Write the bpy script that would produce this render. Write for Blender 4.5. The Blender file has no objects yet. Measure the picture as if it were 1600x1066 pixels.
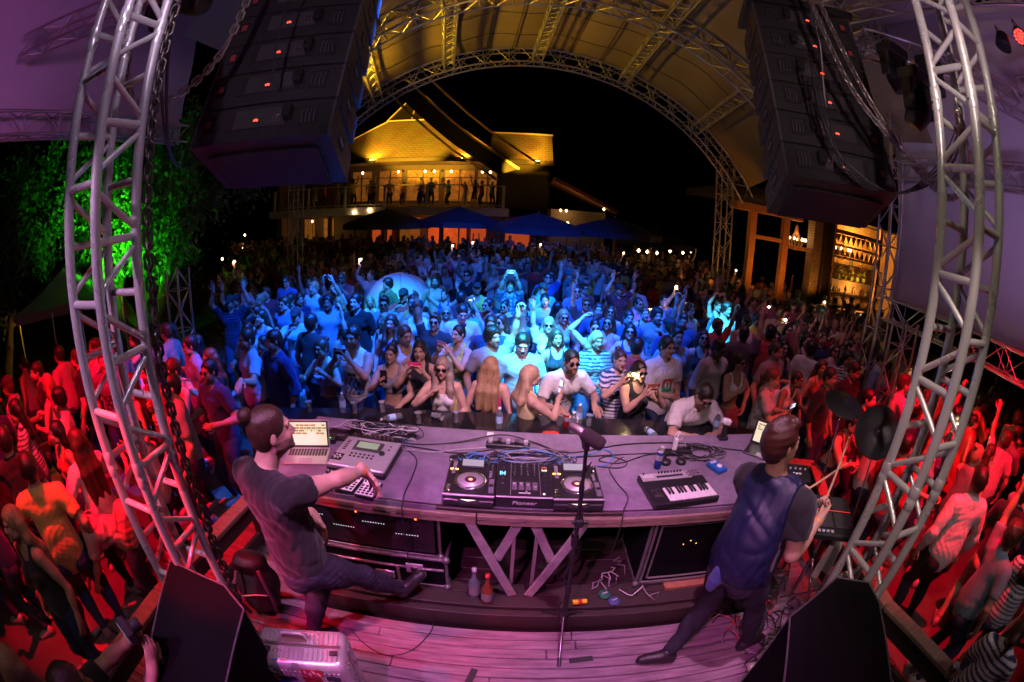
import bpy, math, random
import numpy as np
random.seed(7); np.random.seed(7)
SC = bpy.context.scene
R_ = math.radians
# ------------------------------------------------------------------ camera: a 15 mm fisheye, pitched down, slightly rolled
_cd = bpy.data.cameras.new('camera'); CAM = bpy.data.objects.new('camera', _cd); SC.collection.objects.link(CAM); SC.camera = CAM
_cd.type = 'PANO'; _cd.sensor_width = 36.0; _cd.sensor_fit = 'HORIZONTAL'; _cd.clip_start = .05; _cd.clip_end = 500
try:
    _cd.panorama_type = 'FISHEYE_EQUISOLID'; _cd.fisheye_lens = 15.75; _cd.fisheye_fov = R_(180)
except Exception:
    _cd.cycles.panorama_type = 'FISHEYE_EQUISOLID'; _cd.cycles.fisheye_lens = 15.75; _cd.cycles.fisheye_fov = R_(180)
_cd.clip_start = .05
from mathutils import Matrix, Vector, Euler
CAM.matrix_world = Matrix.Translation((0, 0, 2.6)) @ Matrix.Rotation(R_(90 - 16.4), 4, 'X') @ Matrix.Rotation(R_(2.9), 4, 'Z')
SC.render.engine = 'CYCLES'
SC.view_settings.view_transform = 'Standard'; SC.view_settings.look = 'None'; SC.view_settings.exposure = 0.0; SC.view_settings.gamma = 1.0
SC.cycles.use_denoising = True; SC.cycles.max_bounces = 6; SC.cycles.sample_clamp_indirect = 4.0; SC.cycles.sample_clamp_direct = 0
SC.cycles.diffuse_bounces = 3; SC.cycles.glossy_bounces = 3; SC.cycles.transmission_bounces = 4; SC.cycles.transparent_max_bounces = 8
SC.cycles.caustics_reflective = False; SC.cycles.caustics_refractive = False
# ------------------------------------------------------------------ night sky
W = bpy.data.worlds.new('World'); SC.world = W; W.use_nodes = True
_n = W.node_tree.nodes; _s = _n.new('ShaderNodeTexSky'); _s.sky_type = 'NISHITA'; _s.sun_disc = False; _s.sun_elevation = R_(-9); _s.sun_rotation = R_(200)
W.node_tree.links.new(_s.outputs[0], _n['Background'].inputs[0]); _n['Background'].inputs[1].default_value = .02
# ------------------------------------------------------------------ stage lamps
def aim(o, to):
    d = Vector(to) - o.location; o.rotation_euler = d.to_track_quat('-Z', 'Y').to_euler()
def spot(name, loc, to, col, W_, ang=50, blend=.5, r=.06):
    l = bpy.data.lights.new(name, 'SPOT'); l.energy = W_; l.color = col; l.spot_size = R_(ang); l.spot_blend = blend; l.shadow_soft_size = r
    o = bpy.data.objects.new(name, l); SC.collection.objects.link(o); o.location = loc; aim(o, to); return o
def point(name, loc, col, W_, r=.05):
    l = bpy.data.lights.new(name, 'POINT'); l.energy = W_; l.color = col; l.shadow_soft_size = r
    o = bpy.data.objects.new(name, l); SC.collection.objects.link(o); o.location = loc; return o
def area(name, loc, to, col, W_, sx=.6, sy=.6, spread=180):
    l = bpy.data.lights.new(name, 'AREA'); l.energy = W_; l.color = col; l.shape = 'RECTANGLE'; l.size = sx; l.size_y = sy; l.spread = R_(spread)
    o = bpy.data.objects.new(name, l); SC.collection.objects.link(o); o.location = loc; aim(o, to); return o
BLUE, CYAN, RED, MAG, LILAC = (.006, .13, 1), (.02, .50, 1), (1, .0, .02), (1, .28, .80), (.85, .55, 1)
GOLD, WARM, AMBER = (1, .44, .02), (1, .50, .12), (1, .36, .05)
# crowd washes from the front truss of the stage roof
spot('blue_wash', (-1.1, 4.3, 6.0), (-2.6, 6.6, .8), BLUE, 8000, 54, .8)
spot('blue_wash_b', (.4, 4.0, 6.2), (.7, 6.9, .8), BLUE, 15000, 50, .9, .04)
spot('blue_wash_far', (.2, 4.2, 6.0), (.0, 13, 1.2), BLUE, 3600, 44, .9)
spot('cyan_beam', (.3, 2.6, 6.4), (.45, 5.3, .9), CYAN, 32000, 17, .9)
spot('cyan_beam_side', (1.6, 4.0, 6.0), (3.80, 7.45, 1.1), CYAN, 19000, 12, .6)
spot('cyan_beam_mid', (-.2, 3.0, 6.4), (.2, 8.6, .8), CYAN, 7500, 15, .9)
spot('cyan_beam_left', (-.8, 4.0, 6.2), (-2.2, 8.0, .8), CYAN, 3800, 22, .9)
# front row: soft pinkish spill of the stage light
spot('stage_spill', (.8, 1.0, 5.0), (.2, 4.3, .6), (1, .58, .66), 900, 44, .9, .05)
spot('blue_left', (-.5, 4.7, 5.2), (-3.1, 4.7, .8), BLUE, 3200, 44, .8, .05)
spot('performer_key', (-.3, -.9, 3.8), (1.6, 1.7, 1.1), (1, .58, .62), 170, 40, .7, .04)
spot('drum_fill', (1.3, .3, 3.9), (2.3, 1.9, .9), (1, .72, .70), 150, 32, .7, .04)  # added lamp that lifts the drum pad and towel
spot('crowd_dim', (2.9, 4.6, 6.0), (4.0, 6.8, 0), (.85, .30, .60), 300, 78, .9, .3)
spot('crowd_dim_left', (-2.2, 4.6, 6.0), (-3.4, 7, 0), (.6, .16, .9), 60, 80, .9, .3)
# stage: lilac-pink wash
spot('stage_wash', (.6, 1.1, 5.7), (.25, 2.55, .9), (1, .45, .90), 900, 52, .5, .03)
spot('stage_wash_left', (-2.3, -.9, 4.0), (-.8, 1.9, 1.0), (.95, .50, 1), 380, 40, .5, .03)
spot('floor_wash', (-1.2, -1.2, 5.2), (.15, 1.1, 0), (1, .16, .80), 900, 42, .6, .02)
spot('riser_red', (-2.1, .6, 2.3), (-.75, 1.95, .0), RED, 420, 40, .7, .04)
# red side washes
spot('red_left', (-3.3, 1.0, 5.2), (-4.6, 2.3, -.4), RED, 3800, 58, .7, .03)
spot('red_left_low', (-2.7, 1.3, 4.0), (-2.2, 2.2, -.4), RED, 500, 50, .7)
spot('red_right', (3.4, 1.2, 5.0), (5.0, 2.2, -.4), RED, 3600, 56, .7, .03)
spot('red_right_b', (4.1, 2.6, 4.8), (3.7, 3.6, .2), RED, 700, 44, .7)
# fabric walls
spot('wall_purple_right', (3.6, .6, 3.0), (6.1, 2.6, 4.8), (.66, .40, 1), 150, 100, .9, .3)
spot('wall_purple_left', (-3.2, 1.2, 4.6), (-6.1, 2.0, 6.0), (.75, .20, .80), 90, 120, .9, .3)
spot('wall_rose_right', (3.5, -.8, 5.5), (6.1, .4, 4.5), (1, .10, .30), 30, 120, .9, .3)
spot('truss_lilac_left', (-.6, .6, 4.6), (-1.78, 1.3, 2.6), (.86, .62, 1), 70, 62, .9, .1)
spot('truss_white_right', (.9, .2, 4.6), (1.91, 1.1, 2.8), (1, .86, .62), 75, 62, .9, .1)
spot('side_fill_left', (-2.2, -1.2, 4.2), (-2.9, 1.0, .3), (1, .62, .45), 60, 60, .9, .2)
spot('side_fill_right', (2.6, -1.2, 4.4), (3.9, 1.2, .3), (.95, .70, .80), 110, 50, .9, .2)
# gold light: roof uplights of the club house and the canopy
for x in (-8.6, -3.2, .9):
    spot('roof_uplight', (x, 25.0, 5.75), (x + .2, 27.6, 8.2), GOLD, 500, 130, .8, .1)
spot('roof_wash', (-7.5, 19.0, 4.0), (-6.5, 27, 7.3), (1, .5, .02), 16000, 44, .5, .1); spot('roof_wash_b', (-.5, 20.0, 4.0), (0, 27, 6.8), (1, .5, .02), 5000, 28, .5, .1)  # added spots in mid air, spreading the uplights' gold over the roof
spot('canopy_uplight', (-5.0, 9.2, 4.4), (-2.6, 9.0, 7.2), (1, .54, .02), 1500, 110, .9, .12)
spot('canopy_gold', (-1.5, 7.4, 5.2), (-.6, 6.6, 7.4), (1, .54, .02), 420, 100, .9, .1)
spot('array_fill_left', (-.6, -.4, 3.6), (-2.0, 3.0, 4.2), (.95, .7, 1), 170, 44, .8, .03)  # this pair is added to stand in for stage LED light on the arrays
spot('array_fill_right', (.9, -.2, 3.6), (2.8, 3.0, 4.2), (1, .72, .75), 230, 44, .8, .03)
spot('canopy_uplight_b', (.2, 10.6, 5.2), (.9, 10.6, 7.1), GOLD, 22, 60, .9, .1)
spot('truss_amber', (4.2, 10.4, 0.6), (5.9, 12, 3.2), AMBER, 160, 60, .8, .1)
# tree
spot('tree_uplight', (-7.35, 5.35, 2.0), (-8.6, 6.8, 3.0), (.06, 1, .02), 800, 140, .8, .06)
spot('tree_uplight_b', (-6.4, 5.2, 1.0), (-8.0, 7.0, 3.4), (.04, 1, .02), 420, 80, .8, .1)

# ------------------------------------------------------------------ helpers
COL = bpy.context.scene.collection
def V3(*a): return np.array(a, dtype=float)
def nrm(v):
    v = np.asarray(v, float); n = np.linalg.norm(v)
    return v / n if n > 1e-12 else v
def rotz(a):
    c, s = math.cos(a), math.sin(a)
    return np.array([[c, -s, 0], [s, c, 0], [0, 0, 1.0]])
def roty(a):
    c, s = math.cos(a), math.sin(a)
    return np.array([[c, 0, s], [0, 1, 0], [-s, 0, c]])
def rotx(a):
    c, s = math.cos(a), math.sin(a)
    return np.array([[1, 0, 0], [0, c, -s], [0, s, c]])
def rotaxis(ax, a):
    x, y, z = nrm(ax); c, s = math.cos(a), math.sin(a); C = 1 - c
    return np.array([[c+x*x*C, x*y*C-z*s, x*z*C+y*s], [y*x*C+z*s, c+y*y*C, y*z*C-x*s], [z*x*C-y*s, z*y*C+x*s, c+z*z*C]])
def frame(d, up=(0, 0, 1)):
    "columns: side, d(forward), up"
    d = nrm(d); s = np.cross(d, up)
    if np.linalg.norm(s) < 1e-6: s = np.cross(d, (1, 0, 0))
    s = nrm(s); u = np.cross(s, d)
    return np.stack([s, d, u], 1)

class MB:
    "collects shapes, becomes ONE mesh"
    def __init__(self): self.v = []; self.f = []; self.m = []; self.s = []; self.n = 0; self.marks = []
    def add(self, vs, fs, mat=0, smooth=False):
        vs = [tuple(map(float, q)) for q in vs]
        o = self.n; self.v += vs; self.n += len(vs)
        for f in fs: self.f.append([i + o for i in f]); self.m.append(mat); self.s.append(smooth)
        return self
    def box(self, c, s, R=None, ch=0.0, mat=0):
        self.marks.append((self.n, len(self.f)))
        c = np.array(c, float); h = np.array(s, float) / 2
        R = np.eye(3) if R is None else R
        ch = min(ch, min(h) * .9)
        if ch <= 0:
            vs = [R @ (h * np.array(q)) + c for q in [(-1,-1,-1),(1,-1,-1),(1,1,-1),(-1,1,-1),(-1,-1,1),(1,-1,1),(1,1,1),(-1,1,1)]]
            return self.add(vs, [(0,3,2,1),(4,5,6,7),(0,1,5,4),(1,2,6,5),(2,3,7,6),(3,0,4,7)], mat)
        vs = []; idx = {}
        for sx in (-1, 1):
            for sy in (-1, 1):
                for sz in (-1, 1):
                    for ax in range(3):
                        q = h * (sx, sy, sz) - ch * np.array([(0 if ax == k else (sx, sy, sz)[k]) for k in range(3)])
                        idx[(sx, sy, sz, ax)] = len(vs); vs.append(R @ q + c)
        fs = []
        I = lambda a, b, d, ax: idx[(a, b, d, ax)]
        for s in (-1, 1):
            q = [I(s,-1,-1,0), I(s,1,-1,0), I(s,1,1,0), I(s,-1,1,0)]; fs.append(q if s > 0 else q[::-1])
            q = [I(-1,s,-1,1), I(1,s,-1,1), I(1,s,1,1), I(-1,s,1,1)]; fs.append(q[::-1] if s > 0 else q)
            q = [I(-1,-1,s,2), I(1,-1,s,2), I(1,1,s,2), I(-1,1,s,2)]; fs.append(q if s > 0 else q[::-1])
        for a in (-1, 1):
            for b in (-1, 1):
                q = [I(-1,a,b,1), I(1,a,b,1), I(1,a,b,2), I(-1,a,b,2)]; fs.append(q if a * b > 0 else q[::-1])
                q = [I(a,-1,b,0), I(a,1,b,0), I(a,1,b,2), I(a,-1,b,2)]; fs.append(q[::-1] if a * b > 0 else q)
                q = [I(a,b,-1,0), I(a,b,1,0), I(a,b,1,1), I(a,b,-1,1)]; fs.append(q if a * b > 0 else q[::-1])
        for a in (-1, 1):
            for b in (-1, 1):
                for d in (-1, 1):
                    q = [I(a,b,d,0), I(a,b,d,1), I(a,b,d,2)]; fs.append(q if a * b * d > 0 else q[::-1])
        return self.add(vs, fs, mat)
    def cyl(self, a, b, r, r2=None, n=12, mat=0, caps=True, smooth=True):
        self.marks.append((self.n, len(self.f)))
        a = np.array(a, float); b = np.array(b, float); r2 = r if r2 is None else r2
        F = frame(b - a); vs = []
        for p, q in ((a, r), (b, r2)):
            for i in range(n):
                t = 2 * math.pi * i / n; vs.append(p + F[:, 0] * math.cos(t) * q + F[:, 2] * math.sin(t) * q)
        self.add(vs, [(i, (i+1) % n, n + (i+1) % n, n + i) for i in range(n)], mat, smooth)
        if caps: self.add(vs, [tuple(range(n))[::-1], tuple(range(n, 2*n))], mat, False)
        return self
    def tube(self, pts, r, n=8, mat=0, closed=False):
        self.marks.append((self.n, len(self.f)))
        P = [np.array(p, float) for p in pts]; N = len(P); vs = []
        up = np.array([0, 0, 1.0]); s = None
        for i in range(N):
            if closed: d = P[(i+1) % N] - P[i-1]
            else: d = P[min(i+1, N-1)] - P[max(i-1, 0)]
            d = nrm(d)
            if s is None:
                s = np.cross(d, up)
                if np.linalg.norm(s) < .1: s = np.cross(d, (1, 0, 0))
            s = nrm(s - d * (s @ d)); u = np.cross(s, d)
            rr = r[i] if hasattr(r, '__len__') else r
            for k in range(n):
                t = 2 * math.pi * k / n; vs.append(P[i] + s * math.cos(t) * rr + u * math.sin(t) * rr)
        fs = []
        for i in range(N if closed else N - 1):
            j = (i + 1) % N
            for k in range(n): fs.append((i*n + k, i*n + (k+1) % n, j*n + (k+1) % n, j*n + k))
        self.add(vs, fs, mat, True)
        if not closed: self.add(vs, [tuple(range(n))[::-1], tuple(range((N-1)*n, N*n))], mat)
        return self
    def lathe(self, prof, c=(0,0,0), R=None, n=24, mat=0, smooth=True):
        self.marks.append((self.n, len(self.f)))
        "prof: (radius, z)"
        c = np.array(c, float); R = np.eye(3) if R is None else R; vs = []
        for (r, z) in prof:
            for i in range(n):
                t = 2 * math.pi * i / n; vs.append(c + R @ np.array([r * math.cos(t), r * math.sin(t), z]))
        fs = []
        for j in range(len(prof) - 1):
            for i in range(n): fs.append((j*n + i, j*n + (i+1) % n, (j+1)*n + (i+1) % n, (j+1)*n + i))
        self.add(vs, fs, mat, smooth)
        if prof[0][0] > 1e-5: self.add(vs[:n], [tuple(range(n))[::-1]], mat)
        if prof[-1][0] > 1e-5: self.add(vs[-n:], [tuple(range(n))], mat)
        return self
    def prism(self, poly, a, b, R=None, c=(0,0,0), mat=0):
        self.marks.append((self.n, len(self.f)))
        "poly in local xy, extruded along local z from a to b"
        R = np.eye(3) if R is None else R; c = np.array(c, float); n = len(poly)
        vs = [c + R @ np.array([x, y, a]) for x, y in poly] + [c + R @ np.array([x, y, b]) for x, y in poly]
        fs = [tuple(range(n))[::-1], tuple(range(n, 2*n))] + [(i, (i+1) % n, n + (i+1) % n, n + i) for i in range(n)]
        return self.add(vs, fs, mat)
    def quad(self, a, b, c, d, mat=0): return self.add([a, b, c, d], [(0, 1, 2, 3)], mat)
    def split(self, name, mats, parent=None):
        "every primitive becomes an object of its own"
        M = self.marks + [(self.n, len(self.f))]; last = None
        for (v0, f0), (v1, f1) in zip(M[:-1], M[1:]):
            if v1 == v0: continue
            q = MB(); q.v = self.v[v0:v1]; q.f = [[i - v0 for i in f] for f in self.f[f0:f1]]; q.m = self.m[f0:f1]; q.s = self.s[f0:f1]; last = q.build(name, mats, parent)
        return last
    def build(self, name, mats, parent=None):
        me = bpy.data.meshes.new(name)
        me.from_pydata(self.v, [], self.f)
        if not isinstance(mats, (list, tuple)): mats = [mats]
        for m in mats: me.materials.append(m)
        me.polygons.foreach_set('material_index', self.m)
        me.polygons.foreach_set('use_smooth', self.s)
        me.update()
        o = bpy.data.objects.new(name, me); COL.objects.link(o)
        if parent is not None: o.parent = parent
        return o

def tag(o, label=None, cat=None, group=None, kind=None):
    if label: o['label'] = label
    if cat: o['category'] = cat
    if group: o['group'] = group
    if kind: o['kind'] = kind
    return o
def thing(name, label, cat, loc=(0,0,0), rz=0.0, group=None):
    o = bpy.data.objects.new(name, None); COL.objects.link(o)
    o.location = loc; o.rotation_euler = (0, 0, rz); o.empty_display_size = .1
    return tag(o, label, cat, group)
KIDS = {}
def copy_tree(o, parent=None):
    c = o.copy(); COL.objects.link(c)
    if parent is not None: c.parent = parent
    for ch in list(o.children): copy_tree(ch, c)
    return c

# ------------------------------------------------------------------ materials
MATS = {}
def mat(name, col=(.5,.5,.5), rough=.5, metal=0.0, emit=None, estr=0.0, noise=0.0, nscale=20.0, bump=0.0, bscale=80.0,
        spec=.5, objcol=False, attr=False, alpha=1.0, trans=0.0, coat=0.0, coords='Object', stretch=(1,1,1), ncol=None, sheen=0.0, rvar=0.0):
    if name in MATS: return MATS[name]
    m = bpy.data.materials.new(name); m.use_nodes = True; MATS[name] = m
    nt = m.node_tree; N = nt.nodes; L = nt.links
    b = N['Principled BSDF']
    b.inputs['Base Color'].default_value = (*col, 1); b.inputs['Roughness'].default_value = rough
    b.inputs['Metallic'].default_value = metal; b.inputs['Specular IOR Level'].default_value = spec
    b.inputs['Alpha'].default_value = alpha; b.inputs['Transmission Weight'].default_value = trans
    b.inputs['Coat Weight'].default_value = coat; b.inputs['Sheen Weight'].default_value = sheen
    if emit is not None:
        b.inputs['Emission Color'].default_value = (*emit, 1); b.inputs['Emission Strength'].default_value = estr
    out = None
    if objcol or attr:
        if objcol:
            oi = N.new('ShaderNodeObjectInfo'); out = oi.outputs['Color']
        if attr:
            at = N.new('ShaderNodeAttribute'); at.attribute_name = 'Col'
            if out is not None:
                mx = N.new('ShaderNodeMix'); mx.data_type = 'RGBA'; mx.blend_type = 'MULTIPLY'; mx.inputs[0].default_value = 1
                L.new(out, mx.inputs[6]); L.new(at.outputs['Color'], mx.inputs[7]); out = mx.outputs[2]
            else: out = at.outputs['Color']
    if noise or bump or rvar:
        tc = N.new('ShaderNodeTexCoord'); mp = N.new('ShaderNodeMapping'); mp.inputs['Scale'].default_value = stretch
        L.new(tc.outputs[coords], mp.inputs[0])
    if noise:
        nz = N.new('ShaderNodeTexNoise'); nz.inputs['Scale'].default_value = nscale; nz.inputs['Detail'].default_value = 6; nz.inputs['Roughness'].default_value = .65
        L.new(mp.outputs[0], nz.inputs['Vector'])
        rr = N.new('ShaderNodeValToRGB'); rr.color_ramp.elements[0].position = .3; rr.color_ramp.elements[1].position = .7
        if ncol is not None:
            rr.color_ramp.elements[0].color = (*ncol, 1); rr.color_ramp.elements[1].color = (1, 1, 1, 1)
        else:
            rr.color_ramp.elements[0].color = (1-noise,)*3 + (1,); rr.color_ramp.elements[1].color = (1, 1, 1, 1)
        L.new(nz.outputs['Fac'], rr.inputs[0])
        mx = N.new('ShaderNodeMix'); mx.data_type = 'RGBA'; mx.blend_type = 'MULTIPLY'; mx.inputs[0].default_value = 1
        if out is not None: L.new(out, mx.inputs[6])
        else: mx.inputs[6].default_value = (*col, 1)
        L.new(rr.outputs[0], mx.inputs[7]); out = mx.outputs[2]
    if rvar:
        n3 = N.new('ShaderNodeTexNoise'); n3.inputs['Scale'].default_value = nscale * .6; n3.inputs['Detail'].default_value = 4
        L.new(mp.outputs[0], n3.inputs['Vector'])
        mr = N.new('ShaderNodeMapRange'); mr.inputs[1].default_value = .3; mr.inputs[2].default_value = .7
        mr.inputs[3].default_value = max(.05, rough - rvar); mr.inputs[4].default_value = min(1, rough + rvar)
        L.new(n3.outputs['Fac'], mr.inputs[0]); L.new(mr.outputs[0], b.inputs['Roughness'])
    if out is not None: L.new(out, b.inputs['Base Color'])
    if bump:
        n2 = N.new('ShaderNodeTexNoise'); n2.inputs['Scale'].default_value = bscale; n2.inputs['Detail'].default_value = 3
        L.new(mp.outputs[0], n2.inputs['Vector'])
        bp = N.new('ShaderNodeBump'); bp.inputs['Strength'].default_value = bump; bp.inputs['Distance'].default_value = .01
        L.new(n2.outputs['Fac'], bp.inputs['Height']); L.new(bp.outputs[0], b.inputs['Normal'])
    return m

# ------------------------------------------------------------------ people: signed distance bodies, meshed with surface nets
def surf_net(D, org, h):
    "naive surface nets -> verts, quads (D<0 inside)"
    S = D < 0
    nx, ny, nz = D.shape
    if not S.any(): return np.zeros((0, 3)), np.zeros((0, 4), int)
    c = [S[i:nx-1+i, j:ny-1+j, k:nz-1+k] for i in (0, 1) for j in (0, 1) for k in (0, 1)]
    cnt = np.zeros((nx-1, ny-1, nz-1), np.uint8)
    for q in c: cnt += q
    act = (cnt > 0) & (cnt < 8)
    I = np.argwhere(act); n = len(I)
    idx = -np.ones(act.shape, np.int64); idx[act] = np.arange(n)
    corner = [(i, j, k) for i in (0, 1) for j in (0, 1) for k in (0, 1)]
    vals = np.stack([D[I[:, 0]+i, I[:, 1]+j, I[:, 2]+k] for i, j, k in corner], 1)
    acc = np.zeros((n, 3)); w = np.zeros(n)
    for a in range(8):
        for b in range(a+1, 8):
            da = np.array(corner[b]) - np.array(corner[a])
            if abs(da).sum() != 1: continue
            va, vb = vals[:, a], vals[:, b]; m = (va < 0) != (vb < 0)
            t = np.where(m, va / np.where(m, va - vb, 1), 0)
            p = np.array(corner[a])[None] + t[:, None] * da[None]
            acc += np.where(m[:, None], p, 0); w += m
    P = (I + acc / np.maximum(w, 1)[:, None]) * h + org
    F = []
    for ax in range(3):
        o1, o2 = [(1, 2), (2, 0), (0, 1)][ax]
        sl0 = [slice(None)] * 3; sl1 = [slice(None)] * 3
        sl0[ax] = slice(0, -1); sl1[ax] = slice(1, None)
        A, B = S[tuple(sl0)], S[tuple(sl1)]
        E = np.argwhere(A != B)
        if not len(E): continue
        ok = (E[:, o1] > 0) & (E[:, o2] > 0) & (E[:, o1] < D.shape[o1]-1) & (E[:, o2] < D.shape[o2]-1)
        E = E[ok]; flip = A[E[:, 0], E[:, 1], E[:, 2]]
        def g(d1, d2):
            q = E.copy(); q[:, o1] -= d1; q[:, o2] -= d2; return idx[q[:, 0], q[:, 1], q[:, 2]]
        Q = np.stack([g(1, 1), g(0, 1), g(0, 0), g(1, 0)], 1)
        Q[~flip] = Q[~flip][:, ::-1]; F.append(Q)
    F = np.concatenate(F) if F else np.zeros((0, 4), int)
    F = F[(F >= 0).all(1)]
    return P, F

class Prim:
    __slots__ = ('t', 'a', 'b', 'ra', 'rb', 'R', 'r', 'k', 'off', 'clip', 'neg', 'lo', 'hi')
def rc(a, b, ra, rb, k=.02, clip=None, neg=False):
    p = Prim(); p.t = 'c'; p.a = np.array(a, float); p.b = np.array(b, float); p.ra = ra; p.rb = rb; p.k = k; p.off = 0; p.clip = clip or []; p.neg = neg
    m = max(ra, rb); p.lo = np.minimum(p.a, p.b) - m; p.hi = np.maximum(p.a, p.b) + m; return p
def el(c, r, R=None, k=.02, clip=None, neg=False):
    p = Prim(); p.t = 'e'; p.a = np.array(c, float); p.r = np.array(r, float); p.R = np.eye(3) if R is None else R; p.k = k; p.off = 0; p.clip = clip or []; p.neg = neg
    e = np.sqrt(((p.R * p.r[None]) ** 2).sum(1)); p.lo = p.a - e; p.hi = p.a + e; return p
def evalp(p, X, Y, Z):
    if p.t == 'c':
        d = p.b - p.a; L2 = max(d @ d, 1e-9)
        x, y, z = X - p.a[0], Y - p.a[1], Z - p.a[2]
        t = np.clip((x * d[0] + y * d[1] + z * d[2]) / L2, 0, 1)
        x = x - t * d[0]; y = y - t * d[1]; z = z - t * d[2]
        D = np.sqrt(x*x + y*y + z*z) - (p.ra + (p.rb - p.ra) * t)
    else:
        x, y, z = X - p.a[0], Y - p.a[1], Z - p.a[2]; R = p.R
        u = x*R[0, 0] + y*R[1, 0] + z*R[2, 0]; v = x*R[0, 1] + y*R[1, 1] + z*R[2, 1]; w = x*R[0, 2] + y*R[1, 2] + z*R[2, 2]
        r = p.r
        k0 = np.sqrt((u/r[0])**2 + (v/r[1])**2 + (w/r[2])**2); k1 = np.sqrt((u/r[0]**2)**2 + (v/r[1]**2)**2 + (w/r[2]**2)**2)
        D = k0 * (k0 - 1) / np.maximum(k1, 1e-6)
    D = D - p.off
    for (q, n) in p.clip: D = np.maximum(D, (X - q[0]) * n[0] + (Y - q[1]) * n[1] + (Z - q[2]) * n[2])
    return D
def mesh_sdf(prims, h, off=0.0, kmul=1.0, wr=0.0, seed=0, lo=None, hi=None, clips=(), wrs=1.0, dirn=None, wrfold=False):
    P = [p for p in prims]
    if not P: return np.zeros((0, 3)), np.zeros((0, 4), int)
    l = np.min([p.lo for p in P if not p.neg], 0) - off - wr - 2.5*h; u = np.max([p.hi for p in P if not p.neg], 0) + off + wr + 2.5*h
    if lo is not None: l = np.maximum(l, lo)
    if hi is not None: u = np.minimum(u, hi)
    n = np.ceil((u - l) / h).astype(int) + 1
    if (n < 3).any(): return np.zeros((0, 3)), np.zeros((0, 4), int)
    D = np.full(tuple(n), .5, np.float32)
    ax = [l[i] + h * np.arange(n[i], dtype=np.float32) for i in range(3)]
    for p in P:
        k = max(p.k * kmul, 1e-4); m = k + 2 * h + off
        i0 = np.clip(np.floor((p.lo - m - l) / h).astype(int), 0, n); i1 = np.clip(np.ceil((p.hi + m - l) / h).astype(int) + 1, 0, n)
        if (i1 <= i0).any(): continue
        s = tuple(slice(a, b) for a, b in zip(i0, i1))
        X, Y, Z = ax[0][s[0]][:, None, None], ax[1][s[1]][None, :, None], ax[2][s[2]][None, None, :]
        d = evalp(p, X, Y, Z).astype(np.float32)
        c = D[s]
        if p.neg:
            hh = np.maximum(k - np.abs(c + d), 0) / k; D[s] = np.maximum(c, -d) + hh*hh*k*.25
        else:
            d = d - off
            hh = np.maximum(k - np.abs(c - d), 0) / k; D[s] = np.minimum(c, d) - hh*hh*k*.25
    X, Y, Z = ax[0][:, None, None], ax[1][None, :, None], ax[2][None, None, :]
    if wr:
        rs = np.random.RandomState(seed); W = 0
        for q in range(4):
            v = rs.randn(3); v /= np.linalg.norm(v)
            if dirn is not None: v = nrm(v - dirn * (v @ dirn) * .85)
            v = v * (15 + 13 * q) * wrs; ph = rs.rand() * 6.28
            v2 = rs.randn(3) * 11; v3 = rs.randn(3) * 7
            s_ = np.sin(X*v[0] + Y*v[1] + Z*v[2] + ph + 1.8*np.sin(X*v2[0] + Y*v2[1] + Z*v2[2]))
            m_ = .35 + .65*np.sin(X*v3[0] + Y*v3[1] + Z*v3[2] + ph*2)**2
            W = W + ((1 - 2*np.abs(s_)) if wrfold else s_) * m_ / (1 + .45*q)
        D = D + (wr * W / 1.9).astype(np.float32)
    for (q, nn) in clips: D = np.maximum(D, (X - q[0]) * nn[0] + (Y - q[1]) * nn[1] + (Z - q[2]) * nn[2])
    return surf_net(D, l, h)
def sdf_obj(name, parts, m, parent=None, col=None, attr=None):
    "parts: list of (verts, quads) joined into one mesh; attr: colours per vertex"
    vs = []; fs = []; o = 0
    for v, f in parts:
        vs.append(v); fs.append(f + o); o += len(v)
    v = np.concatenate(vs); f = np.concatenate(fs)
    me = bpy.data.meshes.new(name)
    me.vertices.add(len(v)); me.vertices.foreach_set('co', v.astype(np.float32).ravel())
    me.loops.add(len(f) * 4); me.loops.foreach_set('vertex_index', f.astype(np.int32).ravel())
    me.polygons.add(len(f)); me.polygons.foreach_set('loop_start', np.arange(len(f), dtype=np.int32) * 4)
    me.polygons.foreach_set('use_smooth', np.ones(len(f), bool))
    me.update(calc_edges=True)
    ca = me.color_attributes.new('Col', 'FLOAT_COLOR', 'POINT')
    A = np.ones((len(v), 4), np.float32)
    if attr is not None: A[:, :3] = attr(v)
    ca.data.foreach_set('color', A.ravel())
    me.materials.append(m)
    ob = bpy.data.objects.new(name, me); COL.objects.link(ob)
    if parent is not None: ob.parent = parent
    if col is not None: ob.color = (*col, 1)
    return ob

def ik(a, t, l1, l2, pole):
    a = np.array(a, float); t = np.array(t, float); d = t - a; L = np.linalg.norm(d)
    if L > (l1 + l2) * .995: t = a + d / L * (l1 + l2) * .995; d = t - a; L = np.linalg.norm(d)
    x = (L*L + l1*l1 - l2*l2) / (2*L); y = math.sqrt(max(l1*l1 - x*x, 0))
    u = d / L; p = np.array(pole, float); p = nrm(p - u * (p @ u))
    return a + u*x + p*y, t

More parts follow.
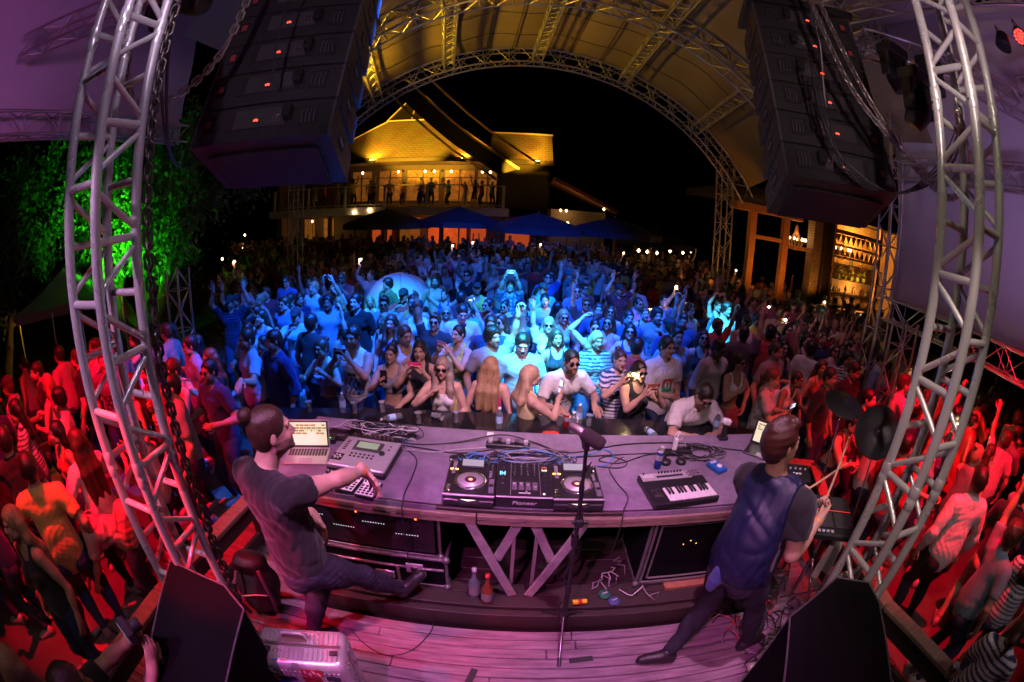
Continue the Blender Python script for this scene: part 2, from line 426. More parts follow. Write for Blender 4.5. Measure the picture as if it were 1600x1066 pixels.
def hand_prims(w, fdir, palm, side, s=1.0, curl=.35, thumb=.5, curls=None, minr=0.0):
    "w wrist, fdir finger direction, palm = palm normal, side +1 right hand"
    f = nrm(fdir); n = nrm(np.array(palm, float) - f * (np.array(palm, float) @ f)); x = np.cross(f, n) * side  # x: towards thumb side
    x = -x
    P = []; R = np.stack([x, f, n], 1)
    pc = w + f * .048 * s
    P.append(el(pc, (.040*s, .052*s, .0165*s + minr*.3), R, k=.012))
    P.append(rc(w - f*.03*s, w + f*.02*s, .026*s, .026*s, k=.015))
    kn = [(.030, .086, .0090, (.040, .024, .020)), (.010, .092, .0094, (.045, .028, .021)), (-.011, .088, .0088, (.041, .026, .020)), (-.030, .078, .0078, (.032, .019, .017))]
    for i, (ox, oy, r, L) in enumerate(kn):
        c = curl if curls is None else curls[i]
        r = max(r * s, minr)
        p = w + x*ox*s + f*oy*s; a = c * .9; d = f
        sp = ox * 1.6 * (1 - min(c, 1))
        P.append(rc(w + x*ox*.5*s + f*.03*s, p, r*1.05, r*1.05, k=.008))
        for j, l in enumerate(L):
            ang = c * (.75 if j == 0 else 1.05) * (1 if j == 0 else 1)
            a_tot = c * (.75 + 1.05*j)
            d = nrm(f * math.cos(a_tot) + n * math.sin(a_tot) + x * sp)
            q = p + d * l * s; P.append(rc(p, q, r * (1 - .08*j), r * (.94 - .08*j), k=.004)); p = q
    p = w + x*.026*s + f*.018*s
    r = max(.0105 * s, minr)
    d1 = nrm(x * .75 + f * .55 + n * .35 * thumb); d2 = nrm(x * (.5 - .5*thumb) + f * .8 + n * .55 * thumb); d3 = nrm(x * (.3 - .75*thumb) + f * .8 + n * .5 * thumb)
    for d, l in ((d1, .040), (d2, .034), (d3, .028)):
        q = p + d * l * s; P.append(rc(p, q, r, r * .92, k=.008)); p = q; r *= .95
    return P

def head_prims(c, R, s=1.0, fem=False, mouth=0.0):
    "c: head centre; R columns right, forward, up"
    T = lambda x, y, z: c + R @ (np.array([x, y, z]) * s)
    E = lambda x, y, z, a, b, d, k=.015, neg=False, RR=None: el(T(x, y, z), (a*s, b*s, d*s), R if RR is None else RR, k=k*s, neg=neg)
    P = [E(0, -.012, .035, .074, .092, .085), E(0, .018, -.012, .062, .074, .088, .02), E(0, .05, -.068, .034 if fem else .040, .036, .034 if fem else .038, .03),
         E(0, -.02, -.03, .060, .062, .06, .02)]
    for sx in (-1, 1):
        P.append(E(.030*sx, .062, -.025, .022, .022, .02, .02))                  # cheek
        P.append(E(.046*sx, .02, -.062, .018, .034, .022, .025))                 # jaw corner
        P.append(E(.030*sx, .084, .012, .017, .012, .012, .01, True))             # socket
        P.append(E(.030*sx, .071, .010, .0125, .0125, .0125, .003))              # eyeball
        P.append(rc(T(.014*sx, .088, .029), T(.046*sx, .078, .029), .007*s, .006*s, k=.012*s))  # brow
        P.append(E(.075*sx, -.008, .0, .009, .019, .032, .008, RR=R @ rotz(-.3*sx)))  # ear
        P.append(E(.0115*sx, .094, -.030, .0085, .011, .0085, .006))             # nostril wing
    P.append(rc(T(0, .083, .018), T(0, .104, -.022), .007*s, .0115*s, k=.010*s))   # nose
    P.append(rc(T(-.016, .086, -.0545), T(.016, .086, -.0545), .0065*s, .0065*s, k=.006*s))
    P.append(rc(T(-.013, .085, -.066 - mouth*.014), T(.013, .085, -.066 - mouth*.014), .0075*s, .0075*s, k=.006*s))
    P.append(E(0, .096, -.0600 - mouth*.007, .020 - mouth*.004, .010, .0018 + mouth*.010, .004, True))
    P.append(E(0, .078, -.094, .018, .016, .014, .016))                           # chin
    return P

SKIN = dict(light=(.60, .37, .28), tan=(.46, .27, .19), brown=(.27, .145, .09), dark=(.12, .062, .04), pale=(.68, .46, .38))
class Person:
    """J: dict of joints in local metres (x right, y forward = the way the chest faces, z up)"""
    def __init__(s, h=1.76, fem=False, build=1.0, pel=None, chest=None, head=None, hyaw=0.0, cyaw=0.0, pyaw=0.0, hpitch=0.0, hroll=0.0, clean=0.0, cside=0.0,
                 rh=None, lh=None, rpole=None, lpole=None, rf=None, lf=None, rk=None, lk=None, rtoe=None, ltoe=None,
                 rhd=None, lhd=None, rpn=None, lpn=None, rcurl=.35, lcurl=.35, rthumb=.5, lthumb=.5, mouth=0.0, armb=1.0):
        s.armb = armb
        k = h / 1.76; s.k = k; s.fem = fem; s.b = build; s.mouth = mouth
        s.pel = V3(0, 0, .93*k) if pel is None else V3(*pel)
        up = nrm(V3(math.sin(cside), math.sin(clean), math.cos(clean)*math.cos(cside)))
        s.chest = s.pel + up * .49*k if chest is None else V3(*chest)          # shoulder line centre
        s.up = nrm(s.chest - s.pel)
        fw = rotz(cyaw) @ V3(0, 1, 0); fw = nrm(fw - s.up * (fw @ s.up)); s.cR = np.stack([np.cross(fw, s.up), fw, s.up], 1)
        fp = rotz(pyaw) @ V3(0, 1, 0); s.pR = np.stack([np.cross(fp, (0, 0, 1)), fp, V3(0, 0, 1)], 1)
        sw = (.165 if fem else .19) * k * (1 + (build-1)*.4)
        hf = rotz(hyaw) @ rotx(hpitch) @ roty(hroll)
        s.hR = hf
        s.neck = s.chest + s.up * .045*k
        s.head = (s.neck + nrm(s.up * .75 + hf[:, 2] * .35) * .165*k + hf[:, 1] * .02*k) if head is None else V3(*head)
        s.sh = {1: s.chest + s.cR[:, 0]*sw + s.up*-.015*k, -1: s.chest - s.cR[:, 0]*sw + s.up*-.015*k}
        ua, fa = .285*k, .255*k
        D = {}
        s.el = {}; s.wr = {}
        for sd, t, pole in ((1, rh, rpole), (-1, lh, lpole)):
            if t is None: t = s.sh[sd] + V3(.09*sd*k, .06*k, -.50*k)
            if pole is None: pole = (.55*sd, -.6, -.55)
            e, w = ik(s.sh[sd], t, ua, fa, pole)
            tt = V3(*t)
            s.el[sd] = e; s.wr[sd] = w
        s.hip = {1: s.pel + s.pR[:, 0]*.088*k - V3(0, 0, .03*k), -1: s.pel - s.pR[:, 0]*.088*k - V3(0, 0, .03*k)}
        s.kn = {}; s.an = {}; s.toe = {}
        for sd, t, pole, td in ((1, rf, rk, rtoe), (-1, lf, lk, ltoe)):
            if t is None: t = V3(.12*sd*k, -.01, .085*k)
            if pole is None: pole = s.pR[:, 1] + s.pR[:, 0]*.15*sd
            kn, an = ik(s.hip[sd], t, .435*k, .425*k, pole); s.kn[sd] = kn; s.an[sd] = an
            s.toe[sd] = nrm(s.pR @ V3(.25*sd, 1, 0)) if td is None else nrm(V3(*td))
        s.hd = {}; s.pn = {}; s.curl = {1: rcurl, -1: lcurl}; s.th = {1: rthumb, -1: lthumb}
        for sd, d, n in ((1, rhd, rpn), (-1, lhd, lpn)):
            fd = nrm(s.wr[sd] - s.el[sd])
            s.hd[sd] = fd if d is None else nrm(V3(*d))
            s.pn[sd] = V3(-sd, 0, 0) - 0 if n is None else V3(*n)
            if abs(nrm(s.pn[sd]) @ s.hd[sd]) > .95: s.pn[sd] = V3(0, 1, .3)
    def torso(s, loose=0.0):
        k, b, f = s.k, s.b, s.fem; R = s.cR; u = s.up; P = []
        L = np.linalg.norm(s.chest - s.pel)
        M = lambda t, x=0, y=0: s.pel + (s.chest - s.pel)*t + R[:, 0]*x*k + R[:, 1]*y*k
        mid = lambda t: np.stack([nrm(s.pR[:, 0]*(1-t) + R[:, 0]*t), nrm(s.pR[:, 1]*(1-t) + R[:, 1]*t), u], 1)
        cw = .135 if f else .155
        P.append(el(M(.70, 0, .0), (cw*k*b, .100*k*b, .165*k), R, k=.05))
        P.append(el(M(.88, 0, -.01), ((.150 if f else .175)*k*b, .075*k*b, .085*k), R, k=.05))
        P.append(el(M(.36, 0, .006), ((.112 if f else .130)*k*b, .082*k*b, .15*k), mid(.5), k=.05))
        P.append(el(M(.04, 0, -.003), ((.158 if f else .146)*k*b, .098*k*b, .120*k), mid(.1), k=.05))
        for sd in (1, -1):
            P.append(el(s.pel + s.pR @ V3(.070*sd*k, -.046*k, -.06*k), (.080*k, .074*k, .090*k), s.pR, k=.04))
            if f: P.append(el(M(.70, .068*sd, .085), (.058*k, .055*k, .056*k), R, k=.02))
            else: P.append(el(M(.78, .075*sd, .07), (.075*k*b, .04*k*b, .06*k), R, k=.04))
            P.append(rc(s.neck - u*.0*k - R[:, 1]*.02*k, s.sh[sd] - R[:, 0]*sd*.02*k + u*.012*k, .042*k, .05*k, k=.05))
        return P
    def neckp(s):
        return [rc(s.chest + s.up*-.01*s.k - s.cR[:, 1]*.01*s.k, s.head - s.hR[:, 2]*.055*s.k - s.hR[:, 1]*.018*s.k, (.054 if s.fem else .064)*s.k, (.047 if s.fem else .057)*s.k, k=.035)]
    def arm(s, sd, t0=0, t1=2, clipn=True):
        "t: 0 shoulder .. 1 elbow .. 2 wrist; returns prims up to t1"
        k = s.k * (.9 if s.fem else 1.0); b = (.5 + .5*s.b)*s.armb
        a, e, w = s.sh[sd], s.el[sd], s.wr[sd]; P = []
        r = dict(s=.055*k*b, m=.049*k*b, e=.038*k*b, f=.041*k*b, w=.026*k*b)
        if t1 <= 1:
            q = a + (e - a)*t1; cl = [(q, nrm(e - a))]
            P.append(rc(a, e, r['s'], r['e'], k=.03, clip=cl)); P.append(el(a + (e-a)*.4, (.048*k*b, .14*k, .05*k*b), frame(e - a), k=.03, clip=cl))
        else:
            P.append(rc(a, e, r['s'], r['e'], k=.03)); P.append(el(a + (e-a)*.42, (.047*k*b, .13*k, .05*k*b), frame(e - a), k=.03))
            q = e + (w - e)*(t1 - 1); cl = [(q, nrm(w - e))] if t1 < 2 else []
            P.append(rc(e, w, r['e'], r['w'], k=.02, clip=cl)); P.append(el(e + (w-e)*.28, (.042*k*b, .09*k, .040*k*b), frame(w - e), k=.03, clip=cl))
        return P
    def leg(s, sd, t1=2):
        k = s.k; b = .5 + .5*s.b; a, e, w = s.hip[sd], s.kn[sd], s.an[sd]; P = []
        cl = []
        if t1 <= 1:
            q = a + (e - a)*t1; cl = [(q, nrm(e - a))]
        P.append(rc(a, e, .088*k*b, .054*k*b, k=.05, clip=cl)); P.append(el(a + (e-a)*.3, (.088*k*b, .19*k, .09*k*b), frame(e - a), k=.04, clip=cl))
        if t1 > 1:
            q = e + (w - e)*(t1 - 1); cl = [(q, nrm(w - e))] if t1 < 2 else []
            bk = frame(w - e, s.pR[:, 1])[:, 2]
            P.append(rc(e, w, .053*k*b, .036*k*b, k=.03, clip=cl)); P.append(el(e + (w-e)*.3 - bk*.018*k, (.052*k*b, .13*k, .055*k*b), frame(w - e, s.pR[:, 1]), k=.04, clip=cl))
        return P
    def foot(s, sd, shoe=False):
        k = s.k; a = s.an[sd]; t = s.toe[sd]
        dn = nrm(np.cross(t, np.cross(t, nrm(s.an[sd] - s.kn[sd])))*-1.0)
        if dn[2] > 0 and abs(dn[2]) > .3: dn = -dn
        e = .006 if shoe else 0
        P = [rc(a + dn*.03*k - t*.03*k, a + dn*.048*k + t*.13*k, (.036+e)*k, (.028+e)*k, k=.03), rc(a, a + dn*.03*k, (.036+e)*k, (.036+e)*k, k=.03),
             rc(a + dn*.035*k + t*.05*k, a + dn*.055*k + t*.16*k, (.034+e)*k, (.024+e)*k, k=.02)]
        if shoe: P.append(rc(a + dn*.055*k - t*.035*k, a + dn*.062*k + t*.165*k, .036*k, .033*k, k=.01))
        for p in P: p.clip = [(a + dn*.088*k, dn)]
        return P, dn

def long_hair(p, length=.35, side=0, fwd=False, wide=.06):
    "strands that fall behind or in front of the shoulders"
    k = p.k; H, R, u = p.head, p.hR, p.up; out = []
    T = lambda x, y, z: H + R @ (V3(x, y, z) * k)
    for sx in (-1, 0, 1):
        a = T(.055*sx, -.055, .0)
        bx = T(.075*sx, -.065 if not fwd or sx == 0 else -.01, -.10)
        dn = V3(0, 0, -1)
        c = p.neck + p.cR @ (V3(.085*sx, (-.10 if not (fwd and sx) else .085), -.02) * k) + V3(0, 0, -.05*k)
        e = c + V3(0, 0, -1)*max(length - .15, .03)*k + p.cR @ (V3(.01*sx, -.02 if not (fwd and sx) else .03, 0) * k)
        if sx == 0: out += [el((bx + c)/2, (.085*k, .035*k, .10*k), p.cR, k=.05), el((c*1.1 + e*.9)/2, (.10*k, .028*k, max(length*.38, .05)*k), p.cR, k=.05)] if not fwd else [el((bx + c)/2, (.07*k, .035*k, .10*k), p.cR, k=.05)]
        out += [rc(a, bx, .05*k, .045*k, k=.03), rc(bx, c, .045*k, .043*k, k=.03), rc(c, e, .043*k, .022*k, k=.03)]
    return out

def make_person(pp, label, look, parent_loc=(0,0,0), rz=0.0, group=None, q=1.0, name='person', legs=True):
    """look: skin, hair(colour), hs(style), top(kind,colour,opts), bot(kind,colour), shoe, beard, glasses; q voxel scale"""
    root = thing(name, label, 'person', parent_loc, rz, group)
    k = pp.k; hb, hh, hd = .0105*q, .0052*q, .0046*q
    sk = np.array(SKIN[look.get('skin', 'tan')]); H, R = pp.head, pp.hR
    headP = head_prims(H, R, k*(.96 if pp.fem else 1.0), pp.fem, pp.mouth)
    neck = pp.neckp(); body = pp.torso() + neck
    low = pp.chest - pp.up*.02
    for sd in (1, -1): body += pp.arm(sd)
    if legs:
        for sd in (1, -1): body += pp.leg(sd) + (pp.foot(sd)[0] if look.get('shoe') is None else [])
    parts = [mesh_sdf(body, hb)]
    hn = neck + headP
    parts.append(mesh_sdf(hn, hh, lo=H - .2*k, hi=H + .2*k))
    for sd in (1, -1):
        hp = hand_prims(pp.wr[sd], pp.hd[sd], pp.pn[sd], sd, k*(.92 if pp.fem else 1.03), pp.curl[sd], pp.th[sd], minr=hd*1.15)
        w = pp.wr[sd]; hp.append(rc(pp.el[sd] + (w - pp.el[sd])*.75, w, .029*k*(.9 if pp.fem else 1), .0265*k*(.9 if pp.fem else 1), k=.02))
        parts.append(mesh_sdf(hp, hd))
    hk = k*(.96 if pp.fem else 1.0)
    hc = np.array(look.get('hair', (.03, .02, .015))); beard = look.get('beard', 0.0)
    def attr(v):
        A = np.tile(sk, (len(v), 1)); q_ = (v - H) @ R / hk; x, y, z = q_[:, 0], q_[:, 1], q_[:, 2]; ax = np.abs(x)
        face = (y > .045) & (np.abs(z) < .14) & (ax < .08)
        def mixc(m, c, a=1.0):
            A[m] = A[m]*(1-a) + np.array(c)*a
        mixc((np.linalg.norm(v - H, axis=1) < .16*k) & (y > .03) & (z < .02) & (z > -.05) & (ax > .02) & (ax < .05), sk*np.array([1.05, .85, .8]), .4)
        if beard:
            mixc((y > -.01) & (z < -.030) & (z > -.125) & (ax < .085) & ~((ax < .020) & (z > -.076) & (z < -.05)) & ~((z > -.045) & (ax > .02) & (ax < .055)), hc, beard)
        mixc(face & (ax < .020) & (z > -.075 - pp.mouth*.014) & (z < -.048) & (y > .08), sk*np.array([.85, .45, .45]) if not look.get('lip') else look['lip'], .85)
        if pp.mouth > .2: mixc(face & (ax < .014) & (z > -.072 - pp.mouth*.006) & (z < -.053) & (y < .092) & (y > .06), (.08, .02, .02), .9)
        mixc(face & (((ax - .030)/.0115)**2 + ((z - .010)/.0045)**2 < 1), (.45, .42, .40), 1)
        mixc(face & (((ax - .030)/.0058)**2 + ((z - .010)/.0062)**2 < 1), (.03, .02, .015), 1)
        mixc(face & (ax > .012) & (ax < .050) & (z > .0165) & (z < .0195), sk*.35, .7)
        mixc(face & (ax > .011) & (ax < .050) & (np.abs(z - .0305 - .06*(.03 - np.abs(ax-.03))*0) < .0048), hc*.7 + sk*.1, .85)
        if look.get('shave'): mixc((z > .045 - y*.3) & (np.linalg.norm(v - H, axis=1) < .17*k), hc, look['shave'])
        if look.get('tat'):
            for sd in (1, -1):
                d = np.linalg.norm(v - (pp.el[sd]*.6 + pp.wr[sd]*.4), axis=1)
                mixc((d < .12) & (np.sin(v[:, 0]*170)*np.sin(v[:, 2]*150 + v[:, 1]*120) > .1), (.08, .09, .10), look['tat'])
        return A
    body_o = sdf_obj('body', parts, MATS['skin'], root, (1, 1, 1), attr)
    # hair ------------------------------------------------------------
    hs = look.get('hs', 'short'); T = lambda x, y, z: H + R @ (V3(x, y, z) * hk)
    if hs != 'bald':
        vol = {'short': .008, 'crop': .001, 'long': .010, 'bun': .004, 'curly': .02, 'quiff': .008, 'tail': .004, 'bob': .012}[hs]
        HP = [el(T(0, -.014, .040), ((.077+vol)*hk, (.096+vol)*hk, (.088+vol)*hk), R, k=.02*hk), el(T(0, -.045, -.01), ((.070+vol)*hk, (.062+vol)*hk, (.075+vol*.6)*hk), R, k=.03*hk)]
        cutn = nrm(R @ V3(0, 1, -.62)); HP2 = []
        face_cut = [el(T(0, .095, -.018), (.070*hk, .066*hk, .094*hk), R, k=.012*hk, neg=True), el(T(0, .03, -.085), (.12*hk, .075*hk, .075*hk), R, k=.015*hk, neg=True)]
        if hs in ('quiff',):
            HP += [rc(T(-.03, .055, .10), T(.035, .06, .112), .026*hk, .028*hk, k=.03*hk), rc(T(0, .0, .115), T(0, -.05, .11), .035*hk, .03*hk, k=.03*hk)]
        if hs == 'bun': HP += [el(T(0, -.100, .112), (.040*hk, .036*hk, .036*hk), R, k=.006*hk), ]
        if hs == 'tail':
            HP += [rc(T(0, -.10, .03), T(0, -.135, -.02), .024*hk, .03*hk, k=.01), rc(T(0, -.135, -.02), T(0, -.12, -.16), .03*hk, .016*hk, k=.02)]
        if hs == 'curly': HP += [el(T(.05*math.cos(a), -.02 + .05*math.sin(a), .07), (.05*hk, .05*hk, .05*hk), R, k=.02) for a in (0, 1.5, 3, 4.5)]
        HP += face_cut
        if hs in ('long', 'bob'): HP += long_hair(pp, look.get('hl', .36 if hs == 'long' else .17), fwd=look.get('hf', False))
        if hs in ('long', 'bob', 'tail'): HP += [el(T(0, .100, -.035), (.058*hk, .055*hk, .10*hk), R, k=.008*hk, neg=True)]
        v, f = mesh_sdf(HP, hh*1.05, wr={'curly': .006, 'quiff': .0045, 'short': .0025}.get(hs, .0022)*hk, seed=int(H[0]*1000) % 97, wrs=3.0 if hs != 'long' else 2.2,
                        dirn=(R[:, 2] if hs in ('long', 'bob', 'short') else R[:, 1]))
        sdf_obj('hair', [(v, f)], MATS['hair'], root, look.get('hair', (.03, .02, .015)))
    if look.get('cap'):
        CP = [el(T(0, -.012, .052), (.088*hk, .108*hk, .082*hk), R, k=.01, clip=[(T(0, 0, .045), -R[:, 2])]), el(T(0, .105, .052), (.060*hk, .062*hk, .008*hk), R @ rotx(-.12), k=.012)]
        sdf_obj('cap', [mesh_sdf(CP, hh)], MATS['denim'], root, look.get('capc', (.03, .03, .035)))
    # top --------------------------------------------------------------
    top = look.get('top', ('tee', (.02, .02, .025)))
    kind, tc = top[0], top[1]; opt = top[2] if len(top) > 2 else {}
    W = .006
    Lt = pp.chest - pp.pel
    def tat(fn):
        return fn and (lambda v: fn(((v - pp.pel) @ pp.cR) / k))
    hem = {'tee': -.10, 'shirt': -.14, 'vest': -.04, 'tank': -.08, 'crop': .22, 'bikini': .26, 'dress': -.42, 'long': -.12}.get(kind, -.1)
    if kind != 'none':
        sh = [p for p in pp.torso()]
        if hem < 0 and kind != 'dress':
            sh = sh[:4] + [p for p in sh[4:] if not (p.t == 'e' and p.a[2] < pp.pel[2] and p.r[0] < .1*k)] + [el(pp.pel + V3(0, 0, .06*k) - pp.pR[:, 1]*.014*k, ((.172 if pp.fem else .160)*k*pp.b, .128*k*pp.b, .30*k), pp.pR, k=.06)]
        if kind == 'dress':
            sh += [rc(pp.pel + V3(0, 0, .02), pp.pel + V3(0, 0, -.40*k), .14*k, .19*k, k=.05)]
        slv = {'tee': .62, 'shirt': opt.get('sl', 1.25), 'vest': 0, 'tank': 0, 'crop': 0, 'bikini': 0, 'dress': 0, 'long': 1.93}.get(kind, .6)
        if 'sl' in opt: slv = opt['sl']
        lim = []
        off = .007 if kind in ('tank', 'crop', 'bikini', 'dress') else .011
        if slv == 0:
            for sd in (1, -1):
                side = nrm(pp.cR[:, 0]*sd + pp.up*.12)
                qx = pp.chest + pp.cR[:, 0]*sd*(.115 if pp.fem else .14)*k
                lim.append((qx, side))
        for sd in (1, -1):
            if slv > 0: sh += pp.arm(sd, 0, slv)
        hq = pp.pel + (pp.up if hem > 0 else V3(0, 0, 1))*hem*k
        clips = [(hq, -(nrm(pp.up*.9 + V3(0, 0, .1)) if hem > -.2 else V3(0, 0, 1)))]
        # neck opening
        nd = opt.get('neck', {'tee': .0, 'shirt': .02, 'vest': .05, 'tank': .06, 'crop': .09, 'bikini': .12, 'dress': .10, 'long': 0}.get(kind, 0))
        nw = .052 + nd*.35
        negs = [el(pp.chest + pp.up*(.075 - nd*.2)*k + pp.cR[:, 1]*(.035 + nd*.2)*k, (nw*k, (.062 + nd*.3)*k, (.05 + nd)*k), pp.cR, k=.008, neg=True)]
        if kind == 'bikini' or opt.get('back'): negs.append(el(pp.chest + pp.up*.04*k - pp.cR[:, 1]*.13*k, (.085*k, .08*k, .20*k), pp.cR, k=.01, neg=True))
        if kind == 'vest': negs.append(el(pp.chest - pp.up*.02*k + pp.cR[:, 1]*.12*k, (.05*k, .1*k, .16*k), pp.cR, k=.01, neg=True))
        v, f = mesh_sdf(sh + negs, hb, off=off + (.004 if pp.b > 1.05 else 0) + opt.get('loose', 0), kmul=1.3, wr=opt.get('wr', W if kind not in ('crop', 'bikini') else .001), wrs=opt.get('wrs', 1.5 if q < 1.3 else 1.15), wrfold=True, dirn=pp.up*.6, seed=14 if 'wrs' in opt else len(label)*7 % 51, clips=clips + lim)
        sdf_obj({'tee': 't_shirt', 'shirt': 'shirt', 'vest': 'vest', 'tank': 'tank_top', 'crop': 'crop_top', 'bikini': 'bikini_top', 'dress': 'dress', 'long': 'long_sleeved_top'}[kind], [(v, f)],
                MATS['cloth'], root, tc, tat(opt.get('pat')))
        if kind in ('shirt',) and not opt.get('nocollar'):
            cR = pp.cR; cc = pp.chest + pp.up*.055*k + cR[:, 1]*.01*k
            mb = MB(); pts = []
            for i in range(15):
                a = math.radians(-60 + 300*i/14) + math.pi  # open at front
                pts.append(cc + cR[:, 0]*math.cos(a + .0)*.072*k + cR[:, 1]*math.sin(a)*.078*k + pp.up*(.012*k if 3 < i < 11 else -.012*k))
            rr = [.016*k]*15
            mb.tube(pts, rr, 6); o = mb.build('collar', MATS['cloth'], root); o.color = (*tc, 1); _ones(o)
    # bottoms ------------------------------------------------------------
    bot = look.get('bot', ('jeans', (.03, .04, .09)))
    if legs and bot[0] != 'none' and kind != 'dress':
        t1 = {'jeans': 1.93, 'shorts': .78, 'skirt': .5}[bot[0]]; Wt = pp.pel + V3(0, 0, .085*k)
        sh = [p for p in pp.torso()[2:4]] + pp.torso()[4::1][:0]
        sh = [el(pp.pel + V3(0, 0, -.01), ((.160 if pp.fem else .150)*k*pp.b, .104*k*pp.b, .12*k), pp.pR, k=.05)]
        for sd in (1, -1):
            sh.append(el(pp.pel + pp.pR @ V3(.075*sd*k, -.055*k, -.07*k), (.085*k, .085*k, .095*k), pp.pR, k=.04)); sh += pp.leg(sd, t1)
        v, f = mesh_sdf(sh, hb, off=.008 + (.012 if bot[0] == 'shorts' else 0), kmul=1.0, wr=bot[3] if len(bot) > 3 else .0045, seed=len(label) % 37, clips=[(Wt, V3(0, 0, 1))], wrs=2.2 if q < 1.3 else 1.5, wrfold=True)
        sdf_obj({'jeans': 'trousers', 'shorts': 'shorts', 'skirt': 'skirt'}[bot[0]], [(v, f)], MATS['denim'], root, bot[1], bot[2] if len(bot) > 2 else None)
    if legs and look.get('shoe') is not None:
        for sd in (1, -1):
            P, dn = pp.foot(sd, True); v, f = mesh_sdf(P, hh*1.3)
            a = pp.an[sd]; sc = look.get('sole', (.7, .68, .62)); base = np.array(look['shoe'])
            sdf_obj('shoe', [(v, f)], MATS['leather'], root, (1, 1, 1), lambda v, a=a, dn=dn, sc=sc, base=base: np.where((((v - a) @ dn) > .068*k)[:, None], np.array(sc), base))
    # glasses -----------------------------------------------------------
    if look.get('glasses'):
        mb = MB()
        for sd in (1, -1):
            mb.lathe([(0, .004), (.016, .0035), (.0235, .001), (.0245, -.002), (.0, -.003)], T(.032*sd, .096, .006), R @ rotx(-math.pi/2) @ np.diag([1.0, .82, 1.0]), 14)
            mb.tube([T(.056*sd, .088, .012), T(.074*sd, .06, .014), T(.080*sd, -.005, .012)], .0025*hk, 5)
        mb.tube([T(-.012, .100, .012), T(0, .106, .014), T(.012, .100, .012)], .0025*hk, 5)
        o = mb.build('sunglasses', MATS['gloss_black'], root)
    return root
def _ones(o):
    me = o.data; ca = me.color_attributes.new('Col', 'FLOAT_COLOR', 'POINT'); ca.data.foreach_set('color', np.ones(len(me.vertices)*4, np.float32))

mat('skin', rough=.55, objcol=True, attr=True, noise=.28, nscale=14, bump=.2, bscale=220, rvar=.12)
mat('cloth', rough=.85, objcol=True, attr=True, noise=.22, nscale=30, bump=.35, bscale=260, sheen=.15, spec=.25)
mat('denim', rough=.8, objcol=True, attr=True, noise=.3, nscale=16, bump=.35, bscale=300, spec=.25)
mat('hair', rough=.42, objcol=True, attr=True, noise=.6, nscale=90, bump=.35, bscale=200, stretch=(1, 1, .10))
mat('leather', rough=.45, objcol=True, attr=True, noise=.2, nscale=30, bump=.15, bscale=150)
mat('gloss_black', (.01, .01, .012), .12)

# ------------------------------------------------------------------ materials of the place
M_alu = mat('aluminium', (.60, .59, .58), .32, .5, noise=.10, nscale=5, rvar=.12)
M_chrome = mat('chrome', (.75, .75, .75), .15, 1.0)
M_alud = mat('aluminium_far', (.5, .48, .46), .4, .9)
M_black = mat('black_paint', (.018, .018, .02), .5, noise=.3, nscale=20)
M_blk2 = mat('black_textured', (.006, .006, .007), .9, spec=.06, noise=.4, nscale=60, bump=.4, bscale=300)
M_wood = mat('old_wood', (.30, .20, .15), .6, noise=.55, nscale=9, stretch=(1, 8, 8), bump=.3, bscale=40, rvar=.2)
M_wooddark = mat('dark_wood', (.045, .028, .023), .5, noise=.5, nscale=10, stretch=(1, 8, 8), bump=.2)
M_plank = mat('stage_plank', (.31, .21, .25), .42, noise=.7, nscale=5, stretch=(.6, 5, 5), bump=.25, bscale=60, rvar=.2)
M_ground = mat('ground_paving', (.09, .08, .075), .5, noise=.5, nscale=3, bump=.3, bscale=30, rvar=.2)
M_fabric = mat('tent_fabric', (.60, .57, .60), .8, noise=.12, nscale=1.2, bump=.25, bscale=2.5, coords='Object')
M_canopy = mat('canopy_fabric', (.27, .21, .11), .45, noise=.3, nscale=.8, bump=.5, bscale=1.2, coords='Object', rvar=.15)
M_shingle = None
M_white = mat('white_paint', (.7, .68, .66), .5, noise=.15, nscale=5)
M_wall = mat('render_wall', (.16, .13, .11), .8, noise=.25, nscale=3)
M_dark = mat('dark_void', (.012, .011, .012), .8)
M_leaf = mat('leaf', (.07, .11, .035), .5, noise=.5, nscale=3, spec=.4)
M_bark = mat('bark', (.12, .09, .07), .9, noise=.5, nscale=12, bump=.6, bscale=30)
M_navy = mat('navy_canvas', (.018, .026, .085), .8, noise=.3, nscale=6)
M_bulb = mat('warm_bulb', (1, .8, .5), .3, emit=(1, .62, .25), estr=13)
M_phone_l = mat('phone_torch', (1, 1, 1), .3, emit=(1, .82, .42), estr=45)
M_glowwarm = mat('lit_room', (.6, .35, .15), .7, emit=(1, .33, .04), estr=.10, noise=.85, nscale=3.5)
M_glowred = mat('lit_room_red', (.6, .2, .1), .7, emit=(1, .13, .02), estr=.35, noise=.8, nscale=2.5)
M_led_r = mat('red_led', (.3, 0, 0), .3, emit=(1, .03, .02), estr=5)
M_glass = mat('clear_glass', (.8, .9, 1), .05, trans=.9, spec=.5)
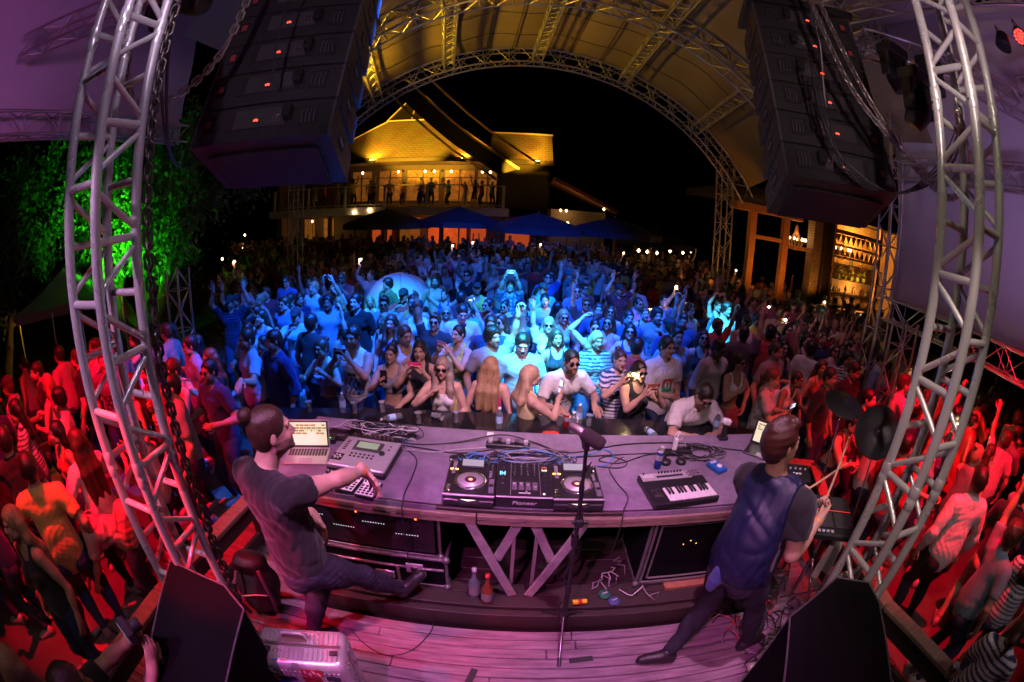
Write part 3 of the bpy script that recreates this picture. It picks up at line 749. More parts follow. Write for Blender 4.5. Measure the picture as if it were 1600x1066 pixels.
def brick_mat(name, c1, c2, mortar, sc, w=.5, h=.25, bump=.6, rough=.8):
    m = bpy.data.materials.new(name); m.use_nodes = True; N = m.node_tree.nodes; L = m.node_tree.links
    b = N['Principled BSDF']; b.inputs['Roughness'].default_value = rough
    tc = N.new('ShaderNodeTexCoord'); bt = N.new('ShaderNodeTexBrick'); bt.inputs['Scale'].default_value = sc
    bt.inputs['Color1'].default_value = (*c1, 1); bt.inputs['Color2'].default_value = (*c2, 1); bt.inputs['Mortar'].default_value = (*mortar, 1)
    bt.inputs['Brick Width'].default_value = w; bt.inputs['Row Height'].default_value = h; bt.inputs['Mortar Size'].default_value = .02
    mp = N.new('ShaderNodeMapping'); mp.inputs['Rotation'].default_value = (R_(90), 0, 0)
    L.new(tc.outputs['Object'], mp.inputs[0]); L.new(mp.outputs[0], bt.inputs['Vector'])
    nz = N.new('ShaderNodeTexNoise'); nz.inputs['Scale'].default_value = 1.2; nz.inputs['Detail'].default_value = 5; L.new(tc.outputs['Object'], nz.inputs['Vector'])
    mx = N.new('ShaderNodeMix'); mx.data_type = 'RGBA'; mx.blend_type = 'MULTIPLY'; mx.inputs[0].default_value = .6
    L.new(bt.outputs['Color'], mx.inputs[6]); L.new(nz.outputs['Color'], mx.inputs[7]); L.new(mx.outputs[2], b.inputs['Base Color'])
    bp = N.new('ShaderNodeBump'); bp.inputs['Strength'].default_value = bump; bp.inputs['Distance'].default_value = .03
    L.new(bt.outputs['Fac'], bp.inputs['Height']); bp.invert = True; L.new(bp.outputs[0], b.inputs['Normal']); return m
M_shingle = brick_mat('roof_shingle', (.32, .25, .16), (.27, .21, .13), (.13, .10, .06), 1.6, .55, .22, .9)
M_brick = brick_mat('rough_stone', (.36, .24, .16), (.26, .18, .12), (.06, .045, .03), 3.0, .5, .25, 1.0)
G = -.45  # ground level

# ------------------------------------------------------------------ setting
g = MB(); g.quad((-70, -60, G), (70, -60, G), (70, 90, G), (-70, 90, G)); tag(g.build('ground', M_ground), kind='structure')
rs = random.Random(3)
st = MB(); y = -2.6; n = 0
while y < 1.83:
    x = -2.45 + rs.uniform(-.2, 0)
    while x < 3.0:
        L_ = rs.uniform(1.2, 2.6); x1 = min(x + L_, 3.0); dz = rs.uniform(-.003, .001)
        st.box(((x + x1)/2, y + .0415, -.02 + dz), (x1 - x - .004, .077, .04), ch=.005); x = x1
    y += .083
st.box((.28, -.38, -.26), (5.4, 4.42, .38)); st.box((-1.9, 2.6, -.26), (1.0, 1.45, .40)); st.box((2.5, 2.6, -.26), (.6, 1.45, .40)); tag(st.build('stage_floor', M_plank), kind='structure')
pf = MB()
for k in range(12):
    y0 = 1.99 + k*.125
    pf.box((.38, y0 + .06, .135), (3.6, .12, .03), ch=.003)
pf.box((.38, 2.70, -.17), (3.6, 1.5, .56)); 
pf.box((.38, 1.935, .06), (3.6, .03, .15), ch=.004)
tag(pf.build('desk_platform', M_wooddark), kind='structure')
sw = MB()
for k in range(10): sw.box((-2.9, -1.5 + k*.55, G + .02), (.9, .52, .03), ch=.004)
tag(sw.build('side_walkway', M_wood), kind='structure')

# trusses ------------------------------------------------------------
def truss_bm(mb, P, a, up, r=.025, rd=.012, step=None, sides=(0, 1, 2, 3), n=8):
    "box truss along polyline P"
    P = [np.array(p, float) for p in P]; step = step or a * 1.15
    S = [0]
    for i in range(1, len(P)): S.append(S[-1] + np.linalg.norm(P[i] - P[i-1]))
    def at(s):
        s = min(max(s, 0), S[-1]); i = max(j for j in range(len(S)) if S[j] <= s + 1e-9); i = min(i, len(P) - 2)
        t = (s - S[i]) / (S[i+1] - S[i]); return P[i]*(1-t) + P[i+1]*t
    N = max(2, int(round(S[-1] / step))); ring = []
    for i in range(N + 1):
        s = S[-1] * i / N; d = nrm(at(s + .02) - at(s - .02)); F = frame(d, up); c = at(s)
        ring.append([c + F[:, 0]*sx*a/2 + F[:, 2]*sz*a/2 for sx, sz in ((-1, -1), (1, -1), (1, 1), (-1, 1))])
    for q in range(4): mb.tube([rg[q] for rg in ring], r, n)
    for i in range(N):
        for q in sides:
            p = (q + 1) % 4
            e = i % 2 ^ (q % 2)
            if e: mb.cyl(ring[i][q], ring[i+1][p], rd, n=6, caps=False)
            else: mb.cyl(ring[i][p], ring[i+1][q], rd, n=6, caps=False)
            if rd > .009 and i % 2 == 0: mb.cyl(ring[i][q], ring[i][p], rd, n=6, caps=False)
    return mb
def tower(name, label, c, a, z0, z1, m, group=None, step=.5, r=.027, rd=.0155, phase=0, parts=True):
    x, y = c; root = thing(name, label, 'truss', (x, y, z0), 0, group); N = int((z1 - z0) / step)
    cs = [(-a/2, -a/2), (a/2, -a/2), (a/2, a/2), (-a/2, a/2)]
    for q in cs:
        mb = MB(); mb.cyl((q[0], q[1], 0), (q[0], q[1], z1 - z0), r, n=16); mb.build('main_tube', m, root)
    for q in cs:
        for zc in (1.55, 3.55, 5.55):
            mb = MB(); mb.lathe([(r, -.07), (r*1.16, -.06), (r*1.16, -.005), (r*1.06, 0), (r*1.16, .005), (r*1.16, .06), (r, .07)], (q[0], q[1], zc), n=16); cp = mb.build('coupler', m, root)
            mb = MB(); mb.cyl((q[0] - r*1.6, q[1], zc - .03), (q[0] + r*1.6, q[1], zc - .03), .006, n=8); mb.build('pin', M_chrome, cp)
    for q in range(4):
        A, B = cs[q], cs[(q+1) % 4]; side = q % 2; mb = MB(); md = MB()
        if q == 1: A, B = B, A
        for i in range(-1, N):
            za = i*step + phase + (step*.5 if side else 0)
            if za < .02 or za > z1 - z0: continue
            mb.cyl((A[0], A[1], za), (B[0], B[1], za), rd*1.2, n=10, caps=False)
            if side:
                for sg in (-1, 1):
                    zb = za + sg*step*.42
                    if 0 < zb < z1 - z0: md.cyl((A[0], A[1], za + sg*.035), (B[0], B[1], zb), rd, n=10, caps=False)
        mb.split('rung', m, root)
        if side: md.split('diagonal', m, root)
    return root
tower('truss_tower', 'silver truss tower on the left, in front of the green lit tree', (-1.78, 1.26), .26, 0.0, 7.6, M_alu, 'truss towers beside the stage', .50, phase=.33)
tower('truss_tower', 'silver truss tower on the right, in front of the purple fabric wall', (2.195, 1.275), .275, 0.0, 8.2, M_alu, 'truss towers beside the stage', .54, r=.031, rd=.0175, phase=.21)
def truss(name, label, P, a, up, m=M_alud, r=.022, rd=.010, step=None, group=None):
    mb = MB(); truss_bm(mb, P, a, up, r, rd, step); o = mb.build(name, m); tag(o, label, 'truss', group); return o
truss('wall_truss', 'horizontal truss at the foot of the left purple fabric, above the tree', [(-6.0, -3, 4.25), (-6.0, 6.2, 4.25)], .30, (0, 0, 1))
truss('wall_truss', 'upper horizontal truss crossing the right purple fabric wall', [(5.95, -3, 4.20), (5.95, 5.2, 4.20)], .30, (0, 0, 1))
truss('wall_truss', 'lower horizontal truss under the right purple fabric wall', [(5.95, -3, 1.95), (5.95, 5.2, 1.95)], .34, (0, 0, 1))
truss('wall_truss', 'upright truss holding the end of the right fabric wall', [(5.9, 5.25, G), (5.9, 5.25, 7.0)], .30, (0, 1, 0))
truss('roof_truss', 'blue lit truss under the stage roof at the top right corner', [(4.1, 5.2, 6.2), (5.1, 1.0, 6.25), (5.2, -3, 6.2)], .30, (0, 0, 1))
0 and truss('roof_truss', 'x', [(-4.4, 5.4, 6.2), (-5.1, 1.0, 6.25), (-5.2, -3, 6.2)], .30, (0, 0, 1))
truss('lighting_truss', 'short truss with hanging lamps right of the right speaker array', [(3.6, 3.5, 5.1), (5.9, 2.2, 5.1)], .28, (0, 0, 1))
truss('lighting_truss', 'short truss with hanging lamps left of the left speaker array', [(-3.3, 3.4, 5.25), (-5.9, 2.2, 5.25)], .28, (0, 0, 1))
truss('lighting_truss', 'red lit truss holding the red lamp at the top right corner', [(5.9, 2.2, 5.35), (5.5, .2, 5.35), (5.3, -2.5, 5.35)], .28, (0, 0, 1))
# fabric walls ---------------------------------------------------------
def sheet(name, fn, nu, nv, m, thick=.01, parent=None):
    mb = MB(); vs = []; nn = []
    for i in range(nu + 1):
        for j in range(nv + 1): vs.append(np.array(fn(i/nu, j/nv)))
    vs = np.array(vs); g2 = vs.reshape(nu+1, nv+1, 3); du = np.gradient(g2, axis=0); dv = np.gradient(g2, axis=1); nrmv = np.cross(du, dv); nrmv /= np.linalg.norm(nrmv, axis=2)[..., None] + 1e-9
    b = (g2 + nrmv*thick).reshape(-1, 3); n0 = len(vs); al = np.concatenate([vs, b]); fs = []
    for i in range(nu):
        for j in range(nv):
            a = i*(nv+1)+j; q = (a, a+nv+1, a+nv+2, a+1); fs.append(q[::-1]); fs.append(tuple(x+n0 for x in q))
    mb.add(al, fs, 0, True)
    rim = [i*(nv+1) for i in range(nu+1)] + [nu*(nv+1)+j for j in range(1, nv+1)] + [i*(nv+1)+nv for i in range(nu-1, -1, -1)] + [j for j in range(nv-1, 0, -1)]
    mb.add(al, [(rim[k], rim[(k+1) % len(rim)], rim[(k+1) % len(rim)]+n0, rim[k]+n0) for k in range(len(rim))], 0, False)
    return mb.build(name, m, parent)
def wallfn(s, z0, y1):
    def f(u, v):
        y = -4 + (y1 + 4)*u; z = z0 + (7.0 - z0)*v
        x = 6.18 + .05*math.sin(u*9 + v*3) + .03*math.sin(v*11 + u*5)
        return (s*x, y, z)
    return f
tag(sheet('fabric_wall', wallfn(-1, 4.1, 6.3), 40, 14, M_fabric), 'purple lit tent fabric above the truss on the left', 'tent wall')
tag(sheet('fabric_wall', wallfn(1, 2.1, 5.3), 40, 20, M_fabric), 'purple lit tent fabric wall behind the right truss tower', 'tent wall')
def roofn(u, v):
    a = -1 + 2*u; return (6.18*a, -4 + 10.2*v, 7.0 + 1.7*(1 - a*a))
def roofl(s):
    def f(u, v):
        a = s*(.42 + .58*u); return (6.18*a, -4 + (9.6 if s > 0 else 10.2)*v, 7.0 + 1.7*(1 - a*a) + .04*math.sin(v*20))
    return f
tag(sheet('stage_roof_fabric', roofl(-1), 16, 16, M_fabric), 'purple lit roof fabric over the left edge of the stage', 'tent roof')
tag(sheet('stage_roof_fabric', roofl(1), 16, 16, M_fabric), 'purple lit roof fabric over the right edge of the stage', 'tent roof')

# vaulted canopy ---------------------------------------------------------
cn = thing('vault_canopy', 'gold lit vaulted canopy of stretched fabric on arched trusses over the crowd', 'canopy', (0, 10, 7))
def arcp(xc, top, Rr, Y, a0, a1, n=28): return [(xc + Rr*math.sin(R_(a0 + (a1-a0)*i/n)), Y - 10, top - Rr + Rr*math.cos(R_(a0 + (a1-a0)*i/n)) - 7) for i in range(n+1)]
for (xc, top, Rr, Y, a0, a1, aa) in ((.15, 7.12, 7.75, 12, -50, 56, .42), (.5, 7.28, 6.9, 8.2, -46, 60, .42)):
    mb = MB(); truss_bm(mb, arcp(xc, top, Rr, Y, a0, a1), aa, (0, 0, 1), .028, .012, .34); mb.build('arch_truss', M_alud, cn)
def vfn(u, v):
    Y = 8.2 + 3.8*v; xc = .5 - .35*v; top = 7.5 - .14*v; Rr = 7.1 + .9*v; a = R_(-46 + 100*u); sag = .10*math.sin(u*math.pi*8)**2 * math.sin(v*math.pi)
    return (xc + Rr*math.sin(a), Y - 10, top - Rr + (Rr - sag)*math.cos(a) - 7)
sheet('canopy_fabric', vfn, 64, 12, M_canopy, .012, cn)
def vf2(u, v):
    Y = 4.4 + 3.8*v; a = R_(-46 + 100*u); sag = .08*math.sin(u*math.pi*8)**2 * math.sin(v*math.pi); Rr = 7.1
    return (.5 + Rr*math.sin(a), Y - 10, 7.5 - Rr + (Rr - sag)*math.cos(a) - 7)
sheet('canopy_fabric', vf2, 64, 10, M_canopy, .012, cn)
for a in (-33, -17, 1, 19, 37):
    mb = MB(); truss_bm(mb, [(.5 + 6.9*math.sin(R_(a)), y_ - 10, 7.28 - 6.9 + 6.9*math.cos(R_(a)) - 7.05) for y_ in (4.4, 8.2)], .26, (math.sin(R_(a)), 0, math.cos(R_(a))), .022, .010, .26); mb.build('purlin_truss', M_alud, cn)
for a in (-33, -17, 1, 19, 37):
    v = []
    for t in (0, 1):
        Y = 8.2 + 3.8*t; xc = .5 - .35*t; top = 7.28 - .16*t; Rr = 6.9 + .85*t; v.append((xc + Rr*math.sin(R_(a)), Y - 10, top - Rr + Rr*math.cos(R_(a)) - 7 - .05))
    mb = MB(); truss_bm(mb, v, .26, (math.sin(R_(a)), 0, math.cos(R_(a))), .022, .010, .26); mb.build('purlin_truss', M_alud, cn)
for a in (-9, -4, 7, 13):
    mb = MB(); mb.tube([vfn((a + 46)/100, t/8) + np.array((0, 0, -.05)) for t in range(9)], .012, 5); mb.build('seam_cable', M_black, cn)
for t in (.33, .66):
    mb = MB(); mb.tube([vfn(u/50, t) + np.array((0, 0, -.04)) for u in range(6, 44)], .009, 5); mb.build('seam_cable', M_black, cn)
truss('canopy_leg', 'thin truss leg of the canopy standing left beyond the crowd', [(-6.55, 12, G), (-6.5, 12, 4.3)], .34, (0, 1, 0), group=None)
truss('canopy_leg', 'amber lit truss leg of the canopy on the right of the crowd', [(6.0, 12, G), (5.85, 12, 4.6)], .38, (0, 1, 0))
# small trusses near the right wall
truss('side_truss', 'low upright truss stub below the end of the right fabric wall', [(5.3, 4.1, G), (5.3, 4.1, 1.95)], .30, (0, 1, 0))
truss('side_truss', 'small truss tower lit green at the foot of the tree', [(-5.4, 5.5, G), (-5.4, 5.5, 1.9)], .30, (0, 1, 0))

# club house ----------------------------------------------------------------
bh = thing('club_house', 'two storey club house with gold lit shingle roof and a balcony full of guests', 'building', (-6, 27, G))
def L3(x, y, z): return (x + 6, y - 27, z - G)
def bpart(name, boxes, m):
    mb = MB()
    for (x0, x1, y0, y1, z0, z1) in boxes: mb.box(L3((x0+x1)/2, (y0+y1)/2, (z0+z1)/2), (x1-x0, y1-y0, z1-z0), ch=.02)
    return mb.build(name, m, bh)
bpart('wall', [(-16, -1.2, 30.0, 30.2, 2.9, 5.9), (-1.4, 1.7, 27.2, 27.4, 2.9, 5.85), (1.6, 1.8, 27.4, 33, G, 5.85), (-16.2, -16, 27, 33, G, 5.9), (-16, 1.7, 30.0, 30.2, G, 2.4), (-1.4, -1.2, 27.2, 30, G, 5.8)], M_wall)
bpart('balcony_slab', [(-16.2, -.6, 26.0, 30, 2.36, 2.85)], M_white)
for x in (-15.5, -11.8, -8.2, -4.6, -1.2): bpart('column', [(x, x + .25, 26.1, 26.35, G, 2.36)], M_wall)
for x in (-15.8, -13.2, -10.6, -8.0, -5.4, -3.1, -.9):
    mb = MB(); mb.box(L3(x, 26.06, 3.5), (.16, .1, 1.38), ch=.01); mb.build('baluster', M_white, bh)
mb = MB(); mb.box(L3(-8.4, 26.06, 4.16), (15.2, .07, .06), ch=.01); mb.box(L3(-8.4, 26.06, 3.0), (15.2, .05, .04)); mb.build('handrail', M_white, bh)
def rooff(base, topq, name, m=M_shingle):
    mb = MB(); v = [L3(*q) for q in base + topq]
    mb.add(v, [(0, 1, 5, 4), (1, 2, 6, 5), (2, 3, 7, 6), (3, 0, 4, 7), (4, 5, 6, 7), (3, 2, 1, 0)]); return mb.build(name, m, bh)
r1 = rooff([(-12.6, 25.4, 5.78), (-1.05, 25.4, 5.78), (-1.05, 32, 5.78), (-12.6, 32, 5.78)], [(-8.4, 27.6, 8.45), (-4.6, 27.6, 8.45), (-4.6, 30, 8.45), (-8.4, 30, 8.45)], 'roof')
r2 = rooff([(-1.95, 26.2, 5.82), (1.85, 26.2, 5.82), (1.85, 32, 5.82), (-1.95, 32, 5.82)], [(-1.75, 26.8, 7.5), (1.75, 26.8, 7.5), (1.75, 31.5, 7.5), (-1.75, 31.5, 7.5)], 'roof')
mb = MB(); mb.add([L3(-8.5, 27.4, 8.47), L3(-4.5, 27.4, 8.47), L3(-4.5, 30.2, 8.47), L3(-8.5, 30.2, 8.47), L3(-7.2, 28.4, 10.3), L3(-6.3, 28.4, 10.3), L3(-6.3, 29.2, 10.3), L3(-7.2, 29.2, 10.3)],
    [(0, 1, 5, 4), (1, 2, 6, 5), (2, 3, 7, 6), (3, 0, 4, 7), (4, 5, 6, 7)]); mb.build('roof_lantern', mat('tinted_lantern', (.018, .014, .01), .3), bh)
mb = MB()
for a, b in (((-8.5, 27.35, 8.47), (-4.5, 27.35, 8.47)), ((-1.8, 26.75, 7.52), (1.8, 26.75, 7.52)), ((-12.65, 25.35, 5.8), (-8.4, 27.5, 8.5)), ((-4.6, 27.5, 8.5), (-1.05, 25.35, 5.8)), ((-8.5, 27.35, 8.47), (-7.2, 28.3, 10.3)), ((-6.9, 27.35, 8.47), (-6.8, 28.3, 10.3)), ((-4.5, 27.35, 8.47), (-6.3, 28.3, 10.3))):
    mb.cyl(L3(*a), L3(*b), .05, n=6)
mb.build('ridge_trim', mat('trim', (.5, .42, .28), .6), bh)
bpart('eave_board', [(-12.7, -1.0, 25.3, 25.45, 5.5, 5.76), (-2.0, 1.9, 26.05, 26.2, 5.5, 5.8)], M_wooddark)
for k, (x0, x1) in enumerate(((-11.6, -10.2), (-9.6, -8.0), (-7.6, -5.4), (-5.0, -3.0), (-2.8, -1.5))):
    mb = MB(); mb.box(L3((x0+x1)/2, 29.93, 4.35), (x1-x0, .08, 2.1), ch=.01); w = mb.build('window', M_glowwarm, bh)
    mb = MB(); mb.box(L3((x0+x1)/2, 29.86, 4.35), (.07, .06, 2.1)); mb.box(L3((x0+x1)/2, 29.86, 4.9), (x1-x0, .06, .06)); mb.build('frame', M_wooddark, w)
for k, (x0, x1, mm) in enumerate(((-15.4, -14.6, M_glowwarm), (-13.8, -13.0, M_glowwarm), (-11.4, -10.4, M_wall), (-10, -8.6, M_glowred), (-8.0, -6.6, M_glowwarm), (-6.0, -3.4, M_glowred), (-3.1, -2.1, M_glowred), (-.8, .8, M_glowred))):
    mb = MB(); mb.box(L3((x0+x1)/2, 29.90, 1.05), (x1-x0, .1, 2.2), ch=.01); mb.build('doorway', mm, bh)
for x in (-10.4, -7.9, -6.1, -5.5, -4.4, -2.4, -1.9):
    mb = MB(); mb.lathe([(0, -.09), (.06, -.06), (.085, 0), (.06, .06), (0, .09)], L3(x, 28.6, 5.2), n=10); mb.build('pendant_lamp', M_bulb, bh)
for x in (-9.9, -8.9): 
    mb = MB(); mb.lathe([(0, -.1), (.1, -.05), (.12, .05), (0, .08)], L3(x, 25.93, 2.55 + (.1 if x > -9 else 0)), n=10); mb.build('wall_lamp', M_bulb, bh)
for x in (-8.6, -3.2, .9):
    mb = MB(); mb.box(L3(x, 25.12, 5.55), (.32, .22, .2), ch=.02); f = mb.build('flood_lamp', M_black, bh)
    mb = MB(); mb.box(L3(x, 25.12, 5.66), (.26, .16, .01)); mb.build('lens', mat('flood_lens', (1, 1, .8), .3, emit=(1, .75, .25), estr=25), f)
point('room_glow', (-4.2, 28.6, 4.9), AMBER, 42, .3); point('room_glow_b', (-8.2, 28.6, 4.9), AMBER, 30, .3); point('bar_glow', (-5.0, 28.4, 1.6), (1, .22, .06), 60, .3); point('bar_glow_b', (-13.5, 28.4, 1.5), WARM, 20, .3)
# curved steel fin that sweeps down over the roof
fin = thing('curved_fin', 'dark curved steel fin with gold edges sweeping down across the club house roof', 'beam', (-4, 22, 5))
P1 = [(-6.6, 9.4), (-5.2, 8.0), (-4.0, 6.9), (-2.9, 6.0), (-1.7, 5.2), (-.6, 4.5)]
def finbar(off, w, y, m, nm, th=.12):
    mb = MB(); vs = []
    for (x, z) in P1:
        vs += [(x + 4 + off - w/2, y - 22, z - 5 + off*.6), (x + 4 + off + w/2, y - 22, z - 5 + off*.6 + w*.35), (x + 4 + off + w/2, y - 22 + th, z - 5 + off*.6 + w*.35), (x + 4 + off - w/2, y - 22 + th, z - 5 + off*.6)]
    fs = []
    for i in range(len(P1) - 1):
        for k in range(4): fs.append((i*4 + k, i*4 + (k+1) % 4, i*4 + 4 + (k+1) % 4, i*4 + 4 + k))
    fs += [(0, 3, 2, 1), tuple(len(vs) - 4 + k for k in range(4))]
    mb.add(vs, fs); mb.build(nm, m, fin)
finbar(0, .9, 22, M_dark, 'web', .3); finbar(-.5, .14, 21.9, mat('brass_edge', (.55, .42, .2), .5), 'flange', .4); finbar(.5, .12, 21.9, mat('brass_edge'), 'flange', .4); finbar(1.25, .09, 21.9, mat('brass_edge'), 'flange', .3)
spot('fin_light', (-3.0, 18.5, 2.8), (-3.4, 22, 6.5), GOLD, 160, 60, .8)
# cottage right of the club house
ct = thing('cottage', 'dark low cottage with a sloping roof and lamps right of the club house', 'building', (3.2, 24, G))
mb = MB(); mb.box((0, 1.5, 1.7), (3.0, 3, 3.4), ch=.02); mb.build('wall', M_wall, ct)
mb = MB(); mb.add([(-1.4, -.6, 5.1), (2.0, -.6, 3.6), (2.0, 3.6, 3.6), (-1.4, 3.6, 5.1), (-1.4, -.6, 4.9), (2.0, -.6, 3.4), (2.0, 3.6, 3.4), (-1.4, 3.6, 4.9)], [(0, 1, 2, 3), (7, 6, 5, 4), (0, 4, 5, 1), (1, 5, 6, 2), (2, 6, 7, 3), (3, 7, 4, 0)]); mb.build('roof', mat('clay_roof', (.25, .1, .07), .8), ct)
for x in (-1.0, -.7, 1.3):
    mb = MB(); mb.lathe([(0, -.08), (.07, 0), (0, .08)], (x, -.35, 3.35 if x < 0 else 3.6), n=8); mb.build('lamp', M_bulb, ct)
point('cottage_glow', (2.4, 23.2, 2.7), WARM, 30, .2)
# umbrellas
def umbrella(x, y, ztop, r, label):
    u = thing('market_umbrella', label, 'umbrella', (x, y, G), random.uniform(-.3, .3), 'navy umbrellas in front of the club house')
    mb = MB(); n = 8; H_ = ztop - G; prof = [(0, H_), (r*.5, H_ - .22), (r, H_ - .5), (r, H_ - .68)]; mb.lathe(prof, n=n, smooth=False); mb.lathe([(0, H_ - .03), (r*.5, H_ - .25), (r - .01, H_ - .53)], n=n, smooth=False); mb.build('canopy', M_navy, u)
    mb = MB(); mb.cyl((0, 0, 0), (0, 0, H_ + .08), .03, n=8); mb.build('pole', M_wooddark, u)
for x, y, z, r, l in ((-4.5, 15, 2.68, 1.6, 'navy umbrella furthest left, in front of the balcony'), (-2.0, 15.3, 2.74, 1.55, 'navy umbrella second from the left below the balcony end'), (.65, 14.6, 2.66, 1.65, 'navy umbrella right of the balcony corner, above the crowd'), (3.3, 15.2, 2.7, 1.7, 'navy umbrella with pale light spots, furthest right'), (5.6, 17.5, 2.4, 1.7, 'dim navy umbrella far right in the dark')):
    umbrella(x, y, z, r, l)
# green tent and amber terrace at the left
gt = thing('garden_tent', 'small green lit tent roof below the tree', 'tent', (-8.8, 5.0, G))
mb = MB(); mb.lathe([(0, 2.6), (.7, 2.25), (1.5, 2.0), (1.5, 1.82)], n=4, smooth=False); mb.build('canopy', mat('tent_cloth', (.35, .4, .35), .7), gt)
for sx in (-1, 1):
    for sy in (-1, 1): mb = MB(); mb.cyl((sx*1.0, sy*1.0, 0), (sx*1.0, sy*1.0, 1.95), .025, n=6); mb.build('pole', M_alud, gt)
point('terrace_glow', (-8.8, 4.4, 1.3), (1, .5, .06), 45, .2)

# barn at the right ------------------------------------------------------------
bn = thing('barn_bar', 'open timber barn with an amber lit bar room on the right', 'building', (9.8, 12, G))
M_timber = mat('amber_timber', (.45, .24, .10), .7, noise=.4, nscale=5, stretch=(6, 6, 1))
def bb(name, x0, x1, y0, y1, z0, z1, m, par=bn, ch=.01):
    mb = MB(); mb.box(((x0+x1)/2 - 9.8, (y0+y1)/2 - 12, (z0+z1)/2 - G), (x1-x0, y1-y0, z1-z0), ch=ch); return mb.build(name, m, par)
bb('post', 6.85, 7.08, 12, 12.22, G, 3.6, M_timber); bb('post', 8.15, 8.38, 12, 12.22, G, 3.6, M_timber)
bb('beam', 7.09, 8.14, 12.05, 12.17, 2.62, 2.75, M_timber); bb('beam', 6.2, 8.9, 11.95, 12.25, 3.42, 3.66, M_timber); bb('beam', 8.39, 9.4, 12.05, 12.17, 2.5, 2.62, M_timber)
bb('pillar', 9.45, 9.85, 12, 12.4, G, 3.8, M_brick); bb('pillar', 9.9, 10.3, 11.9, 12.5, G, 4.2, M_wooddark)
bb('roof', 6.2, 14.4, 11.8, 16, 3.9, 4.15, M_dark)
bb('back_wall', 10.3, 14.3, 13.0, 13.15, G, 3.9, mat('bar_wall', (.5, .33, .16), .8, noise=.3, nscale=3)); bb('side_wall', 14.15, 14.3, 12, 13.0, G, 3.9, mat('bar_wall')); bb('frame', 12.85, 12.99, 11.9, 12.05, G, 3.9, M_timber)
bb('frame', 10.34, 10.44, 11.9, 12.05, G, 3.9, M_timber)
mb = MB()
for (z0, z1, up) in ((3.05, 3.35, 0), (2.62, 2.9, 1)):
    for k in range(9):
        x0 = .66 + k*.265
        mb.prism([(x0, 0), (x0 + .25, 0), (x0 + .125, .28)] if up else [(x0, .28), (x0 + .25, .28), (x0 + .125, 0)], 0, .04, R=rotx(math.pi/2), c=(0, -.0, z0 - G))
mb.box((1.85, -.02, 3.42 - G), (2.5, .06, .14)); mb.box((1.85, -.02, 2.95 - G), (2.5, .06, .07)); mb.box((1.85, -.02, 2.56 - G), (2.5, .06, .07)); mb.build('fretwork_valance', M_timber, bn)
for z in (2.3, 1.75, 1.25, .8): bb('shelf', 10.9, 14.1, 12.72, 13.0, z, z + .04, M_wooddark)
for k in range(40):
    x = random.uniform(11.1, 13.9); z = random.choice((2.34, 1.29, 1.29, .84)); h = random.uniform(.16, .3)
    mb = MB(); mb.lathe([(.035, 0), (.035, h*.6), (.012, h*.8), (.012, h)], (x - 9.8, 12.86 - 12, z - G), n=6); mb.build('bottle', random.choice((M_glass, mat('amber_glass', (.3, .1, .02), .1), mat('green_glass', (.04, .15, .03), .1))), bn)
for k in range(5):
    pl = MB(); x = 11.5 + k*.38
    for q in range(60):
        d = nrm(np.random.randn(3) + V3(0, 0, .5)); c = V3(x - 9.8, .80, 1.98 - G) + d*random.uniform(.05, .2); s_ = np.cross(d, (0, 0, 1)); s_ = nrm(s_)*.03
        pl.add([c - s_, c + d*.08, c + s_], [(0, 1, 2)])
    pl.lathe([(.08, 0), (.1, .16)], (x - 9.8, .80, 1.79 - G), n=8); pl.build('pot_plant', mat('bar_plant', (.28, .32, .04), .6), bn)
bb('counter', 10.6, 13.2, 12.2, 12.5, G, .75, M_timber)
point('bar_room_light', (12.2, 12.3, 3.3), (1, .42, .07), 130, .15); point('bar_room_light_b', (12.4, 12.45, 1.5), (1, .45, .1), 50, .15); spot('post_light', (7.6, 10.6, 1.4), (7.7, 12.2, 2.2), (1, .26, .03), 110, 110, .9); spot('pillar_light', (9.2, 11.2, .8), (9.7, 12.1, 2.5), AMBER, 90, 80, .9)
def chandelier(x, y, z, label):
    c = thing('chandelier', label, 'chandelier', (x, y, z), 0, 'chandeliers in the barn')
    n = 12; mb = MB()
    for k in range(n):
        a = 2*math.pi*k/n; ca, sa = math.cos(a), math.sin(a)
        mb.tube([(.03*ca, .03*sa, .55), (.06*ca, .06*sa, .35), (.14*ca, .14*sa, .14), (.27*ca, .27*sa, 0), (.22*ca, .22*sa, -.12), (.05*ca, .05*sa, -.26)], .012, 5)
    mb.build('bead_basket', mat('wood_bead', (.5, .3, .15), .6), c)
    mb = MB(); mb.tube([(.28*math.cos(2*math.pi*k/24), .28*math.sin(2*math.pi*k/24), 0) for k in range(24)], .014, 6, closed=True); mb.build('ring', M_wooddark, c); mb = MB(); mb.cyl((0, 0, .5), (0, 0, 1.3), .008, n=5); mb.build('rod', M_wooddark, c)
    for k in range(8):
        a = 2*math.pi*k/8; p = (.36*math.cos(a), .36*math.sin(a)); mb = MB(); mb.cyl((p[0], p[1], -.02), (p[0], p[1], .06), .012, n=6); mb.cyl((.27*math.cos(a), .27*math.sin(a), 0), (p[0], p[1], -.02), .008, n=5); cd = mb.build('candle_arm', M_wooddark, c)
        mb = MB(); mb.lathe([(0, .05), (.028, .08), (.024, .12), (0, .17)], (p[0], p[1], 0), n=8); mb.build('bulb', M_bulb, cd)
    point('chandelier_light', (x, y, z + .3), WARM, 16, .25)
chandelier(8.95, 12.4, 2.75, 'lit chandelier hanging left of the stone pillar'); chandelier(11.1, 12.3, 2.75, 'lit chandelier hanging in front of the bar room')

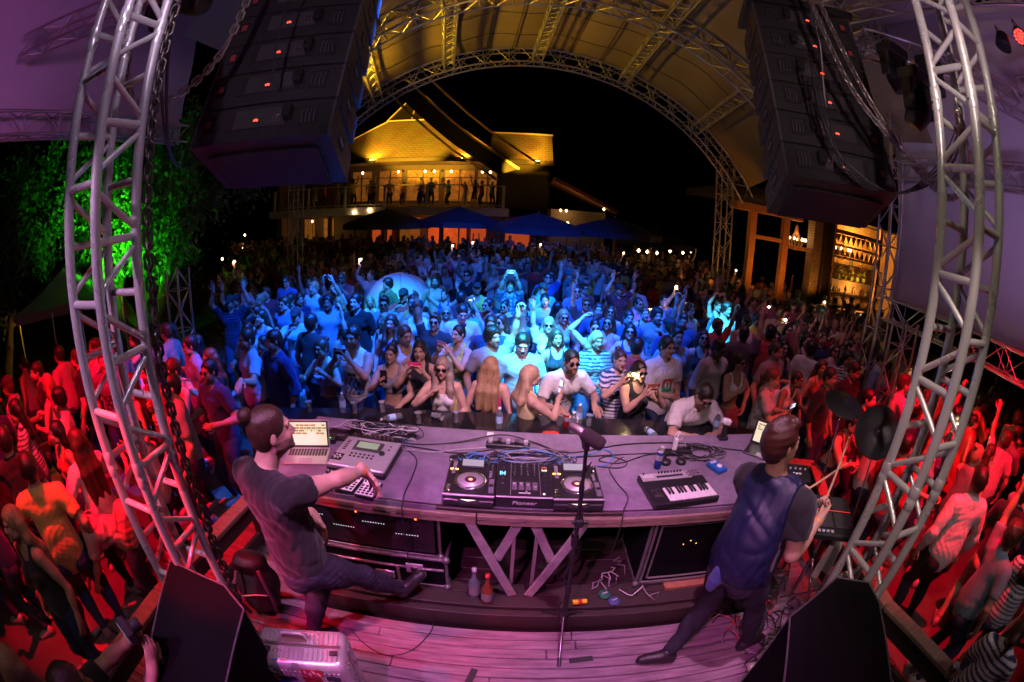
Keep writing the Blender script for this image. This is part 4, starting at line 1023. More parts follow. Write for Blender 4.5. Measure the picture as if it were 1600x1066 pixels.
# tree ------------------------------------------------------------
def tree(name, label, base, crowns, trunk, seed, nl, ls=.11):
    rs = np.random.RandomState(seed); t = thing(name, label, 'tree', base)
    mb = MB(); b = V3(0, 0, 0)
    for (c, r) in crowns:
        c = np.array(c, float); mid = b*.5 + c*.5 + rs.randn(3)*.25; mid[2] = c[2]*.45
        mb.tube([b + rs.randn(3)*.05*[1, 1, 0], mid, c], [trunk, trunk*.55, trunk*.15], 8)
        for q in range(6):
            d = nrm(rs.randn(3)); e = c + d*np.array(r)*.8; mb.tube([mid*.3 + c*.7, (c + e)/2 + rs.randn(3)*.1, e], [trunk*.2, trunk*.12, .01], 5)
    mb.build('trunk', M_bark, t)
    N = nl; vs = []; fs = []
    tot = sum(r[0]*r[1]*r[2] for c, r in crowns)
    mb = MB(); vv = []; ff = []; k = 0
    for (c, r) in crowns:
        n = int(N*r[0]*r[1]*r[2]/tot); nc = max(8, n//110)
        cl = rs.randn(nc, 3); cl /= np.linalg.norm(cl, axis=1)[:, None]; cl *= (rs.rand(nc)**.4)[:, None]
        for q in range(n):
            cc = cl[rs.randint(nc)]; p = np.array(c) + cc*np.array(r) + rs.randn(3)*[.15, .15, .24]
            d = nrm(V3(*(rs.randn(3)*.7)) + V3(0, 0, -.9)); s_ = nrm(np.cross(d, rs.randn(3)))*ls*.32; L_ = ls*rs.uniform(.5, 1.7)
            vv += [p - s_*.3, p + d*L_*.5 - s_, p + d*L_, p + d*L_*.5 + s_]; ff.append((k, k+1, k+2, k+3)); k += 4
    mb.add(vv, ff); mb.build('crown', M_leaf, t); return t
tree('weeping_tree', 'large green lit tree with hanging leaves behind the left truss tower', (-8.6, 7.4, G), [((0, 0, 4.6), (2.3, 1.8, 1.9)), ((1.9, -.5, 3.6), (1.3, 1.2, 1.7)), ((-1.9, -1.4, 4.0), (1.7, 1.4, 2.0)), ((.2, -.8, 2.7), (2.0, 1.2, 1.1)), ((2.4, .8, 4.7), (1.3, 1.2, 1.1))], .28, 5, 26000)
tree('dark_tree', 'dark tree at the far left edge behind the terrace', (-10.5, 3.2, G), [((0, 0, 4.2), (1.8, 1.8, 1.9)), ((.6, 1.0, 2.9), (1.4, 1.2, 1.0))], .22, 8, 7000)
# far palm by the cottage
pm = thing('palm', 'small palm with spiky leaves beside the cottage', 'plant', (4.9, 22, G)); mb = MB(); mb.cyl((0, 0, 0), (0, 0, 2.2), .1, .08); mb.build('trunk', M_bark, pm); mb = MB()
for k in range(26):
    a = R_(k*360/26); e = R_(random.uniform(10, 75)); d = V3(math.cos(a)*math.cos(e), math.sin(a)*math.cos(e), math.sin(e)); p = V3(0, 0, 2.2); s_ = nrm(np.cross(d, (0, 0, 1)))*.035
    q1 = p + d*.7; q2 = p + d*1.25 + V3(0, 0, -.2); mb.add([p - s_*.4, q1 - s_, q2, q1 + s_, p + s_*.4], [(0, 1, 2, 3, 4)])
mb.build('crown', M_leaf, pm)
# strings of far lamps in the dark
for k, (x, y, z) in enumerate([(-17, 24, .9), (-15.5, 22, 1.6), (-14.2, 20, 1.0), (-13.4, 17, .8), (4.6, 16.5, 1.55), (5.1, 17, 1.5), (5.7, 17.6, 1.45), (6.2, 17.4, 1.6), (7.4, 19, 1.5), (8.2, 20, 1.55), (2.2, 20, 2.3), (-12.1, 24.5, 2.1)]):
    l = thing('garden_lamp', ['leftmost tiny garden lamp in the dark beyond the tree', 'second tiny garden lamp from the left beyond the tree', 'third tiny garden lamp, beyond the tree', 'low garden lamp nearest the left end of the crowd', 'tiny lamp just right of the fourth umbrella', 'second tiny lamp right of the fourth umbrella', 'third tiny lamp in the row right of the umbrellas', 'fourth tiny lamp in the row right of the umbrellas', 'tiny lamp left of the amber canopy leg', 'tiny lamp closest to the amber canopy leg', 'tiny lamp below the dark cottage', 'tiny lamp at the left end of the club house'][k], 'lamp', (x, y, G), 0, 'far garden lamps'); mb = MB(); mb.lathe([(0, -.08), (.07, 0), (0, .08)], (0, 0, z - G), n=8); mb.build('bulb', M_bulb, l)
    mb = MB(); mb.cyl((0, 0, 0), (0, 0, z - G - .07), .02, n=5); mb.build('pole', M_black, l)

# counter and barriers ------------------------------------------------------------
cb = thing('bar_counter', 'long black glossy counter between the desk and the front row', 'counter', (.1, 3.5, G))
mb = MB(); Pp = [(-2.45, 3.15), (-1.2, 3.42), (0.1, 3.48), (1.5, 3.42), (2.75, 3.15)]
def cstrip(z0, z1, y0, y1, xs, mbb, ch=0):
    top = [];
    for (x, y) in xs: top.append((x - .1, y + y0 - 3.5)); 
    for (x, y) in xs[::-1]: top.append((x - .1, y + y1 - 3.5))
    mbb.prism(top, z0 - G, z1 - G)
cstrip(.62, .66, 0, .56, Pp, mb); mb.build('top', mat('black_lacquer', (.018, .017, .02), .16, noise=.4, nscale=6, rvar=.1), cb)
mb = MB(); cstrip(G, .62, .03, .50, Pp, mb); mb.build('front', M_black, cb)
def barrier(name, label, pts, z, m=M_wood):
    b = thing(name, label, 'barrier', (pts[0][0], pts[0][1], G)); o = V3(pts[0][0], pts[0][1], G)
    for (p, q) in zip(pts[:-1], pts[1:]):
        p3, q3 = V3(*p, z) - o, V3(*q, z) - o; d = q3 - p3; F = frame(d)
        L_ = np.linalg.norm(d); R3 = np.stack([nrm(d), F[:, 0]*-1, F[:, 2]], 1)
        mb = MB(); mb.box((p3+q3)/2, (L_, .13, .045), R3, .006); mb.build('top_rail', m, b)
        mb = MB(); mb.box((p3+q3)/2 - V3(0, 0, .12), (L_, .03, .16), R3, .004); mb.build('side_board', M_wooddark, b)
        mb = MB(); mb.box((p3+q3)/2 - V3(0, 0, .42), (L_, .04, .12), R3, .004); mb.build('lower_rail', M_wooddark, b)
    for p in pts:
        mb = MB(); mb.box(V3(*p, (z+G)/2 - .05) - o, (.08, .08, z - G - .1), ch=.006); mb.build('post', M_wooddark, b)
barrier('wooden_barrier', 'worn wooden barrier rail along the left side of the stage', [(-2.22, -.5), (-2.2, 1.2), (-2.08, 2.5), (-2.3, 3.3)], .42)
barrier('wooden_barrier', 'wooden barrier rail at the lower right, past the black speaker', [(3.15, -.6), (2.78, 1.2), (2.85, 2.3), (3.3, 3.3), (2.75, 3.5)], .42)
barrier('wooden_barrier', 'dark wooden rail at the far left behind the red lit dancers', [(-6.6, 1.2), (-6.1, 2.6), (-6.2, 3.9)], .5)

# ------------------------------------------------------------------ stage gear
M_carpet = mat('desk_felt', (.26, .20, .29), .95, noise=.45, nscale=9, bump=.5, bscale=400, sheen=.1)
M_plastic = mat('black_plastic', (.02, .02, .022), .35, noise=.15, nscale=20, rvar=.1)
M_silver = mat('silver_plastic', (.55, .54, .55), .35, .4, noise=.1, nscale=10)
M_grey = mat('grey_plastic', (.42, .42, .43), .4)
M_whitep = mat('white_plastic', (.75, .74, .72), .35)
M_red = mat('red_plastic', (.5, .02, .02), .4)
M_blue = mat('blue_plastic', (.02, .12, .45), .35)
M_screen = mat('lcd', (.1, .12, .1), .2, emit=(.55, .62, .45), estr=.45)
M_scr2 = mat('deck_screen', (.1, .1, .12), .15, emit=(.65, .6, .7), estr=.5)
M_ledo = mat('orange_led', (1, .5, .1), .3, emit=(1, .45, .08), estr=5)
M_ledg = mat('green_led', (.1, 1, .2), .3, emit=(.1, 1, .2), estr=4)
M_ledb = mat('blue_led', (.1, .5, 1), .3, emit=(.15, .5, 1), estr=3)
M_ledw = mat('white_led', (1, 1, 1), .3, emit=(.8, .85, 1), estr=1.6)
M_orange = mat('orange_band', (.9, .22, .03), .5)
M_cloth_w = mat('towel', (.55, .52, .48), .95, noise=.15, nscale=20, bump=.5, bscale=200)
M_paper = mat('paper', (.75, .73, .7), .7)
M_bottlep = mat('bottle_plastic', (.75, .88, .95), .08, trans=.85)
M_water = mat('bottle_label', (.35, .55, .8), .4)
M_cup = mat('clear_cup', (.8, .82, .85), .12, trans=.75)
M_rubber = mat('cable_rubber', (.015, .015, .017), .45)
M_cabb = mat('blue_cable', (.05, .25, .6), .4)
M_cabw = mat('white_cable', (.65, .62, .62), .4)
def text_mesh(s, size, loc, R, m, parent, name='lettering', ext=.0006, shear=0.0, sx=1.0, bold=0.0):
    cu = bpy.data.curves.new('t', 'FONT'); cu.body = s; cu.size = size; cu.extrude = ext; cu.align_x = 'CENTER'; cu.align_y = 'CENTER'; cu.shear = shear; cu.offset = bold; cu.resolution_u = 3
    o = bpy.data.objects.new('t', cu); COL.objects.link(o); dg = bpy.context.evaluated_depsgraph_get(); me = bpy.data.meshes.new_from_object(o.evaluated_get(dg)); bpy.data.objects.remove(o)
    n = len(me.vertices); co = np.zeros(n*3); me.vertices.foreach_get('co', co); co = co.reshape(-1, 3) * [sx, 1, 1]
    co = co @ np.array(R).T + np.array(loc); me.vertices.foreach_set('co', co.ravel()); me.materials.clear(); me.materials.append(m); me.name = name
    ob = bpy.data.objects.new(name, me); COL.objects.link(ob); ob.parent = parent; return ob
FR = rotx(math.pi/2)   # text on a vertical face that looks towards -y

# the desk
dk = thing('dj_desk', 'long desk covered in grey purple felt with a worn plank edge', 'desk', (.2, 2.6, 0))
mb = MB(); mb.box((.12, 0, .925), (3.86, 1.0, .03), ch=.006); mb.build('table_top', M_wooddark, dk)
mb = MB(); mb.box((.12, .012, .944), (3.82, .985, .008), ch=.003); mb.box((-1.2, -.504, .925), (1.2, .006, .045)); mb.box((1.05, -.504, .925), (1.05, .006, .045)); mb.build('felt_cover', M_carpet, dk)
for z, o_ in ((.893, 0), (.855, .004)):
    for x0, x1 in ((-1.81, -.36), (-.353, 2.05)):
        mb = MB(); mb.box(((x0+x1)/2, -.508 + o_, z), (x1-x0, .035, .034), ch=.004); mb.build('edge_plank', M_wood, dk)
for x in (-1.74, 1.98):
    for y in (-.44, .44): mb = MB(); mb.box((x, y, .52), (.07, .07, .74), ch=.005); mb.build('leg', M_wooddark, dk)
mb = MB(); mb.box((.12, .46, .5), (3.75, .02, .74)); mb.build('back_panel', M_blk2, dk)
def strut(x0, z0, x1, z1, y):
    a = V3(x0 - .2, y - 2.6, z0); b = V3(x1 - .2, y - 2.6, z1); d = b - a; L_ = np.linalg.norm(d); R3 = np.stack([nrm(np.cross(V3(0, 1, 0), d)), V3(0, 1, 0), nrm(d)], 1)
    mb = MB(); mb.box((a+b)/2, (.06, .022, L_), R3, .004); mb.cyl((a+b)/2*0 + a + nrm(d)*.03 + V3(0, -.012, 0), a + nrm(d)*.03 + V3(0, -.016, 0), .013, n=10); mb.cyl(b - nrm(d)*.03 + V3(0, -.012, 0), b - nrm(d)*.03 + V3(0, -.016, 0), .01, n=10); mb.cyl(a + d*.5 + V3(0, -.012, 0), a + d*.5 + V3(0, -.015, 0), .008, n=10)
    mb.build('strut', mat('grey_painted_wood', (.36, .30, .30), .6, noise=.45, nscale=12, stretch=(1, 1, 1), bump=.2), dk)
strut(-.20, .84, .09, .16, 2.10); strut(.10, .84, -.03, .50, 2.125); strut(.19, .84, .33, .50, 2.125); strut(.49, .84, .20, .16, 2.10)
for x in (.075, .215): mb = MB(); mb.box((x - .2, -.47, .49), (.022, .02, .68)); mb.build('upright', M_alud, dk)

# decks and mixer
def knob(mb, x, y, z, r=.007, h=.012, n=10, mat_=0): mb.lathe([(r*1.15, 0), (r, h*.7), (r*.8, h), (0, h)], (x, y, z), n=n, mat=mat_)
def deck(x, label):
    d = thing('media_player', label, 'dj deck', (x, 2.305, .95), 0, 'players either side of the mixer')
    w, l = .306, .395
    mb = MB(); mb.box((0, 0, .045), (w, l, .075), ch=.006); mb.box((0, -.19, .03), (w*.999, .03, .05), ch=.008); mb.build('body', M_plastic, d)
    mb = MB(); mb.box((0, -l/2 + .006, .0845), (w, .014, .006), ch=.002); mb.split('front_trim', M_silver, d)
    mb = MB(); mb.lathe([(.103, 0), (.103, .010), (.098, .013)], (.0, -.045, .0835), n=48)
    for k in range(30):
        a = 2*math.pi*k/30; mb.lathe([(.0072, 0), (.0055, .003), (0, .004)], (.0+.092*math.cos(a), -.045+.092*math.sin(a), .0955), n=8)
    j = mb.build('jog_wheel', M_chrome, d)
    mb = MB(); mb.lathe([(.080, 0), (.080, .0025), (0, .0025)], (0, -.045, .0970), n=40); mb.build('platter', M_silver, j)
    mb = MB(); mb.lathe([(.036, 0), (.036, .0012), (0, .0012)], (0, -.045, .0996), n=30); mb.build('centre_display', mat('jog_display', (.1, .02, .03), .15), j)
    mb = MB(); mb.lathe([(.013, 0), (.009, .0010)], (0, -.045, .1009), n=20); mb.build('display_ring', mat('ring_led', (1, .6, .3), .3, emit=(1, .5, .2), estr=1), j)
    R3 = rotx(.22); mb = MB(); mb.box((.0, .145, .093), (.155, .078, .018), R3, .003); sc_ = mb.build('screen_housing', M_plastic, d)
    mb = MB(); mb.box((0, .142, .1045), (.135, .058, .002), R3); mb.build('screen', M_scr2, sc_)
    mb = MB()
    for k in range(8): mb.box((-.115, .175 - k*.019, .0845), (.024, .012, .004), ch=.001)
    for k in range(4): mb.box((.118, .02 + k*.02, .0845), (.02, .01, .004), ch=.001)
    mb.split('button', mat('grey_button', (.22, .2, .23), .4), d)
    for k in range(2): mb = MB(); mb.box((-.13 + k*.03, .085, .0845), (.02, .012, .004), ch=.001); mb.build('cue_light', M_ledo, d)
    mb = MB(); mb.lathe([(.019, 0), (.018, .009), (.013, .012), (0, .012)], (-.128, -.155, .0835), n=20); mb.lathe([(.018, 0), (.017, .009), (0, .010)], (-.128, -.115, .0835), n=20); mb.split('play_button', M_chrome, d)
    mb = MB(); mb.box((.128, -.08, .0835), (.03, .15, .002)); sl = mb.build('slider_plate', mat('slider_plate', (.16, .14, .17), .4), d)
    mb = MB(); mb.box((.128, -.085, .0925), (.024, .011, .016), ch=.002); mb.build('pitch_slider', M_plastic, sl)
    mb = MB()
    for k in range(3): knob(mb, .125, .09 + k*.028, .083, .008, .014)
    knob(mb, .095, .165, .083, .013, .016, 16); mb.split('knob', M_chrome, d)
    mb = MB(); mb.box((0, -.2058, .048), (.13, .003, .034), ch=.001); s_ = mb.build('disc_slot', mat('slot', (.05, .045, .05), .3), d)
    mb = MB(); mb.prism([(-.045, .008), (.045, .008), (0, -.004)], 0, .001, FR, (0, -.2077, .055)); mb.build('slot_light', mat('slot_light', (1, .95, .6), .3, emit=(1, .9, .55), estr=1.2), s_)
    return d
deck(-.208, 'left black player deck with a silver jog wheel, nearest the bearded man'); deck(.44, 'right black player deck with a silver jog wheel, behind the microphone stand')
mx_ = thing('mixer', 'four channel black mixer between the two player decks', 'mixer', (.119, 2.31, .95))
mb = MB(); mb.box((0, 0, .048), (.342, .385, .08), ch=.006); mb.build('body', M_plastic, mx_)
mb = MB(); mb.box((0, -.19, .0865), (.33, .014, .006), ch=.002); mb.box((-.083, .01, .0885), (.002, .36, .0015)); mb.box((.095, .01, .0885), (.002, .36, .0015)); mb.split('front_trim', M_silver, mx_)
text_mesh('Pioneer', .034, (0, -.1945, .045), FR, mat('logo_silver', (.7, .68, .7), .3, .5), mx_, 'logo', .0008, .15, 1.35, .0006)
mb = MB()
for c in range(4):
    for r in range(5): knob(mb, -.060 + c*.041, .150 - r*.030, .0885, .0075, .016)
for c in range(2):
    for r in range(6): knob(mb, (-.13 if c == 0 else .125), .16 - r*.045, .0885, .008 if r % 2 else .006, .013)
mb.split('knob', mat('knob_black', (.03, .03, .033), .3), mx_)
mb = MB()
for c in range(4):
    for r in range(5): mb.box((-.060 + c*.041, .1535 - r*.030, .1048), (.0018, .007, .0008))
mb.split('knob_mark', M_whitep, mx_)
mb = MB()
for c in range(4): mb.box((-.060 + c*.041, -.075, .0885), (.030, .085, .0018))
sl = mb.build('fader_plate', mat('fader_plate', (.13, .12, .14), .4), mx_)
for c in range(4): mb = MB(); mb.box((-.060 + c*.041, -.085 + random.uniform(-.02, .03), .0985), (.017, .012, .018), ch=.002); mb.build('fader', mat('fader_cap', (.35, .33, .36), .35), mx_)
mb = MB(); mb.box((.0, -.150, .0885), (.07, .016, .0018)); mb.box((.01, -.150, .0955), (.010, .016, .014), ch=.002); mb.build('crossfader', M_grey, mx_)
mb = MB()
for k in range(3):
    for q in range(3): mb.box((-.148 + q*.013, .075 - k*.014, .0895), (.009, .008, .003), ch=.001)
mb.split('effect_button', M_ledb, mx_)
mb = MB(); mb.box((.128, .135, .0895), (.032, .028, .003)); mb.build('display', mat('mixer_display', (.15, .03, .03), .2, emit=(.9, .25, .1), estr=.4), mx_)
mb = MB(); mb.box((.128, .108, .0895), (.032, .010, .003)); mb.box((.115, -.155, .0895), (.012, .012, .004)); mb.split('button_light', mat('butter_led', (1, .9, .6), .3, emit=(1, .85, .5), estr=1.5), mx_)

# sampler, laptops, small boxes, keyboard
def at_table(n, l, c, x, y, rz=0, z=.948, g=None): return thing(n, l, c, (x, y, z), rz, g)
sp = at_table('sampler', 'silver grey sampler with a small display behind the outstretched hand', 'sampler', -.965, 2.51, R_(-4))
mb = MB(); mb.box((0, 0, .025), (.43, .40, .045), ch=.01); mb.build('base', M_plastic, sp)
mb = MB(); mb.box((0, 0, .0575), (.42, .385, .02), rotx(.02), .008); mb.build('top_panel', M_silver, sp)
mb = MB(); mb.box((.0, .075, .074), (.21, .12, .012), rotx(.05), .004); f = mb.build('screen_bezel', mat('bezel', (.05, .05, .055), .3), sp)
mb = MB(); mb.box((.0, .078, .0818), (.155, .075, .002), rotx(.05)); mb.build('screen', M_screen, f)
mb = MB()
for r in range(2):
    for c in range(6): mb.lathe([(.0085, 0), (.0075, .006), (0, .006)], (-.085 + c*.032, -.03 - r*.035, .068), n=10)
for k in range(6): mb.box((-.165, .13 - k*.024, .070), (.026, .008, .005), ch=.001)
for k in range(2): mb.lathe([(.008, 0), (.007, .006), (0, .006)], (.155, .12 - k*.045, .068), n=10)
mb.lathe([(.021, 0), (.019, .014), (0, .015)], (.125, .012, .068), n=20); mb.split('button', M_plastic, sp)
mb = MB(); mb.box((-.165, -.10, .0695), (.075, .085, .003)); rp = mb.build('wheel_plate', M_plastic, sp)
mb = MB(); 
for k in range(6): a = k*math.pi/3; mb.box((-.165 + .022*math.cos(a), -.10 + .022*math.sin(a), .0725), (.02, .008, .002), rotz(a))
mb.build('white_pattern', M_whitep, rp)
for i, (x, y, rz, m_, lab) in enumerate(((-.975, 2.19, -.14, M_whitep, 'small white drum machine under the forearm, left one'), (-.835, 2.16, -.10, M_whitep, 'small white drum machine under the hand, right one'), (-1.13, 2.22, -.2, M_plastic, 'small black effects box at the desk edge beside the laptop'))):
    o = at_table('drum_machine', lab, 'drum machine', x, y, rz)
    mb = MB(); mb.box((0, 0, .014), (.125, .17, .026), ch=.004); mb.build('case', M_plastic, o)
    mb = MB(); mb.box((0, .0, .0285), (.115, .16, .003), ch=.001); mb.build('face', m_, o)
    mb = MB()
    for r in range(4):
        for c in range(4): mb.box((-.042 + c*.028, -.062 + r*.026, .0325), (.018, .015, .004), ch=.001)
    for c in range(4): knob(mb, -.042 + c*.028, .06, .030, .006, .012)
    mb.split('pad', M_plastic if m_ is M_whitep else M_grey, o)
def laptop(x, y, rz, label, cm, scr, w=.325, d_=.227):
    o = at_table('laptop', label, 'laptop', x, y, rz)
    mb = MB(); mb.box((0, 0, .009), (w, d_, .016), ch=.004); mb.build('base', cm, o)
    mb = MB()
    for r in range(5):
        for c in range(13): mb.box((-w*.42 + c*w*.07, .075 - r*.019, .0185), (w*.056, .014, .003), ch=.001)
    mb.build('keys', M_plastic, o)
    mb = MB(); mb.box((0, -.072, .0175), (.10, .06, .001)); mb.build('touchpad', M_grey, o)
    R3 = rotx(-.28); mb = MB(); mb.box((0, d_/2 + .02, .115), (w, .008, .215), R3, .004); l_ = mb.build('lid', cm, o)
    mb = MB(); mb.box(V3(0, d_/2 + .02, .115) + R3 @ V3(0, -.0052, 0), (w*.94, .002, .19), R3); mb.build('bezel', M_plastic, l_)
    mb = MB(); mb.box(V3(0, d_/2 + .02, .118) + R3 @ V3(0, -.0068, 0), (w*.88, .001, .17), R3); s_ = mb.build('screen', scr, l_)
    mb = MB()
    for r in range(7):
        x_ = -w*.40
        while x_ < w*.36:
            q = random.uniform(.01, .05)
            if random.random() < .7: mb.box(V3(x_ + q/2, d_/2 + .02, .118 + .07 - r*.022) + R3 @ V3(0, -.0078, 0), (q*.85, .001, .012), R3)
            x_ += q
    mb.build('screen_tracks', mat('screen_tracks', (.3, .2, .05), .3, emit=(.28, .20, .10), estr=.8), s_); return o
M_scrl = mat('laptop_screen', (.5, .5, .4), .2, emit=(.85, .80, .50), estr=.75)
laptop(-1.40, 2.46, R_(14), 'silver laptop with a lit arrangement on screen, beside the man with the bun', mat('laptop_alu', (.62, .60, .60), .35, .6), M_scrl)
laptop(2.08, 2.74, R_(-44), 'black rimmed laptop behind the drummer', M_plastic, M_scrl)
kb = at_table('keyboard', 'small keyboard controller with white and black keys on the desk', 'keyboard', 1.135, 2.29, R_(6))
mb = MB(); mb.box((0, 0, .028), (.475, .35, .05), ch=.008); mb.build('case', M_plastic, kb)
mb = MB(); mb.box((-.045, .125, .055), (.37, .085, .006), ch=.002); mb.build('control_panel', M_silver, kb)
mb = MB(); mb.box((-.02, .118, .060), (.20, .020, .003)); mb.build('display', mat('kb_display', (.04, .045, .06), .2), kb)
mb = MB()
for k in range(8): mb.box((-.09 + k*.024, .160, .066), (.008, .012, .020), ch=.002)
mb.box((-.205, .155, .065), (.01, .012, .018), ch=.002); mb.split('slider', M_plastic, kb)
mb = MB()
for r in range(2):
    for c in range(4): mb.box((.155 + (c-1.0)*.030 + .0, .140 - r*.034, .056), (.025, .027, .008), ch=.002)
mb.split('drum_pad', mat('pad_grey', (.2, .16, .19), .6), kb)
mb = MB()
for r in range(3):
    for c in range(5): mb.box((-.21 + c*.016, .15 - r*.014, .0595), (.010, .007, .003))
mb.split('button', M_whitep, kb)
for k in range(15):
    mb = MB(); mb.box((-.118 + k*.0235, -.085, .052), (.0222, .145, .014), ch=.002); mb.build('white_key', M_whitep, kb)
for k in (0, 1, 3, 4, 5, 7, 8, 10, 11, 12):
    mb = MB(); mb.box((-.106 + k*.0235, -.052, .0655), (.012, .085, .014), ch=.002); mb.build('black_key', M_plastic, kb)
mb = MB(); mb.box((-.185, -.06, .0565), (.06, .09, .006), ch=.002); w_ = mb.build('wheel_well', mat('well', (.05, .045, .05), .4), kb)
for x in (-.2, -.17): mb = MB(); mb.cyl((x - .008, -.06, .055), (x + .008, -.06, .055), .022, n=16); mb.build('wheel', M_plastic, w_)

def can(x, y, z, label, g=None, cols=((.02, .05, .35), (.6, .6, .65)), fallen=False):
    o = thing('drink_can', label, 'can', (x, y, z), 0, g); h = .135; r = .0265
    mb = MB(); mb.lathe([(r*.8, 0), (r, .008), (r, h - .012), (r*.85, h - .002), (r*.8, h)], n=20); b = mb.build('body', mat('can_%d' % int(cols[0][0]*100), cols[0], .25, .4), o)
    mb = MB(); mb.lathe([(r*1.01, h*.55), (r*1.01, h*.86)], n=20); mb.build('print_band', mat('can_silver', (.6, .6, .65), .25, .6), o)
    mb = MB(); mb.lathe([(0, h - .003), (r*.8, h - .003), (r*.8, h + .001)], n=20); mb.build('lid', M_silver, o); return o
can(1.075, 2.6, .948, 'slim blue and silver drink can behind the keyboard'); can(.55, 3.78, .66, 'red drink can on the black counter in front of the man in the white tee', cols=((.45, .02, .02), (.6, .6, .6)))
def bottle(x, y, z, label, lying=None, g='water bottles on the black counter', col=None):
    o = thing('water_bottle', label, 'bottle', (x, y, z), 0, g)
    if lying is not None: o.rotation_euler = Euler((R_(90), 0, R_(lying)), 'XYZ'); o.location = (x, y, z + .034)
    mb = MB(); mb.lathe([(.028, 0), (.033, .008), (.033, .05), (.031, .06), (.033, .07), (.033, .14), (.026, .17), (.013, .195), (.013, .208)], n=18); mb.build('body', col or M_bottlep, o)
    mb = MB(); mb.lathe([(.0335, .065), (.0337, .10), (.0335, .135)], n=18); mb.build('label_band', M_water, o)
    mb = MB(); mb.lathe([(.0145, .200), (.0145, .218), (0, .219)], n=12); mb.build('cap', M_whitep, o); return o
for (x, y, ly, l) in ((-1.64, 3.78, None, 'water bottle standing before the man in the white tank top'), (-1.02, 3.76, -55, 'water bottle lying by the cable tangle'), (-.08, 3.70, None, 'water bottle with a straw, standing near the blonde in the pink straps'),
    (.68, 3.86, None, 'tall water bottle standing just right of the red can'), (.60, 3.68, None, 'water bottle standing closest to the felt desk, behind the microphone'), (1.33, 3.72, 20, 'water bottle lying near the woman in the black tank'), (1.70, 3.80, None, 'water bottle standing at the elbow of the man in the polo'),
    (2.10, 3.72, None, 'water bottle in the hand of the woman in the patterned tee')): bottle(x, y, .66, l, ly)
def cup(x, y, z, label, ly=None, drink=None, g='plastic cups on the black counter'):
    o = thing('plastic_cup', label, 'cup', (x, y, z), 0, g)
    if ly is not None: o.rotation_euler = (R_(90), 0, R_(ly)); o.location = (x, y, z + .04)
    mb = MB(); mb.lathe([(.026, .002), (.036, .11), (.038, .112), (.034, .11), (.0245, .004)], n=20); mb.lathe([(0, .002), (.026, .002)], n=20); mb.build('cup_wall', M_cup, o)
    if drink: mb = MB(); mb.lathe([(0, .006), (.024, .006), (.030, .065), (0, .065)], n=18); mb.build('drink', mat('drink_%s' % drink[0], drink[1], .2), o)
    return o
for (x, y, ly, dr, l) in ((-1.52, 3.80, None, ('milk', (.5, .45, .42)), 'plastic cup beside the leftmost standing bottle'), (-.84, 3.70, None, ('milk', (.5, .45, .42)), 'plastic cup with pale drink, left of the cup on its side'), (-.73, 3.82, 70, None, 'plastic cup lying on its side'),
    (-.49, 3.78, None, ('ice', (.6, .45, .4)), 'plastic cup in front of the woman drinking'), (-1.25, 3.88, None, None, 'empty plastic cup before the woman in the grey top'), (.78, 3.84, None, None, 'empty plastic cup right of the tall bottle'), (-2.0, 3.72, None, ('beer', (.7, .35, .05)), 'plastic cup of amber drink at the left end of the counter')): cup(x, y, .66, l, ly, dr)
o = thing('snack_bag', 'crumpled red and white snack bag on the counter edge', 'bag', (.40, 3.60, .66)); rs = random.Random(4); mb = MB(); vs = [(random.uniform(-.01, .01) + .16*(i/8 - .5), .08*(j/5 - .5) + rs.uniform(-.008, .008), .012 + .03*math.sin(i/8*3.14)*math.sin(j/5*3.14) + rs.uniform(0, .016)) for i in range(9) for j in range(6)]
mb.add(vs, [(i*6+j, i*6+6+j, i*6+7+j, i*6+j+1) for i in range(8) for j in range(5)], 0, False); mb.build('foil', mat('snack_foil', (.6, .05, .04), .3, noise=.9, nscale=22, ncol=(1, .9, .8)), o)
o = thing('napkin_box', 'small white box standing behind the red can', 'box', (.62, 3.79, .66), .2); mb = MB(); mb.box((0, .02, .05), (.09, .06, .10), rotx(.2), .004); mb.build('carton', M_paper, o); mb = MB(); mb.box((0, -.018, .06), (.06, .003, .03), rotx(.2)); mb.build('opening', M_grey, o)
o = thing('camera_flash', 'white headed flash unit standing at the back of the desk', 'flash', (1.80, 3.02, .948)); mb = MB(); mb.cyl((0, 0, 0), (0, 0, .13), .028, .022, n=14); mb.box((0, 0, .015), (.09, .07, .03), ch=.008); mb.build('grip', M_plastic, o); mb = MB(); mb.box((0, 0, .165), (.085, .06, .055), roty(.25), .015); mb.build('head', M_whitep, o)
o = thing('headphones', 'black headphones lying behind the keyboard', 'headphones', (1.22, 2.68, .948)); mb = MB(); mb.tube([(-.06, 0, .03), (-.055, .06, .03), (0, .09, .035), (.055, .06, .03), (.06, 0, .03)], .008, 8); mb.build('band', M_plastic, o)
for x in (-.062, .062): mb = MB(); mb.lathe([(.036, 0), (.042, .012), (.038, .03), (0, .034)], (x, -.02, .0), n=20); mb.build('ear_cup', M_plastic, o)
o = thing('effect_pedal', 'blue effect pedal with a pale knob on the desk', 'pedal', (1.545, 2.56, .948), R_(20)); mb = MB(); mb.box((0, 0, .018), (.10, .15, .034), ch=.006); mb.build('case', M_blue, o); mb = MB(); mb.lathe([(.022, 0), (.02, .010), (0, .011)], (.005, -.02, .035), n=18); mb.build('dial', M_whitep, o)
mb = MB(); [mb.box((-.025 + k*.015, .045, .037), (.006, .03, .004)) for k in range(4)]; mb.split('switch', M_whitep, o)
